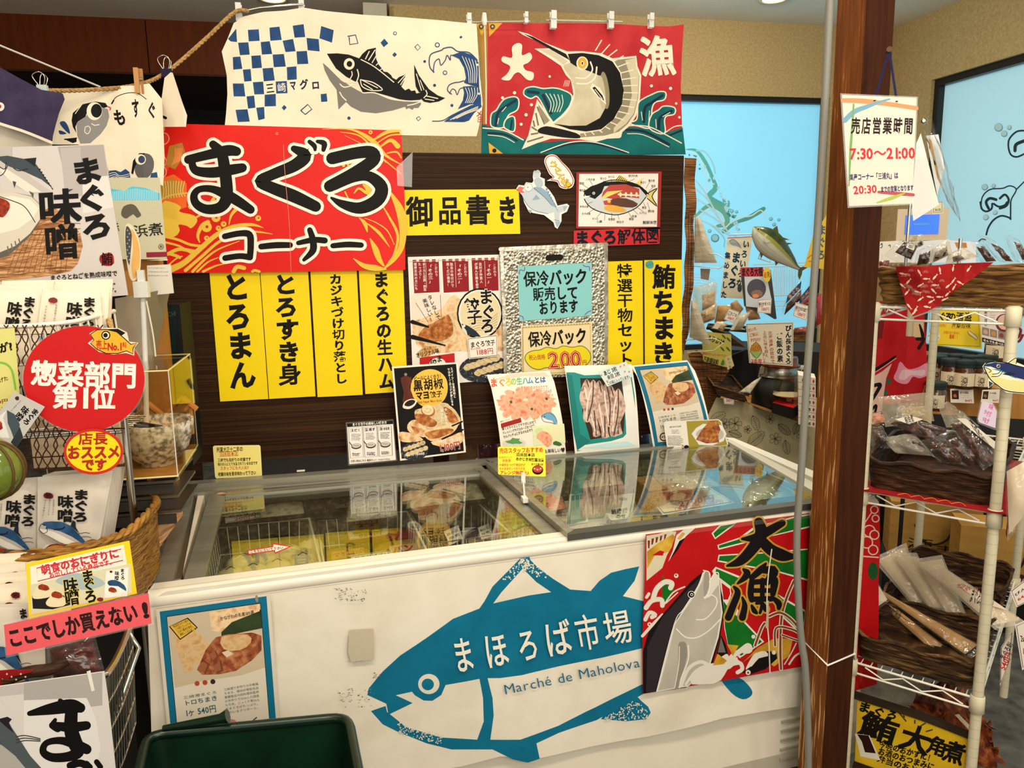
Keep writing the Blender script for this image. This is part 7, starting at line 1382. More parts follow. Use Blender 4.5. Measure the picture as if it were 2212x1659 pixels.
for pts,L,D in(([(110,0),(205,20),(195,300),(190,560),(160,900),(140,1250),(85,1500),(60,1300),(75,900),(95,500)],'narrow strip of bamboo blind hanging at the right edge of the partition',2.9),):
 s=Art(fs(TC,120,0,D,0,d=lambda u,v:.01*math.sin(v*30),cut=.03)).zm(*TC);s.sheet('sudare',[(x,y-80*(y<30))for x,y in pts],.003)
 for x in(135,165):s.st('#2a1a10',[(x,-560),(x,200),(x-10,700),(x-40,1200)],5)
 s.st('#b58a54',[(95,-575),(215,-560)],16,0);s.sheet('sudare',[(95,-580),(215,-575),(208,20),(100,20)],.003);thing('bamboo_blind',L,'blind',s)
s=Art(fs(TD,440,1020,3.0,-20,d=lambda u,v:.012*math.sin(u*9),cutu=.05)).zm(*TD);s.sheet('sudare',[(40,420),(160,360),(300,460),(640,560),(600,660),(520,770),(460,1000),(310,1290),(230,1000),(130,700)],.003)
for k in range(7):s.st('#24160c',[(150+k*70,440+k*20),(200+k*58,700+k*10),(260+k*32,1100-k*30)],4)
for k in range(16):s.line('#3a2412',110+k*10,440+k*48,560-k*16,560+k*44,3)
thing('bamboo_mat','brown bamboo mat slanting down beside the curved teal poster','mat',s)
# long packs on wire hooks
def upack(T,quad,D,th,col,label,body=(.08,.1,.92,.94),film='film_crisp',cat='food pack',name='food_pack',yaw=-30,tilt=0,seed=1,extra=(),group=None):
 S=Surf(Dp(T[0]+quad[3][0]/T[2],T[1]+quad[3][1]/T[2],D),yaw=yaw,tilt=tilt);a=Art(S).zm(*T);P=bil(quad);u0,v0,u1,v1=body
 cs_=[S.pos(a.q(p))for p in quad];cb_=[S.pos(a.q(P(*p)))for p in((u0,v0),(u1,v0),(u1,v1),(u0,v1))]
 th*=1.3;parts=[('contents',pillow(cb_,th*.8,col,8,.15,seed)),('plastic_wrap',pillow(cs_,th*1.1,film,8,.14,seed+5))];a.h=th*.6
 for q,c,t,tc in extra:
  a.poly(c,[P(*p)for p in q]);
  if t:m0,m1=[(q[0][i]*.45+q[3][i]*.55)for i in(0,1)],[(q[1][i]*.45+q[2][i]*.55)for i in(0,1)];p0,p1=P(m0[0]*.85+m1[0]*.15,m0[1]*.85+m1[1]*.15),P(m0[0]*.15+m1[0]*.85,m0[1]*.15+m1[1]*.85);a.tf(tc,t,*p0,*p1,math.dist(P(*q[0]),P(*q[3]))*.5,.03)
 if extra:parts.append(('paper_label',a))
 return thing(name,label,cat,parts=parts,group=group)
def hook(pts,D,L):thing('wire_hook',L,'hook',MB().tube([Dp(TC[0]+x/TC[2],TC[1]+y/TC[2],D+dd)for x,y,dd in pts],.0025,'white_enamel',6))
upack(TC,[(195,-10),(240,0),(470,560),(170,560)],2.88,.03,'long_food','tall triangular pack of long pale snacks on the upper wire hook',seed=2);hook([(190,415,0),(440,435,-.05),(570,515,-.06),(460,585,-.05),(190,560,0)],2.9,'upper white wire hook by the bamboo strip')
upack(TC,[(160,880),(200,860),(400,1440),(120,1330)],2.86,.03,'long_food','tall pack of long pale snacks on the lower wire hook',seed=3);hook([(100,1340,0),(400,1320,-.04),(500,1370,-.06),(400,1450,-.05),(120,1470,0)],2.88,'lower white wire hook by the bamboo strip')
thing('price_tag','brownish tag hanging under the upper wire hook','tag',Art(fs(TC,310,640,2.9)).zm(*TC).sheet('#8f7f6a',[(258,585),(362,590),(345,710),(262,695)],.001))
s=Art(fs(TC,600,880,3.25,-25,d=lambda u,v:.006*math.sin(v*14),cut=.05)).zm(*TC);s.sheet('#dcd4b8',[(545,265),(810,248),(760,570),(705,905),(465,890)],.001);s.st('#c9605a',[(545,265),(810,250)],10,0);NB='#16384a'
s.vf(NB,'いろいろな',740,330,670,740,70,.04);s.vf(NB,'まぐろ',635,470,595,740,95,.05);s.vf(NB,'集めました',545,450,505,860,62,.045);s.poly('#9aa6a8',[(560,300),(600,280),(650,310),(690,370),(640,350),(590,340)],2);s.st('#2a4452',[(560,300),(600,278),(650,310),(688,372)],5);s.ell('#3a4a50',672,795,24,40)
thing('vertical_banner','pale vertical banner reading いろいろなまぐろ集めました below the window waves','banner',s);rp_=MB().tube([Dp(1460+x/4.878,460+y/4.878,3.24)for x,y in((560,232),(700,228),(810,222))],.003,'steel',6);thing('banner_rod','thin dark rod holding the vertical banner','rod',rp_)
# tuna model
ST=fs(TC,1000,350,3.1,-15);a=Art(ST).zm(*TC);sp=[(818,150,8),(835,170,34),(870,210,72),(940,275,108),(1030,355,112),(1120,435,86),(1200,505,54),(1260,562,26),(1300,588,14)]
Q=[a.q((x,y))for x,y,r in sp];sc=1/4.878*3.1*FAR/1680*1.12;tb=MB();rings=[]
SP3=spline([V((q[0],q[1],r*sc))for q,(_,_,r)in zip(Q,sp)],5)
for i,p in enumerate(SP3):
 b2=SP3[min(i+1,len(SP3)-1)];a2=SP3[max(i-1,0)];t=V((b2.x-a2.x,b2.y-a2.y)).normalized();nx,ny=-t.y,t.x
 if ny<0:nx,ny=-nx,-ny
 rings.append([ST.pos((p.x+nx*p.z*math.cos(f),p.y+ny*p.z*math.cos(f)),p.z*.55*math.sin(f))for f in[2*math.pi*k/20 for k in range(20)]])
for i in range(len(rings)-1):
 for k in range(20):
  c_=math.cos(2*math.pi*(k+.5)/20);tb.add([rings[i][k],rings[i][(k+1)%20],rings[i+1][(k+1)%20],rings[i+1][k]],[(0,1,2,3)],'tuna_green' if c_>.25 else '#8a8a3c:.2' if c_>.0 else '#b9b7a4:.2',False)
for m in range(len(tb.sm)):tb.sm[m]=True
def fin(pts,col='#4a4a1c:.3',h=.0):return MB().prism([ST.pos(a.q(p),h)for p in pts],ST.N*.004,col)
eye=MB();
for r,c,h in((16,'#c9b44a:.2',.026),(9,'#0c0c0a:.1',.0275)):eye.prism([ST.pos(a.q((855+r*math.cos(t*.5),172+r*math.sin(t*.5))),h)for t in range(12)],ST.N*.001,c)
fins=[('dorsal_fin',fin([(1010,190),(1030,160),(1065,135),(1075,180),(1085,240),(1050,225)])),('second_dorsal_fin',fin([(1105,250),(1150,265),(1200,285),(1130,285)])),('finlet',fin([(1135,310),(1230,320),(1165,338)])),('tail_fin',fin([(1285,575),(1330,570),(1425,535),(1400,565),(1330,610),(1325,650),(1300,705),(1285,660),(1290,610)])),('pectoral_fin',fin([(905,268),(940,275),(972,300),(930,318),(905,300)],'#b9b7a4:.2',.043)),('belly_fin',fin([(1042,510),(1085,520),(1050,555)])),('belly_fin',fin([(888,415),(918,438),(895,482)]))]
thing('tuna_model','glossy green backed tuna model hung before the blue window','fish model',parts=[('fish_body',tb),('eye',eye)]+fins)
thing('model_stand','clear stand under the tuna model','stand',MB().tube([Dp(1460+x/4.878,460+y/4.878,3.1)for x,y in((900,400),(870,480),(1000,520),(980,440))],.004,'clip_plastic',6))
w=MB()
for k in range(12):x=1040+k*22;w.tube([Yp(1460+x/4.878,460+(560)/4.878,BY-.02),Yp(1460+x/4.878,460+880/4.878,BY-.02)],.002,'white_enamel',5)
for y in(545,575,880,940,990):w.tube([Yp(1460+820/4.878,460+y/4.878,BY-.02),Yp(1460+1350/4.878,460+(y-20)/4.878,BY-.02)],.004,'white_enamel',6)
thing('wire_shelf','white wire shelf in front of the lower back window','shelf',w)
# framed leaflet, cards
s=Art(fs(TC,860,1110,3.02,-25,tilt=4)).zm(*TC);s.sheet('black_frame',[(680,590),(1000,600),(1062,1115),(1040,1120),(960,1070),(720,980)],.012);s.poly('#c3cacf',[(722,672),(958,668),(1005,900),(990,1010),(740,985)]);s.ell('#4d4a52',850,800,100,105);s.ell('#8a6a5a',855,850,60,40);s.ell('#d98a5a',840,875,34,22);s.poly('#b5343c',[(678,575),(920,570),(925,670),(685,672)]);s.tf('#2a1416','まぐろ大根',690,625,915,618,90,.05)
thing('framed_leaflet','black framed leaflet with a red heading below the tuna model','leaflet frame',s)
s=Art(fs(TC,960,650,3.0,-25)).zm(*TC);s.sheet('#e0c43a',[(960+42*math.cos(t*.35),650+80*math.sin(t*.35))for t in range(18)],.001);s.tf('#a8381c','必見!',925,655,1000,645,60,.04);thing('oval_tag','yellow oval tag reading 必見！ at the corner of the black framed leaflet','tag',s)
for q,D,nm,pr,L in(([(862,915),(1010,900),(1000,1060),(858,1050)],2.95,'鮪のかまトロ','1188円','price card 1188円 at the foot of the black framed leaflet'),([(1260,940),(1400,980),(1375,1135),(1235,1085)],2.9,'鮪のかまの塩焼','1188円','price card 1188円 among the shiny bags beside the grey pipe'),([(560,1005),(672,1045),(610,1165),(505,1120)],2.9,'ごろごろ','648円','slanted price card on the kraft bags')):pricecard(fs(TC,*q[3],D,-25),TC,q,L,nm,pr,'#25342c',group=None)
pricecard(fs(TD,530,1100,2.9,-25),TD,[(510,915),(690,920),(672,1110),(535,1100)],'price card 540円 on the front of the woven tray','混ぜご飯の素','540円','#25342c',group=None)
s=Art(fs(TC,780,1580,2.88,-22)).zm(*TC);s.sheet('#ddd2b8',[(738,1165),(1240,1150),(1232,1615),(772,1580)],.001);s.frame('#2f4f52',[(748,1175),(1228,1162),(1222,1600),(780,1570)],7);s.vf('#14161c','びん長まぐろ',1185,1215,1185,1560,66,.04);s.vf('#14161c','ご飯の素',1090,1300,1098,1535,66,.04);s.vf('#a8382c','北海道産の昆布で',992,1265,1020,1565,46,.025);s.vf('#a8382c','上品に味を調え',935,1260,955,1500,40,.02);s.vf('#a8382c','ました',925,1490,935,1570,34,.02)
for k,t in enumerate(('炊いた','ご飯に','まぜるだけ')):s.tf('#b8442c',t,762+k*12,1240+k*50,850+k*22,1215+k*58,36,.025)
s.poly('#c9882a',[(785,1460),(800,1400),(845,1360),(885,1400),(905,1460)],2);s.poly('#8fb86a',[(782,1462),(908,1466),(880,1520),(850,1535),(810,1515)]);s.st('#3a3020',[(782,1462),(800,1400),(845,1358),(888,1400),(908,1466),(850,1535),(782,1462)],5,0);s.tf('#b8342c','2合用',795,1560,905,1562,50,.04)
for k in range(22):s.ell('#5c3a14',800+(k*37)%90,1395+(k*23)%62,4)
thing('rice_mix_card','white handwritten card with a rice bowl drawing above the rice pot','card',s)
s=Art(fs(TC,290,1560,2.9,-20)).zm(*TC);s.sheet('#bdb04e',[(270,1245),(582,1280),(592,1640),(288,1565)],.001);s.tf('#1c1a12','万能調味料',290,1540,450,1580,66,.045);s.tf('#b8342c','調味料にたっぷり かけて下さい',285,1480,540,1510,26,.03);s.tf('#1c1a12','ふりかけ',330,1310,510,1370,62,.045)
for x,y in((505,1300),(555,1330),(490,1430),(550,1430)):s.poly('#4a5a2c',[(x-24,y-20),(x+4,y-8),(x+26,y+30),(x-4,y+14)],2)
s.poly('#3f7a2c',[(470,1600),(500,1540),(512,1600)],2);s.sheet('#cfc08a',[(518,1520),(580,1495),(615,1610),(545,1655)],.0006);s.vf('#4a4430','かつお',555,1540,570,1620,28,.02)
thing('seasoning_card','olive yellow handwritten card 万能調味料 on the bamboo mat','card',s)
s=Art(fs(TC,1440,560,2.9,-25)).zm(*TC);s.sheet('#d9b83a',[(1440,250),(1640,-60),(1640,600),(1350,570)],.001);s.vf('#3a5a6a','まぐろ',1540,180,1530,440,90,.03);s.st('#b8542a',[(1390,480),(1440,440),(1460,500),(1400,510)],8);thing('yellow_card','yellow card half hidden by the grey pipe in front of the window','card',s)
# bags and baskets
upack(TC,[(180,780),(430,720),(420,1000),(180,1100)],3.1,.05,'straw_pack','clear bag of pale flakes left of the kraft bags',(.4,.35,.95,.9),'film_milky',seed=4)
upack(TC,[(240,1060),(450,910),(420,1130),(270,1180)],3.05,.05,'straw_pack','clear bag of tan chips below the bag of flakes',seed=5)
for k,(q,L)in enumerate((([(430,970),(640,960),(560,1140),(400,1170)],'kraft bag at the left of the dark basket'),([(570,950),(640,910),(720,1010),(620,1140)],'kraft bag with a pointed top in the dark basket'),([(720,960),(850,1000),(900,1120),(760,1140)],'kraft bag at the right of the dark basket'))):upack(TC,q,3.08-.02*k,.03,'kraft',L,(.04,.04,.96,.96),seed=30+k,extra=())
upack(TC,[(430,1130),(560,1160),(500,1260),(360,1220)],2.97,.03,'straw_pack','small bag of brown flakes in the dark basket, left',seed=6,extra=[([(.1,.2),(.5,.2),(.5,.8),(.1,.8)],'#e0d6c0',None,None)]);upack(TC,[(640,1060),(810,1020),(700,1240),(560,1250)],2.97,.03,'long_food','small bag of brown flakes in the dark basket, right',seed=7,extra=[([(.1,.35),(.4,.3),(.3,.9),(.05,.9)],'#e0d6c0',None,None)])
upack(TC,[(1170,870),(1330,690),(1330,900),(1090,1130)],3.0,.05,'jerky','shiny bag with a blue label left of the grey pipe',(.2,.5,.95,.98),seed=8,extra=[([(.05,.05),(.95,.05),(.9,.4),(.1,.4)],'#1f4a6a','まぐろ','#d98a3c')]);upack(TC,[(1290,900),(1430,720),(1440,950),(1280,1060)],3.04,.05,'jerky_red','shiny bag with a blue and orange label right of the first',(.1,.5,.95,.98),seed=9,extra=[([(.05,.05),(.95,.05),(.9,.45),(.1,.45)],'#1f4a6a','天然','#d98a3c')]);upack(TC,[(1480,860),(1540,800),(1540,1180),(1470,1220)],3.0,.05,'noren_red','red printed bag peeping between pipe and pillar',seed=12);upack(TC,[(1245,1210),(1400,1190),(1400,1270),(1250,1280)],2.95,.04,'jerky_red','pinkish packs in the small basket by the pipe',(.02,.05,.98,.95),seed=13)
def ubask(T,quad,D,dep,col,L,name='wicker_basket'):
 S=fs(T,*quad[3],D,-28);a=Art(S).zm(*T);c_=[S.pos(a.q(p))for p in quad];bk_=-S.N*dep;b=MB();
 b.obox(c_[3],c_[2]-c_[3],bk_,c_[0]-c_[3],col);r=MB().tube([c_[0],c_[1],c_[1]+bk_,c_[0]+bk_],.008,col,6,closed=True);thing(name,L,'basket',parts=[('woven_body',b),('rim',r)])
ubask(TC,[(330,1215),(740,1245),(735,1420),(590,1400)],2.98,.2,'wicker_dark','dark basket under the kraft bags');ubask(TC,[(1240,1270),(1420,1270),(1420,1360),(1245,1350)],2.95,.15,'wicker_brown','small brown basket under the pinkish packs')
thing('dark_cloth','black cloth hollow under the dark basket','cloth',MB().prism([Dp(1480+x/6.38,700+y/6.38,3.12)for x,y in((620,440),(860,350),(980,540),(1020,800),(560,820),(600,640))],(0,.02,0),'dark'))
c0=Dp(1480+850/6.38,700+1000/6.38,2.92);S=fs(TD,700,1090,2.9,-24);a=Art(S).zm(*TD);qq=[S.pos(a.q(p))for p in((400,855),(870,985),(870,1095),(450,980))];bk_=V((.07,.31,.05));b=MB().obox(qq[3],qq[2]-qq[3],bk_,(qq[0]-qq[3])*.9,'wicker_dark');r=MB().tube([qq[0],qq[1],qq[1]+bk_,qq[0]+bk_],.006,'wicker_brown',6,closed=True);thing('woven_tray','dark woven tray with flat packs on the leaf print table','tray',parts=[('tray_body',b),('rim',r)])
upack(TD,[(960,770),(1080,700),(900,960),(730,940)],2.9,.02,'long_food','flat beige pack lying over the edge of the woven tray',seed=14,tilt=40)
thing('paddle','pale wooden rice paddle behind the iron pot','paddle',MB().prism([Dp(1480+x/6.38,700+y/6.38,3.05)for x,y in((1040,600),(1080,560),(1100,600),(1080,690),(1040,760),(1010,730))],(0,.006,0),'#b8ad94'))
pc_=Dp(1480+1300/6.38,700+1130/6.38,2.98);k_=2.98*FAR/1680*1.18/6.38
pot=MB().lathe(pc_,[(300*k_,0),(310*k_,20*k_),(300*k_,250*k_),(240*k_,300*k_),(220*k_,330*k_)],'black',28);mt=MB().lathe(pc_,[(200*k_,325*k_),(230*k_,345*k_),(232*k_,352*k_),(180*k_,365*k_),(175*k_,450*k_)],'steel',28);ld_=MB().lathe(pc_,[(172*k_,448*k_),(205*k_,455*k_),(206*k_,475*k_),(178*k_,485*k_),(178*k_,540*k_),(170*k_,560*k_),(150*k_,545*k_),(10*k_,540*k_)],plain('lacquer','#6a2c10',.15),28)
thing('rice_pot','black rice pot with steel collar and brown wooden lid on the leaf print table','pot',parts=[('pot_base',pot),('steel_collar',mt),('wooden_lid',ld_)])
b=MB().prism([Dp(1480+x/6.38,700+y/6.38,2.86)for x,y in((892,1085),(1192,1185),(1190,1222),(890,1110))],(0,.05,0),'wood_light');thing('wood_board','light wooden board under the black rice pot','board',b)
q=[Dp(1480+x/6.38,700+y/6.38,D)for x,y,D in((1200,1225,2.80),(1480,1320,2.72),(1640,1240,2.86),(1380,1150,2.96))];zq=q[0].z;q=[V((p.x,p.y,zq))for p in q];b=MB().prism(q,(0,0,.05),'dark');rf=MB().prism([p+V((0,0,.051))for p in q],(0,0,.002),'noren_red');tp=MB()
for i in range(4):tp.obox(q[i]+V((0,0,.05)),q[(i+1)%4]-q[i],(0,.002,.0)if i%2==0 else(.002,0,0),(0,0,.125),'acrylic')
tp.prism([p+V((0,0,.175))for p in q],(0,0,.003),'acrylic');ds=MB().lathe(sum(q,V())/4+V((0,0,.054)),[(.012,0),(.016,.016),(.07,.028),(.078,.034)],'white_enamel',20,capt=True)
thing('acrylic_case','clear acrylic case over a red floored black tray beside the pipe','display case',parts=[('tray_base',b),('red_floor',rf),('clear_cover',tp),('sample_plate',ds)])
pb0=None;S=fs(TD,1640,1400,2.72,-30);a=Art(S).zm(*TD)
for i in range(7):
 y1=1410-i*98;q=[(1560,y1-120),(1800,y1-75),(1800,y1+18),(1560,y1-28)];c_=[S.pos(a.q(p))for p in q];b=MB().obox(c_[3],c_[2]-c_[3],-S.N*.14,c_[0]-c_[3],'#d9d0bc');m=Art(S).zm(*TD);m.h=.0008;m.tf('#1c1814','まぐろ',1605,y1-58,1735,y1-32,44,.045);m.poly('#b01c24',[(1770,y1-62),(1786,y1-34),(1770,y1-4),(1754,y1-34)])
 thing('white_carton','white carton with red diamond, %s from the bottom in the stack by the pillar'%('first second third fourth fifth sixth seventh'.split()[i]),'carton',parts=[('box',b),('printed_mark',m)],group='stack of white cartons')
for i in range(2):
 S2_=fs(TD,1480,700,3.0,-30);a=Art(S2_).zm(*TD);q=[(1480,600+i*90),(1680,600+i*90),(1680,685+i*90),(1480,680+i*90)];c_=[S2_.pos(a.q(p))for p in q];b=MB().obox(c_[3],c_[2]-c_[3],-S2_.N*.1,c_[0]-c_[3],'#d9d0bc');m=Art(S2_).zm(*TD);m.h=.0008;m.tf('#1c1814','そのまま',1490,640+i*90,1640,645+i*90,44,.045);thing('white_carton','white carton with black lettering behind the rice pot, %s of two'%('upper' if i==0 else 'lower'),'carton',parts=[('box',b),('printed_mark',m)])
Dp=Dp0
# ---------------- pillar, conduit, opening hours ----------------
m,nt_,b_=new_mat('pillar_wood_lit')
c=coords(nt_,(200,200,9));n1_=nt_.nodes.new('ShaderNodeTexNoise');n1_.inputs['Scale'].default_value=1;n1_.inputs['Detail'].default_value=5;nt_.links.new(c,n1_.inputs['Vector'])
n2_=nt_.nodes.new('ShaderNodeTexNoise');n2_.inputs['Scale'].default_value=3;nt_.links.new(coords(nt_),n2_.inputs['Vector'])
mm=nt_.nodes.new('ShaderNodeMath');mm.operation='MULTIPLY_ADD';mm.inputs[1].default_value=.75;nt_.links.new(n1_.outputs[0],mm.inputs[0]);k_=nt_.nodes.new('ShaderNodeMath');k_.operation='MULTIPLY';k_.inputs[1].default_value=.35;tz_=nt_.nodes.new('ShaderNodeSeparateXYZ');nt_.links.new(coords(nt_),tz_.inputs[0]);hz_=nt_.nodes.new('ShaderNodeMath');hz_.operation='MULTIPLY_ADD';hz_.inputs[1].default_value=-.075;hz_.inputs[2].default_value=.045;nt_.links.new(tz_.outputs[2],hz_.inputs[0]);ad_=nt_.nodes.new('ShaderNodeMath');nt_.links.new(mm.outputs[0],ad_.inputs[0]);nt_.links.new(hz_.outputs[0],ad_.inputs[1]);nt_.links.new(n2_.outputs[0],k_.inputs[0]);nt_.links.new(k_.outputs[0],mm.inputs[2])
nt_.links.new(ramp(nt_,ad_.outputs[0],[(.3,'#5c300e'),(.52,'#774218'),(.60,'#844c1d'),(.645,'#c99c66')]),b_.inputs['Base Color']);b_.inputs['Roughness'].default_value=.55;b_.inputs['Specular IOR Level'].default_value=.15;MC['pillar_worn_lit']=m  # base tone raised for the lit side of the pillar; pale scratches are wear
noisemat('pillar_shaded',[(.3,'#301507'),(.7,'#42200c')],(90,90,6),4,.55,spec=.12)  # same wood in a darker tone, painting the pillar's side away from the light
PN=Dp(1822,850,1.97);PN.z=0;vd=V((PN.x,PN.y,0)).normalized();td=V((vd.y,-vd.x,0));sz=.0835
e1=(vd*.7071-td*.7071)*sz;e2=(vd*.7071+td*.7071)*sz
pb=MB().obox(PN,e1,e2,(0,0,CZ),'pillar_shaded');
pb.add([PN+V((0,0,0)),PN+e1,PN+e1+V((0,0,CZ)),PN+V((0,0,CZ))],[],'pillar_shaded')
lf_=MB().obox(PN-td*.0004-vd*.0004,e1,(e2*.004),(0,0,CZ),'pillar_worn_lit')
thing('pillar','brown square wooden pillar with worn paint in front of the freezer','pillar',parts=[('shaft',pb),('worn_lit_face',lf_)])
pip=[Dp(x,y,1.93)for x,y in((1794,-30),(1782,220),(1769,450),(1756,640),(1744,800),(1732,1000),(1722,1140),(1722,1230),(1726,1320),(1732,1390),(1740,1450),(1746,1600),(1746,1750))]
thing('conduit_pipe','thin grey conduit pipe running down beside the brown pillar','pipe',MB().tube(pip,.0086,'grey_pipe',12,smooth=5))
zt_=Dp(1785,1438,1.965).z;cc=PN+(e1+e2)/2;loop=[cc+(p-cc)*1.035+V((0,0,zt_+h))for p,h in((PN+e1,.022),(PN,0),(PN+e2,.012),(PN+e1+e2,.03))]
thing('cable_tie','white cable tie around the brown pillar near the bottom','cable tie',MB().tube(loop,.0028,'#e9e4d6',6,closed=True).tube([loop[2],Dp(1846,1424,2.08)],.0028,'#e9e4d6',6).tube([loop[0],Dp(1730,1404,1.93)],.0028,'#e9e4d6',6))
TS=(1650,0,3.687)
S_=Surf(Dp(1900,330,1.84),yaw=-30)
s=Art(S_).zm(*TS)
s.sheet('laminate_film',[(608,742),(1228,770),(1192,1630),(668,1656)],.001);s.poly('#d9cabb',[(622,755),(1216,780),(1184,1620),(680,1642)])
s.st('#e08a5a',[(632,800),(800,806),(1000,830),(1215,862)],[36,40,36,34]);s.st('#6a9aae',[(645,960),(720,890),(820,850),(900,820),(1000,790)],[40,40,34,24,14]);s.st('#6f9a5a',[(715,830),(705,1000),(690,1200),(678,1480)],[14,18,20,10]);s.st('#a84a54',[(915,1530),(1040,1540),(1190,1552)],[22,28,26]);s.st('#9fae4a',[(900,1615),(980,1590),(1040,1570),(1120,1540)],[10,26,28,10])
for i,c in enumerate('売店営業時間'):x=695+i*84;s.tf('#241a14',c,x,1000,x+74,1004,128,.04)
s.tf('#c22a30','7:30～21:00',682,1222,1208,1214,112,.03);s.tf('#1c2a5a','楽産コーナー「三浦丸」は',682,1412,1070,1396,52,.03);s.tf('#c22a30','20:30',712,1512,902,1500,82,.025);s.tf('#1c2a5a','までの営業となります',930,1508,1192,1494,46,.03)
thing('opening_hours_sign','laminated sign with opening hours 7:30～21:00 hung on the pillar','sign',s)
nail=Dp(1921,108,1.93);ra,rb=S_.pos(S_.uv(1889,218)),S_.pos(S_.uv(1937,220));b=MB()
for q in(ra,rb):d_=(q-nail);w_=td*.0045;b.obox(nail-w_/2,d_,w_,vd*-.0015,'#15153c')
nl=MB().tube([nail+vd*.02,nail-vd*.008],.006,'#5a3a1c',8);thing('ribbon','navy ribbon holding the opening hours sign to a nail','ribbon',parts=[('ribbon_strap',b),('nail',nl)])
# hanging cards in plastic sleeves behind the sign
s=Art(Surf(Dp(1985,350,2.0),yaw=-40)).zm(*TS);s.sheet('#d9d9d2',[(1215,1140),(1250,1060),(1395,1630),(1190,1760),(1180,1660)],.001)
thing('paper_card','white paper card hanging behind the opening hours sign','card',s)
cs=[Dp(1990,262,2.02),Dp(2012,250,2.0),Dp(2075,480,1.97),Dp(2052,440,2.03)]
sl=pillow(cs,.02,'film_crisp',10,.25,8);wcard=Art(Surf(Dp(2040,380,2.025),yaw=-45)).zm(*TS);wcard.sheet('#d5dcda',[(1290,1080),(1390,1070),(1440,1330),(1380,1560)],.0006);wcard.sheet('#c9903f',[(1310,1100),(1335,1120),(1420,1500),(1380,1420)],.0004);knob=MB().lathe(Dp(1995,262,2.0),[(.005,0),(.006,.006),(.003,.009)],'chrome',12,axis=(-.57,-.82,0),capt=True)
thing('plastic_sleeve','shiny plastic sleeve with papers hanging at the right of the sign','sleeve',parts=[('sleeve',sl),('papers',wcard),('pin',knob)])
# ---------------- register display far behind ----------------
p=Dp(1990,485,3.2);yw=math.radians(-35);ux=V((math.cos(yw),math.sin(yw),0));k=3.0/1680/1.19
bz=MB().obox(p-ux*.078-V((0,0,.056)),ux*.162,V((-ux.y,ux.x,0))*.03,(0,0,.112),'#c9b79a')
scr=MB().obox(p-ux*.052-V((0,0,.034))-V((-ux.y,ux.x,0))*.001,ux*.108,V((-ux.y,ux.x,0))*-.002,(0,0,.068),plain('screen_blue','#0a5cf0',.3,emit=.9));bar=MB().obox(p-ux*.025-V((0,0,.002))-V((-ux.y,ux.x,0))*.004,ux*.05,V((-ux.y,ux.x,0))*-.001,(0,0,.006),'#5aa0d9');st_=MB().tube([p+V((0,.02,-.05)),V((p.x,p.y+.02,1.2))],.012,'#c9b79a',8)
thing('register_display','beige customer display with a bright blue screen behind the basket','display',parts=[('housing',bz),('screen',scr),('message_bar',bar),('stem',st_)])
S3=Surf(Dp(1950,560,2.9),yaw=-35)
s=Art(S3).zm(1860,440,6.284);s.sheet('#d9d3c8',[(255,515),(560,500),(560,800),(245,800)],.01);s.st('#1c2a3a',[(265,560),(285,540),(285,590),(262,600)],10);s.st('#1c2a3a',[(370,570),(395,560),(395,590)],10);s.line('#d98a9a',285,680,285,760,5)
thing('carton','white printed carton behind the left end of the top basket','carton',s)
s=Art(S3).zm(1860,440,6.284);s.sheet('#d6dbdf',[(560,520),(1100,490),(1560,520),(1560,800),(560,800)],.01);s.poly('#b5763c',[(1270,525),(1430,530),(1440,600),(1300,600)])
thing('carton','pale carton behind the middle of the top basket','carton',s)
s=Art(Surf(Dp(2000,440,2.95),yaw=-35)).zm(1860,440,6.284);s.sheet('#d9d2ae',[(960,-20),(1118,-20),(1118,130),(970,140)],.001);s.frame('#2f4a3c',[(980,-20),(1100,-20),(1100,112),(985,120)],8);s.tf('#2a2620','お店',1000,85,1085,80,36,.02)
thing('small_card','small cream card with a green frame above the blue screen','card',s)
a=Dp(1966,430,2.25);thing('chrome_rod','thin chrome rod standing before the blue screen','rod',MB().tube([a,V((a.x,a.y,1.40))],.004,'chrome',8))
a=Dp(2075,515,2.5);thing('chrome_rod','short chrome rod standing behind the middle packs of the top basket','rod',MB().tube([a,V((a.x,a.y,1.40))],.005,'chrome',8))
# ---------------- white wire rack ----------------
A0=Dp(2150,1100,2.10);A0.z=0;B0=Dp(1839,1425,2.15);B0.z=0;C0=Dp(1985,1150,3.0);C0.z=0;D0=A0+C0-B0
zs=[Dp(2180,672,2.10).z,Dp(2150,1108,2.10).z,Dp(2122,1512,2.10).z]
posts=[];cu=[]
for P0 in(A0,B0,C0,D0):
 pm=MB().tube([P0,P0+V((0,0,zs[0]+.012))],.0127,'cream_post',14)
 for j in range(50):
  z=.04+j*.0254
  if z<zs[0]:pm.lathe(P0+V((0,0,z)),[(.0129,-.0008),(.0122,0),(.0129,.0008)],'#8f876c',14,capb=False)
 cls=[]
 for z in zs:cl=MB();cls.append(('shelf_collar',cl));cl.lathe(P0+V((0,0,z)),[(.0135,.010),(.0165,.008),(.0175,-.034),(.0135,-.036)],'cream_post',16,capb=False)
 posts.append(('post',pm,cls))
shelves=[]
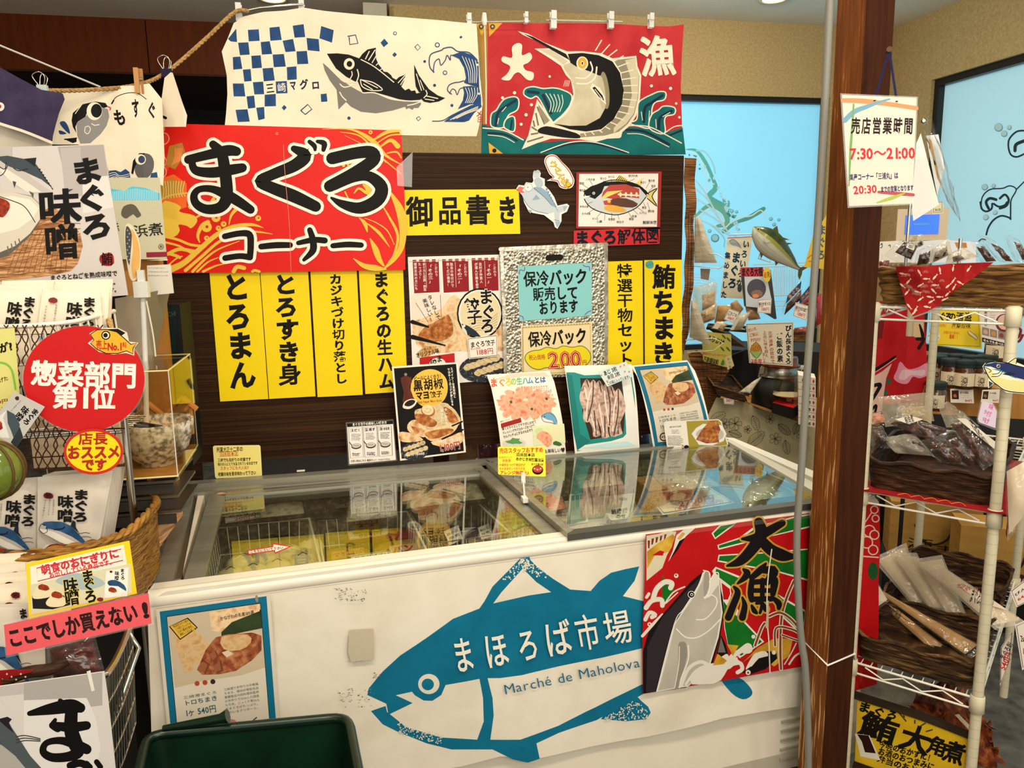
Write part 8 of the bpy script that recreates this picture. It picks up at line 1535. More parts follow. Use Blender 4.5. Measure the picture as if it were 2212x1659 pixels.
for zi,z in enumerate(zs):
 w=MB()
 for P,Q in((A0,B0),(B0,C0),(C0,D0),(D0,A0)):
  u=(Q-P).normalized()*.014;P,Q=P+u,Q-u
  w.tube([P+V((0,0,z)),Q+V((0,0,z))],.0033,'white_enamel',8).tube([P+V((0,0,z-.030)),Q+V((0,0,z-.030))],.003,'white_enamel',8)
  L=(Q-P).length;nz=max(3,int(L/.045));w.tube([lerp(P,Q,.06+.86*i/nz)+V((0,0,z-(.006 if(i//1)%2 else .026)))for i in range(nz+1)],.0022,'white_enamel',6)
 for i in range(1,12):t=i/12;w.tube([lerp(A0,B0,t)+V((0,0,z+.003)),lerp(D0,C0,t)+V((0,0,z+.003))],.0015,'white_enamel',5)
 for i in range(1,22):t=i/22;w.tube([lerp(A0,D0,t)+V((0,0,z+.001)),lerp(B0,C0,t)+V((0,0,z+.001))],.0012,'white_enamel',5)
 shelves.append(('wire_shelf',w))
thing('wire_rack','cream coated wire shelving rack at the right of the pillar','rack',parts=posts+shelves)
AB=(B0-A0).normalized();AD=(D0-A0).normalized();ABN=-AD
def trough(p0,ux_,uy_,lx,ly,h,z,col,flare=.02,rimr=.008,wav=.003,braid=True,n=40):
 """woven oblong basket: p0 near-left corner on plan, sides ux,uy"""
 r=.035;loop=[]
 cs_=[p0,p0+ux_*lx,p0+ux_*lx+uy_*ly,p0+uy_*ly]
 for i in range(4):
  p,a,b2=cs_[i],cs_[(i-1)%4],cs_[(i+1)%4];u,w_=(a-p).normalized(),(b2-p).normalized()
  for j in range(5):t=j/4;loop.append(p+u*r*(1-t)**2+w_*r*t**2)
  L=(b2-p).length
  for j in range(1,9):loop.append(lerp(p+w_*r,b2-w_*r,j/9))
 N2=len(loop);ce=sum(loop,V())/N2;body=MB()
 def f(u,v):
  i=int(u*N2+.5)%N2;p=loop[i];o=(p-ce).normalized();k=flare*v+(wav*math.sin(i*1.57)*math.cos(v*22)if v<.95 else 0)
  return V((p.x,p.y,z+h*v))+o*k
 body.grid(f,N2,18,col,cu=True);body.grid(lambda u,v:f(u,v)-(loop[int(u*N2+.5)%N2]-ce).normalized()*.006,N2,10,col,cu=True);body.add([V((p.x,p.y,z+.002))for p in loop],[tuple(range(N2))],col)
 rim=MB();rp_=[f(i/N2,1)for i in range(N2)]
 for k in range(2 if braid else 1):rim.tube([p+V((0,0,.004*math.sin(i*1.3+k*3.1)))+(p-ce).normalized()*.004*math.cos(i*1.3+k*3.1)for i,p in enumerate(rp_)],rimr*(.8 if braid else 1),col,6,closed=True)
 return body,rim
def jerky(quad,D,th,label,yaw=-38,tilt=14,T=(0,0,1),col='jerky',lab=None,body=None,group=None,seed=1,film='film_crisp',cat='food pack'):
 """clear bag over the quad with a dark filling over `body` (quad in its unit square)"""
 S=Surf(Dp(T[0]+quad[3][0]/T[2],T[1]+quad[3][1]/T[2],D),yaw=yaw,tilt=tilt);a=Art(S).zm(*T);P=bil(quad)
 cs_=[S.pos(a.q(p))for p in quad];u0,v0,u1,v1=body or(.15,.3,.85,.92)
 cb_=[S.pos(a.q(P(*p)))for p in((u0,v0),(u1,v0),(u1,v1),(u0,v1))]
 parts=[('contents',pillow(cb_,th*.8,col,9,.22,seed)),('plastic_wrap',pillow(cs_,th*1.1,film,9,.16,seed+5))]
 if lab:
  a.h=th*.62;q=[P(*p)for p in lab];a.poly('#d9d2c0',q);c0,c1=P(*[(lab[0][i]+lab[3][i])/2 for i in(0,1)]),P(*[(lab[1][i]+lab[2][i])/2 for i in(0,1)]);a.tf('#2a2420','鮪角煮',lerp(V((*c0,0)),V((*c1,0)),.2).x,lerp(V((*c0,0)),V((*c1,0)),.2).y,lerp(V((*c0,0)),V((*c1,0)),.8).x,lerp(V((*c0,0)),V((*c1,0)),.8).y,math.dist(q[0],q[3])*.6,.02)
  parts.append(('paper_label',a))
 return thing('jerky_pack',label,cat,parts=parts,group=group)
 # top shelf basket
zb1=zs[0]+.006
lb=B0+(-AD)*.0+AB*(-.02);start=Dp(1893,620,2.20);start.z=0
tb,tr=trough(B0+AB*.0+AD*.02-AB*.01,-AB,AD,.56,.27,.084,zb1,'wicker_dark',flare=.018,rimr=.009)
for mb in(tb,tr):mb.mats=[M('wicker_brown')]
thing('wicker_basket','large brown wicker basket on the top shelf of the wire rack','basket',parts=[('woven_body',tb),('braided_rim',tr)])
TB=(1860,440,6.284)
for q,bd,L,sd,lb2 in(([(300,700),(540,480),(790,560),(640,880)],(.35,.25,.95,.95),'glossy brown tuna pack at the left of the top basket, with a small label',1,[(.62,.55),(.82,.5),(.86,.85),(.64,.92)]),([(660,470),(830,410),(860,560),(700,620)],(.5,.6,.9,.95),'milky bag tip standing behind the first pack of the top basket',2,None),([(760,640),(1000,540),(980,800),(700,860)],(.2,.3,.8,.95),'brown tuna pack second from the left in the top basket',3,None),([(960,620),(1190,470),(1240,680),(880,850)],(.25,.35,.85,.95),'brown tuna pack third from the left in the top basket',4,None),([(1180,690),(1380,590),(1600,720),(1140,830)],(.25,.45,.6,.9),'flat cloudy tuna pack in the middle of the top basket',5,None),([(1480,520),(1600,500),(1870,790),(1640,810)],(.3,.25,.9,.95),'dark tuna pack right of the middle of the top basket',6,None),([(1570,400),(1800,500),(2080,800),(1870,790)],(.5,.25,.98,.95),'amber brown tuna pack standing tall at the right of the top basket',7,None),([(1930,390),(2150,500),(2330,800),(2080,790)],(.5,.2,.95,.9),'shiny tuna pack at the right edge of the photo in the top basket',8,None)):
 jerky(q,2.20,.04,L,T=TB,body=bd,seed=sd,lab=lb2,film='film_milky' if sd in(2,4,5)else 'film_crisp')
jerky([(240,780),(390,760),(400,885),(240,890)],2.23,.03,'small red packs at the left end of the top basket',T=TB,col='jerky_red',body=(.05,.05,.95,.95),seed=9)
def dropp(u,v):return .006*math.sin(u*60)+.004*math.sin(v*50+u*30)
sf0=Dp(1960,600,2.105);YW=-math.degrees(math.atan2(AB.y,-AB.x))
s=Art(Surf(sf0,yaw=math.degrees(math.atan2(-AB.y,-AB.x)),d=dropp,cut=.03,cutu=.03)).zm(*TB)
noisemat('cloth_red',[(.3,'#8a1014'),(.7,'#a01a1a')],(30,30,30),3,.85)
s.sheet('cloth_red',[(468,860),(560,850),(900,850),(1200,815),(1600,800),(1800,795),(1640,920),(1480,1040),(1300,1160),(1180,1260),(1060,1380),(880,1470),(705,1530),(620,1400),(570,1220),(520,1040)],.001)
rn=random.Random(8)
for x,y,a in((560,950,10),(640,1060,-50),(790,930,60),(880,1020,0),(1000,1000,-50),(1070,900,80),(1250,880,-80),(1460,890,-55),(1250,1050,-55),(1340,1070,30),(1000,1105,0),(1180,1120,-40),(800,1110,-30),(980,1180,45),(1260,1140,-60),(620,1210,-50),(760,1195,15),(1060,1265,0),(930,1265,10),(800,1300,-35),(950,1330,-30),(1170,1230,-45),(650,1390,50),(890,1400,10),(740,1440,-60),(1130,1300,-25),(560,1110,40),(720,1480,-45)):
 c_,s_=math.cos(math.radians(a)),math.sin(math.radians(a));g=lambda L:[(x+p*c_-q*s_,y+p*s_+q*c_)for p,q in L]
 s.poly('#d9c3a2',g([(-45,0),(-20,-13),(10,-12),(35,-3),(60,-14),(52,2),(60,14),(35,4),(8,12),(-22,11)]))
for _ in range(26):
 x,y=rn.uniform(560,1400),rn.uniform(900,1250)
 if x>700+(1530-y)*1.05 or x<480+(y-860)*.35:continue
 for r in(14,24,34):s.st('#c99a8a',[(x-r,y),(x-r*.7,y-r*.7),(x,y-r),(x+r*.7,y-r*.7),(x+r,y)],2.5,2,cap=False)
thing('fish_print_cloth','red cloth with small white fish draped over the front of the top basket','cloth',s)
# second shelf
cl=Art(Surf(A0+V((0,0,zs[1]+.006)),U=tuple(AB),Vv=tuple(AD),d=lambda u,v:.0015*math.sin(u*40)*math.sin(v*31),cut=.05,cutu=.05));
b=MB().obox(A0+AB*-.03-AD*.02+V((0,0,zs[1]+.005)),AB*.33,AD*.55,(0,0,.003),'cloth_red');
fl=MB().grid(lambda u,v:A0+AB*(-.03+.006*math.sin(u*20))+AD*(-.02+.56*u)+V((0,0,zs[1]+.006-v*.055)),30,3,'cloth_red')
for k in range(5):b.tube([A0+AB*(.06+k*.03)-AD*.012+V((0,0,zs[1]+.0085)),A0+AB*(.075+k*.03)+AD*.01+V((0,0,zs[1]+.0085)),A0+AB*(.09+k*.03)-AD*.012+V((0,0,zs[1]+.0085))],.001,'#d9803c',5,smooth=4)
thing('shelf_cloth','red cloth lining the second shelf of the wire rack','cloth',parts=[('cloth',b),('hanging_edge',fl)])
tb,tr=trough(A0+AB*.012+AD*.015,AB,AD,.275,.40,.075,zs[1]+.009,'wicker_dark',flare=.014,rimr=.006,braid=False)
thing('bamboo_basket','dark bamboo basket on the second shelf of the wire rack','basket',parts=[('woven_body',tb),('rim',tr)])
TJ=(1650,800,3.687)
for q,bd,L,sd,lb2,D,col in(([(990,430),(1090,385),(1450,480),(1400,590)],(.05,.1,.95,.95),'dark jerky pack with a long white label, left of two on the second shelf',11,[(.18,.15),(.85,.25),(.85,.5),(.2,.38)],2.27,'jerky'),([(1480,440),(1640,410),(1890,680),(1740,770)],(.08,.08,.95,.95),'dark jerky pack with a slanting white label, right of two on the second shelf',12,[(.3,.08),(.62,.12),(.95,.75),(.72,.85)],2.2,'jerky'),([(1380,560),(1520,500),(1760,750),(1600,760)],(.1,.2,.9,.95),'dark jerky pack in the middle of the second shelf basket',13,None,2.22,'jerky'),([(1240,590),(1420,550),(1600,750),(1400,730)],(.3,.2,.9,.9),'dark jerky pack at the front of the second shelf basket',14,None,2.22,'jerky'),([(960,560),(1190,530),(1330,680),(1060,660)],(.3,.2,.95,.85),'cloudy jerky pack at the front left of the second shelf basket',15,None,2.26,'jerky'),([(830,480),(940,470),(1020,620),(870,610)],(.2,.2,.9,.8),'small jerky pack at the left end of the second shelf basket',16,None,2.27,'jerky'),([(940,240),(1280,210),(1330,400),(990,440)],(.4,.45,.9,.9),'clear bag standing at the back left of the second shelf',17,None,2.36,'gyoza_pale'),([(1380,250),(1480,300),(1690,440),(1460,450)],(.5,.6,.9,.9),'silvery bag lying over the back of the second shelf',18,None,2.33,'#c9c5ba'),([(830,370),(960,345),(1000,430),(840,460)],(.2,.2,.8,.8),'small clear bag at the back beside the pillar',19,None,2.36,'ham')):
 m_=[sum(p[i]for p in q)/4 for i in(0,1)];q=[(m_[0]+(p[0]-m_[0])*1.15,m_[1]-12+(p[1]-m_[1])*1.2)for p in q]
 jerky(q,D,.05,L,T=TJ,body=bd,seed=sd,lab=lb2,col=col,tilt=35,film='film_milky' if sd in(15,17,18)else 'film_crisp')
 # tags clipped to the near post
s=Art(Surf(Dp(2135,895,2.06),yaw=-35)).zm(1860,640,5.531)
s.sheet('laminate_film',[(1430,1240),(1470,1230),(1580,1260),(1640,1370),(1620,1590),(1600,1600),(1400,1520),(1380,1470)],.0008);s.poly('#c9bccb',[(1445,1255),(1570,1275),(1622,1375),(1605,1575),(1410,1505),(1395,1465)]);s.vf('#c2569a','味付け',1555,1320,1505,1490,60,.03);s.vf('#c2569a','生珍',1490,1380,1470,1470,40,.03)
thing('price_tag','lilac tag with pink handwriting clipped near the post of the rack','tag',s)
s=Art(Surf(Dp(2170,810,2.05),yaw=-34)).zm(1860,640,5.531)
s.sheet('#e6dfc4',[(1450,840),(1480,800),(1600,775),(1740,790),(1790,745),(1865,725),(1860,790),(1960,830),(2200,900),(2200,1150),(1960,1170),(1740,1150),(1650,1090),(1590,1040),(1520,1100),(1515,1030),(1530,960),(1480,900)],.001)
s.poly('#1c2a5c',[(1470,838),(1500,808),(1600,790),(1740,800),(1860,835),(2200,920),(2200,1010),(1960,1000),(1800,960),(1700,900),(1600,860),(1550,840)],0);s.poly('#2f86a0',[(1560,870),(1660,870),(1760,930),(1880,990),(2100,1030),(1960,1010),(1800,965),(1680,900)],0);s.poly('#d6d08a',[(1480,860),(1540,880),(1620,960),(1760,1000),(1960,1015),(2200,1030),(2200,1140),(1960,1150),(1740,1120),(1640,1060),(1540,980)],0);s.poly('#cfc88a',[(1760,790),(1850,735),(1850,800)]);s.poly('#1a2430',[(1680,930),(1780,905),(1850,930),(1780,950)]);s.poly('#2a3a48',[(1525,1010),(1580,1040),(1530,1090)])
for pts,w in(([(1465,845),(1500,800),(1600,782),(1740,795),(1860,830),(2200,915)],12),([(1465,845),(1540,985),(1640,1070),(1740,1130),(1960,1155),(2200,1145)],12),([(1465,845),(1520,865),(1555,890),(1530,910)],8),([(1700,880),(1650,950),(1560,960)],8),([(1680,870),(1640,920),(1570,930)],8),([(1760,795),(1855,735),(1852,805)],9)):s.st('#10141a',pts,w)
s.ell('#e6dfc4',1640,832,22);s.ell('#10141a',1640,832,17);s.ell('#e6dfc4',1634,828,6)
thing('fish_cutout','blue and cream tuna cutout fixed to the near post of the rack','paper cutout',s)
Dp0=Dp
def Dp(px,py,D):return Dp0(px,py,D*1.22)
# back display: noren flags, yellow card, jars on a wooden step
s=Art(Surf(Dp(1930,800,2.75),yaw=-35,d=lambda u,v:.012*math.sin(u*38)+.006*math.sin(u*17+v*8),cut=.05,cutu=.04)).zm(1860,640,5.531)
s.sheet('noren_red',[(150,60),(560,60),(750,80),(790,800),(800,950),(700,1250),(200,1300),(60,1450),(90,1000)],.001)
s.poly('#d98aa0',[(470,780),(560,870),(680,850),(790,800),(800,930),(700,980),(620,960),(560,1040),(470,1040),(390,980),(430,880)],3);s.poly('#e0b4bc',[(500,880),(620,890),(760,880),(740,950),(600,940),(520,1000),(450,980)],3);s.poly('#d9b0a4',[(370,800),(300,980),(240,1400),(90,1440),(110,980),(250,900)],0);s.poly('#d9b98a',[(600,300),(750,280),(750,480),(680,500),(570,460)],0)
s.st('#1a1210',[(150,890),(260,820),(410,720)],[40,30,26]);s.st('#e6d2c4',[(130,930),(260,850),(420,740)],6);s.st('#1a1210',[(610,250),(590,330),(560,430)],[50,44,12]);s.st('#1a1210',[(700,340),(730,440),(740,530)],[20,40,30]);s.st('#1a1210',[(670,510),(750,510)],40);s.st('#1a1210',[(740,540),(690,620)],40);s.st('#1a1210',[(110,1080),(180,1060),(230,1060),(180,1160),(120,1260)],[40,44,44,40,30]);s.st('#1a1210',[(110,1380),(180,1300),(170,1380)],30)
s.poly('#2f5a44',[(310,990),(350,970),(360,1040),(300,1060)]);s.poly('#2f5a44',[(280,1120),(320,1110),(310,1190),(270,1180)]);s.poly('#6d0f16',[(230,260),(280,300),(250,500),(170,520),(160,330)])
thing('noren_flag','red noren flag with pink cloud and black brush strokes right of the pillar','flag',s)
S4=Surf(Dp(2060,740,2.95),yaw=-35)
s=Art(S4).zm(1860,640,5.531);s.sheet('#efd22c',[(840,130),(1420,150),(1445,630),(840,580)],.001);s.frame('#4f7a34',[(820,120),(1400,165),(1420,600),(820,570)],8)
for c,x in(('ま',900),('ぐ',970),('ろ',1040),('の',1090),('酒',1180),('盗',1280)):s.tf('#2a2410',c,x-45,240,x+45,248,105,.04)
s.tf('#2a2410','海鮮珍味',1080,345,1310,352,66,.02);s.line('#e0873a',1080,380,1310,384,6);s.tf('#d9541e','ご飯のお供に',860,345,1020,350,40,.02);s.tf('#d9541e','お酒のおつまみに',985,430,1180,440,36,.02);s.tf('#d9541e','最高！！',1055,480,1170,488,52,.04);s.ell('#efe6cc',870,480,75,65);s.st('#3a5a6a',[(800,480),(870,440),(930,500)],6);s.poly('#efe6cc',[(1270,420),(1300,415),(1370,470),(1395,500),(1380,520),(1340,490)]);s.st('#2a2410',[(1270,420),(1300,415),(1370,470),(1395,500),(1380,520),(1340,490),(1290,460)],5,0,closed=True)
thing('shutou_card','yellow handwritten card reading まぐろの酒盗 above the jars','card',s)
s=Art(Surf(Dp(2140,700,2.85),yaw=-35)).zm(1860,640,5.531);s.sheet('#e0d2c9',[(1410,140),(1760,140),(1760,610),(1445,550)],.001);s.ell('#6b2a2a',1710,320,105,110);s.ell('#d9b0a0',1715,310,85,90)
for k,c in enumerate(('#c9a08c','#c98a4a','#8a3a34')):s.poly('#8a7f74',[(1445+k*95,365+k*22),(1530+k*95,385+k*22),(1530+k*95,480+k*22),(1445+k*95,460+k*22)]);s.blob(c,1488+k*95,425+k*22,30,28,9,.2)
s.poly('#2a1c22',[(1445,490),(1760,570),(1760,610),(1445,545)]);s.tf('#e6dccb','なんでも食べたい',1460,520,1740,588,30,.03);s.vf('#2a2420','鮪料理の',1490,190,1490,340,36,.02);s.lines('#8a7f78',1540,200,1600,330,6,6)
thing('brochure','pinkish food brochure beside the yellow card above the jars','brochure',s)
stp=MB();pj=Dp(2060,880,2.95);zj=Dp(2075,835,2.95).z;uj=V((math.cos(math.radians(-35)),math.sin(math.radians(-35)),0));nj=V((uj.y,-uj.x,0));pj.z=0
stp.obox(pj-uj*.2+V((0,0,zj-.12)),uj*.56,nj*-.36,(0,0,.115),'wood_light');stp.obox(pj-uj*.205+nj*.008+V((0,0,zj-.012)),uj*.57,nj*-.37,(0,0,.012),'wood_light')
thing('display_step','curved wooden display step holding the dark lidded jars','display step',stp)
thing('black_table','black cloth covered table behind the wire rack','table',MB().obox(pj-uj*.25,uj*.8,nj*-.42,(0,0,zj-.121),'black'))
noisemat('jar_brown',[(.3,'#3a1c0c'),(.7,'#5c3016')],(30,30,30),2,.12,spec=.8)
def jar(px,py,D,k,L,z=None,first=None):
 c_=Dp(px,py,D);c_.z=z if z is not None else c_.z;r=.031*k
 g=MB().lathe(c_,[(r*.9,0),(r,.004),(r,.058*k),(r*.9,.064*k),(r*.88,.068*k)],'jar_brown',20);ld=MB()
 ld.lathe(c_+V((0,0,.066*k)),[(r*.95,0),(r*.98,.004),(r*.93,.008),(r*.98,.012),(r*.98,.02*k),(r*.9,.022*k)],'#26302e',20,capt=True)
 lb_=MB();a0=math.atan2(-c_.y,-c_.x);N_=8
 lb_.grid(lambda u,v:c_+V((math.cos(a0-1.0+2.0*u)*r*1.012,math.sin(a0-1.0+2.0*u)*r*1.012,(.010+.040*v)*k)),N_,1,'#e0cfae')
 for tx,dz,sz_,cl_ in(('酒',.032,.020,'#1a1612'),('盗',.017,.020,'#1a1612')):
  vs_,fs,_=glyph(tx,.0);lb_.add([c_+V((math.cos(a0+(x-.5)*sz_*k/r)*r*1.02,math.sin(a0+(x-.5)*sz_*k/r)*r*1.02,(dz+(y-.38)*sz_)*k))for x,y in vs_],fs,cl_)
 return thing('shutou_jar',L,'jar',parts=[('glass_jar',g),('lid',ld),('paper_label',lb_)],group='dark lidded jars on the wooden step')
zz=zj+.001
for i,(px,d,L)in enumerate(((2040,2.93,'dark lidded jar labelled 酒盗 on the wooden step'),)):pass
J0=jar(2052,832,2.93,1.3,'dark lidded jar with a cream label, front row on the wooden step, left of three',zz);base_=J0.location.copy()
def jput(px,D,L,dz=0):q=Dp(px,832,D);return dup(J0,(q.x-base_.x,q.y-base_.y,dz),L)
jput(2082,2.915,'dark lidded jar with a cream label, front row on the wooden step, middle of three');jput(2118,2.93,'dark lidded jar with a cream label, front row on the wooden step, right of three')
jput(2020,3.0,'dark lidded jar half hidden by the grey post, behind the front row');jput(2030,3.06,'dark lidded jar with its label turned away, left in the second row')
for px,D,L in((2063,3.06,'dark lidded jar lid showing second in the back row'),(2095,3.04,'dark lidded jar lid showing third in the back row'),(2128,3.08,'dark lidded jar lid showing at the right of the back row')):jput(px,D,L)
jput(2143,3.12,'dark lidded jar standing on top of others at the right back',.088)
J1=jar(2018,885,2.75,1.25,'dark lidded jar alone on the lower level beside the grey post',None)
def wcard(pts,D,name,label,img):
 s=Art(Surf(Dp(pts[0][0]/5.531+1860,pts[0][1]/5.531+640,D),yaw=-35)).zm(1860,640,5.531);s.sheet('#e9e0d0',pts,.001);P=bil(pts);s.poly('#3a2420',[P(.06,.12),P(.36,.12),P(.36,.75),P(.06,.75)]);s.blob(img,*P(.2,.5),22,20,9,.2);h=math.dist(pts[0],pts[3]);s.tf('#2a2420',name,*P(.42,.28),*P(.78,.28),h*.18,.03);s.lines('#8a8278',*P(.42,.5),*P(.9,.62),2,4);s.tf('#c22a34','864円',*P(.62,.82),*P(.92,.82),h*.2,.03)
 thing('price_card',label,'price card',s,group='price cards on the wooden step')
wcard([(1065,1105),(1340,1100),(1350,1280),(1070,1270)],2.90,'まぐろ酒盗','price card 864円 on the wooden step, left of two','#c9604a');wcard([(1450,1118),(1665,1112),(1655,1275),(1430,1262)],2.88,'かつお酒盗','price card 864円 on the wooden step, right of two','#8a6a4a')
# small things at the right edge
t1=MB().tube([Dp(x,y,2.6)for x,y in((2185,735),(2200,728),(2205,712),(2195,710),(2188,725),(2200,738),(2210,722))],.004,'#8c1c1c',8,smooth=5)
thing('scissors','red scissor handles beyond the near post at the right edge','scissors',t1)
# cartons below the second shelf
noisemat('cardboard',[(.3,'#9c7434'),(.7,'#ae8440')],(6,6,30),3,.7)
def carton(px,D,w,d,z0,h,L,logo):
 p=Dp(px,1190,D);p.z=z0;ux_=V((math.cos(math.radians(-30)),math.sin(math.radians(-30)),0));uy_=V((-ux_.y,ux_.x,0))
 b=MB().obox(p,ux_*w,uy_*d,(0,0,h),'cardboard');b.obox(p+V((0,0,h)),ux_*w,uy_*d*.5,(0,0,.003),'cardboard');hnd=MB().tube([p+ux_*w*.28-uy_*.003+V((0,0,h*.62)),p+ux_*w*.36-uy_*.006+V((0,0,h*.36)),p+ux_*w*.5-uy_*.007+V((0,0,h*.28)),p+ux_*w*.64-uy_*.006+V((0,0,h*.40)),p+ux_*w*.70-uy_*.003+V((0,0,h*.68))],.004,'#2a2014',6,smooth=5)
 S=Surf(p-uy_*.001,yaw=-30);a=Art(S);a.h=.0005
 for c,u,v,sz_ in(('酒',.35,.18,.3),('盗',.35,.05,.3),(logo,.62,.12,.26)):
  vs_,fs,_=glyph(c,.0);a.add([p-uy_*.0015+ux_*(w*u+(x-.5)*sz_*w)+V((0,0,h*v+y*sz_*w*.5))for x,y in vs_],fs,'#2a2010')
 thing('carton',L,'carton',parts=[('box',b),('cord_handle',hnd),('printed_logo',a)])
zc2=Dp(2030,1222,2.75).z
carton(1918,2.78,.33,.16,zc2,.225,'brown carton with cord handle and logo, left of two under the second shelf','ま');carton(2072,2.62,.31,.16,zc2,.225,'brown carton with cord handle and logo, right of two under the second shelf','鮪')
tbp=Dp(1905,1240,2.78);tbp.z=0;thing('black_stand','black stand under the two brown cartons','stand',MB().obox(tbp,V((.866,-.5,0))*.78,V((.5,.866,0))*.18,(0,0,zc2-.002),'black'))
pp=Dp(1942,1180,2.66);thing('black_strap','vertical black strap in front of the left brown carton','strap',MB().box((pp.x-.008,pp.y-.004,zc2),(pp.x+.008,pp.y,zs[1]-.03),'black'))
Dp=Dp0
# third shelf: bark trays with long packs
noisemat('bark',[(.35,'#1f130a'),(.55,'#4a311a'),(.68,'#7a5a34')],(16,16,120),4,.7,.8,dist=.8)
for k,(o,L)in enumerate(((.015,'bark covered tray at the front of the third shelf'),(.30,'bark covered tray at the middle of the third shelf'),(.56,'bark covered tray at the back of the third shelf'))):
 tb,tr=trough(A0+AB*.01+AD*o,AB,AD,.275,.22,.07,zs[2]+.008,'bark',flare=.010,rimr=.005,braid=False,wav=.002);thing('bark_tray',L,'tray',parts=[('body',tb),('rim',tr)])
noisemat('washi',[(.3,'#cdb898'),(.7,'#dccab0')],(9,9,9),3,.45)
TK=(1650,1209,3.687)
for q,col,L,D,lb2,sd,tl in(([(790,240),(900,270),(1465,700),(1380,770)],'kraft','long kraft pack with a brown label slip in the front bark tray',2.30,[(.42,.15),(.72,.2),(.72,.6),(.44,.5)],1,50),([(800,180),(920,240),(1760,700),(1640,800)],'kraft','long kraft pack with a boxy end at the right of the front bark tray',2.28,None,2,50),([(770,40),(830,60),(1000,330),(880,420)],'washi','pale paper pack standing beside the pillar in the front bark tray',2.32,None,3,30),([(940,40),(1130,-60),(1240,330),(1180,360)],'washi','pale film pack leaning in the middle bark tray, leftmost',2.50,None,4,40),([(1080,10),(1230,10),(1430,400),(1300,370)],'washi','pale film pack leaning in the middle bark tray, second',2.48,None,5,40),([(1260,60),(1420,30),(1560,430),(1440,420)],'washi','pale film pack leaning in the middle bark tray, third',2.46,None,6,40),([(1390,130),(1480,105),(1960,480),(1780,520)],'washi','pale film pack printed with red dots leaning in the middle bark tray',2.40,[(.45,.35),(.9,.5),(.9,.8),(.45,.65)],7,40)):
 if sd>3:m_=[sum(p[i]for p in q)/4 for i in(0,1)];q=[(m_[0]+(p[0]-m_[0])*1.45,m_[1]-18+(p[1]-m_[1])*1.25)for p in q]
 S=Surf(Dp(TK[0]+q[3][0]/TK[2],TK[1]+q[3][1]/TK[2],D),yaw=-38,tilt=tl);a=Art(S).zm(*TK);P=bil(q);cs_=[S.pos(a.q(p))for p in q];cb_=[S.pos(a.q(P(*p)))for p in((.1,.06),(.94,.06),(.94,.94),(.1,.94))]
 parts=[('contents',pillow(cb_,.022,col,8,.1,sd)),('plastic_wrap',pillow(cs_,.032,'film_milky' if sd>3 else 'film_crisp',8,.12,sd+9))]
 if lb2:
  a.h=.0165;qq2=[P(*p)for p in lb2];a.poly('#b98a5a' if sd==1 else '#d9c8b0',qq2);c0,c1=lerp(V((*qq2[0],0)),V((*qq2[3],0)),.5),lerp(V((*qq2[1],0)),V((*qq2[2],0)),.5);a.tf('#2a1a12','まぐろ削り節' if sd==1 else 'まぐろふりかけ',c0.x,c0.y,c1.x,c1.y,math.dist(qq2[0],qq2[3])*.5,.02)
  if sd==7:
   rn=random.Random(2)
   for _ in range(40):t=rn.random();a.ell('#c0503c',qq2[0][0]+(qq2[1][0]-qq2[0][0])*t*.8-10+rn.uniform(-10,20),qq2[0][1]+(qq2[1][1]-qq2[0][1])*t*.8+rn.uniform(-20,20),5,4,n=6)
  parts.append(('paper_label',a))
 thing('long_pack',L,'food pack',parts=parts)
 # bottom: framed yellow sign and bonito flakes behind clear panel
SQ=Surf(Dp(1990,1580,2.13),yaw=math.degrees(math.atan2(-AB.y,-AB.x)))
noisemat('yellow_board',[(.3,'#c9a016'),(.7,'#dcb824')],(9,9,9),3,.4);noisemat('bonito',[(.3,'#3a1408'),(.5,'#6d2c10'),(.72,'#a05a2a')],(50,50,50),5,.5,.4);noisemat('dark_frame',[(.3,'#241a12'),(.7,'#382a1e')],(9,9,40),3,.5)
T8=(1840,1380,5.946)
s=Art(SQ).zm(*T8)
s.sheet('yellow_board',[(70,770),(1600,1310),(1570,1760),(40,1640),(40,1550)],.004)
for c,x,y,w,h in(('ま',165,880,150,130),('ぐ',350,935,150,110),('ろ',520,975,130,110),('鮪',350,1140,480,330),('大',820,1290,380,340),('角',1100,1380,260,230),('煮',1320,1460,270,270)):s.tf('#14110c',c,x-w/2,y-w*.16,x+w/2,y+w*.16,h,.05)
for k,t in enumerate(('今晩のおかずに！','お酒のおつまみに','弁当のおともに')):s.tf('#14110c',t,350-k*10,1340+k*95,1060,1545+k*105,92,.04)
for a_ in((600,940,700,1060),(660,980,680,1010),(810,1040,810,1090),(950,1080,880,1120),(1040,1165,950,1190)):s.line('#4a3a12',*a_,18)
s.poly('#d9d2be',[(40,1215),(230,1240),(370,1560),(110,1510)]);s.poly('#2a120c',[(70,1225),(215,1240),(310,1470),(170,1455),(130,1320)])
fm_=Art(SQ).zm(*T8);fm_.h=.004;fm_.st('dark_frame',[(20,700),(70,720),(900,980),(1620,1270)],105,0,cap=False);fm2=Art(SQ).zm(*T8);fm2.h=.004;fm2.st('dark_frame',[(20,1600),(700,1840)],90,0,cap=False)
thing('framed_sign','yellow framed sign reading まぐろ鮪大角煮 at the bottom of the rack','sign',parts=[('board',s),('frame_rail',fm_),('frame_rail',fm2)])
bo=MB();rn=random.Random(6);pc=Dp(2040,1545,2.33)
def bon(u,v):
 a=u*2*math.pi;r=(.135*(1-v)**.8)*(1+.16*math.sin(a*5+v*9)+.10*math.sin(a*9));return pc+V((math.cos(a)*r*1.1,math.sin(a)*r*.8,-.09+v*.19+.012*math.sin(a*7+v*20)))
bo.grid(bon,48,16,'bonito',cu=True);fk=MB()
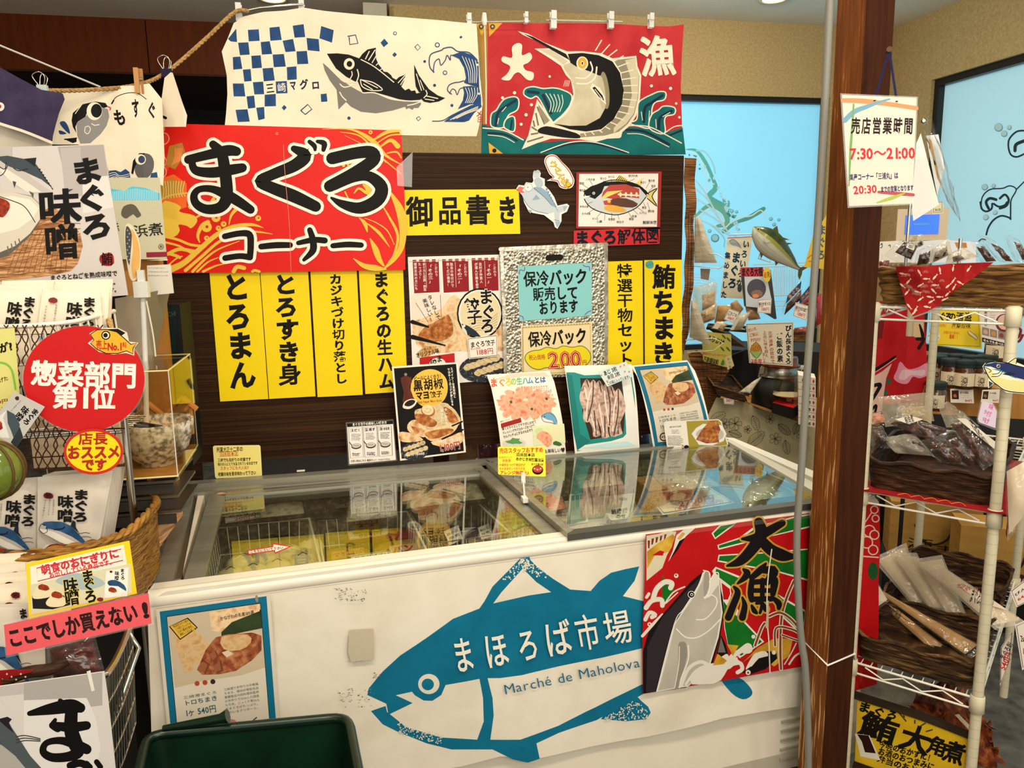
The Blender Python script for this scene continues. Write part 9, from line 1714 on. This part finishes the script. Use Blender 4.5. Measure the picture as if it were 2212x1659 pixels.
for _ in range(140):
 u,v=rn.random(),rn.random()*.85;p=bon(u,v);a=V((rn.uniform(-1,1),rn.uniform(-1,1),rn.uniform(-.4,1))).normalized();b2=a.cross(V((rn.uniform(-1,1),rn.uniform(-1,1),1))).normalized();L=rn.uniform(.012,.030);fk.add([p-a*L,p+b2*L*.5,p+a*L+V((0,0,.006)),p-b2*L*.5],[(0,1,2,3)],'bonito')
o_=thing('bonito_heap','heap of brown dried tuna flakes behind the framed yellow sign','food',parts=[('heap',bo),('loose_flakes',fk)]);tag(o_.children[1],kind='stuff')
q=[SQ.pos(SQ.uv(x,y),-.02)for x,y in((1852,1446),(2118,1532),(2112,1600),(1850,1515))];b=MB().prism(q,SQ.N*-.004,'acrylic');thing('clear_panel','clear acrylic panel above the framed yellow sign','panel',b)
cs_=[Dp(x,y,2.25)for x,y in((2063,1545),(2072,1543),(2112,1585),(2098,1582))];thing('paper_slip','white paper slip leaning on the bonito heap','paper',MB().prism(cs_,(0,.002,0),'#e0d8c6'))
# price cards on the right of the rack
def tcard(quad,D,yaw,txt,price,L):
 s=Art(Surf(Dp(*quad[0],D),yaw=yaw)).zm(0,0,1);s.sheet('#ddd2c4',quad,.001);P=bil(quad);h=math.dist(quad[0],quad[3]);s.frame('#2a2420',[P(.06,.04),P(.94,.04),P(.94,.96),P(.06,.96)],1.5);s.tf('#2a2420',txt,*P(.1,.35),*P(.9,.33),h*.16,.03);s.tf('#c22a34',price,*P(.15,.65),*P(.9,.63),h*.2,.03);thing('price_card',L,'price card',s,group='price cards at the right of the rack')
tcard([(2162,1398),(2188,1362),(2180,1430),(2160,1482)],2.03,-60,'まぐろ削','540円','slanted price card by the near post, third shelf');tcard([(2182,1278),(2230,1240),(2240,1290),(2196,1312)],2.0,-50,'びん長','648円','price card at the right edge beside the film packs');tcard([(2192,1350),(2250,1325),(2250,1420),(2208,1448)],1.98,-50,'ふりかけ','486円','pinkish price card at the right edge, below the other one')
p=Dp(2160,1240,3.2);s=Art(Surf(p,yaw=-35)).zm(*TJ);s.sheet('#4a1618',[(1890,1570),(2090,1640),(2090,1720),(1890,1660)],.001);s.tf('#d9ccb8','ウェルカム',1900,1630,2080,1690,56,.03)
thing('welcome_board','dark red board lettered ウェルカム behind the rack','board',s)
cs_=[Dp(x,y,2.02)for x,y in((2170,1010),(2215,985),(2240,1090),(2176,1170))];thing('food_pack','glossy flat pack hanging beyond the near post at the second shelf','food pack',parts=[('contents',pillow([lerp(p,sum(cs_,V())/4,.15)for p in cs_],.02,'washi',6,.1,2)),('plastic_wrap',pillow(cs_,.03,'film_crisp',6,.15,4))])
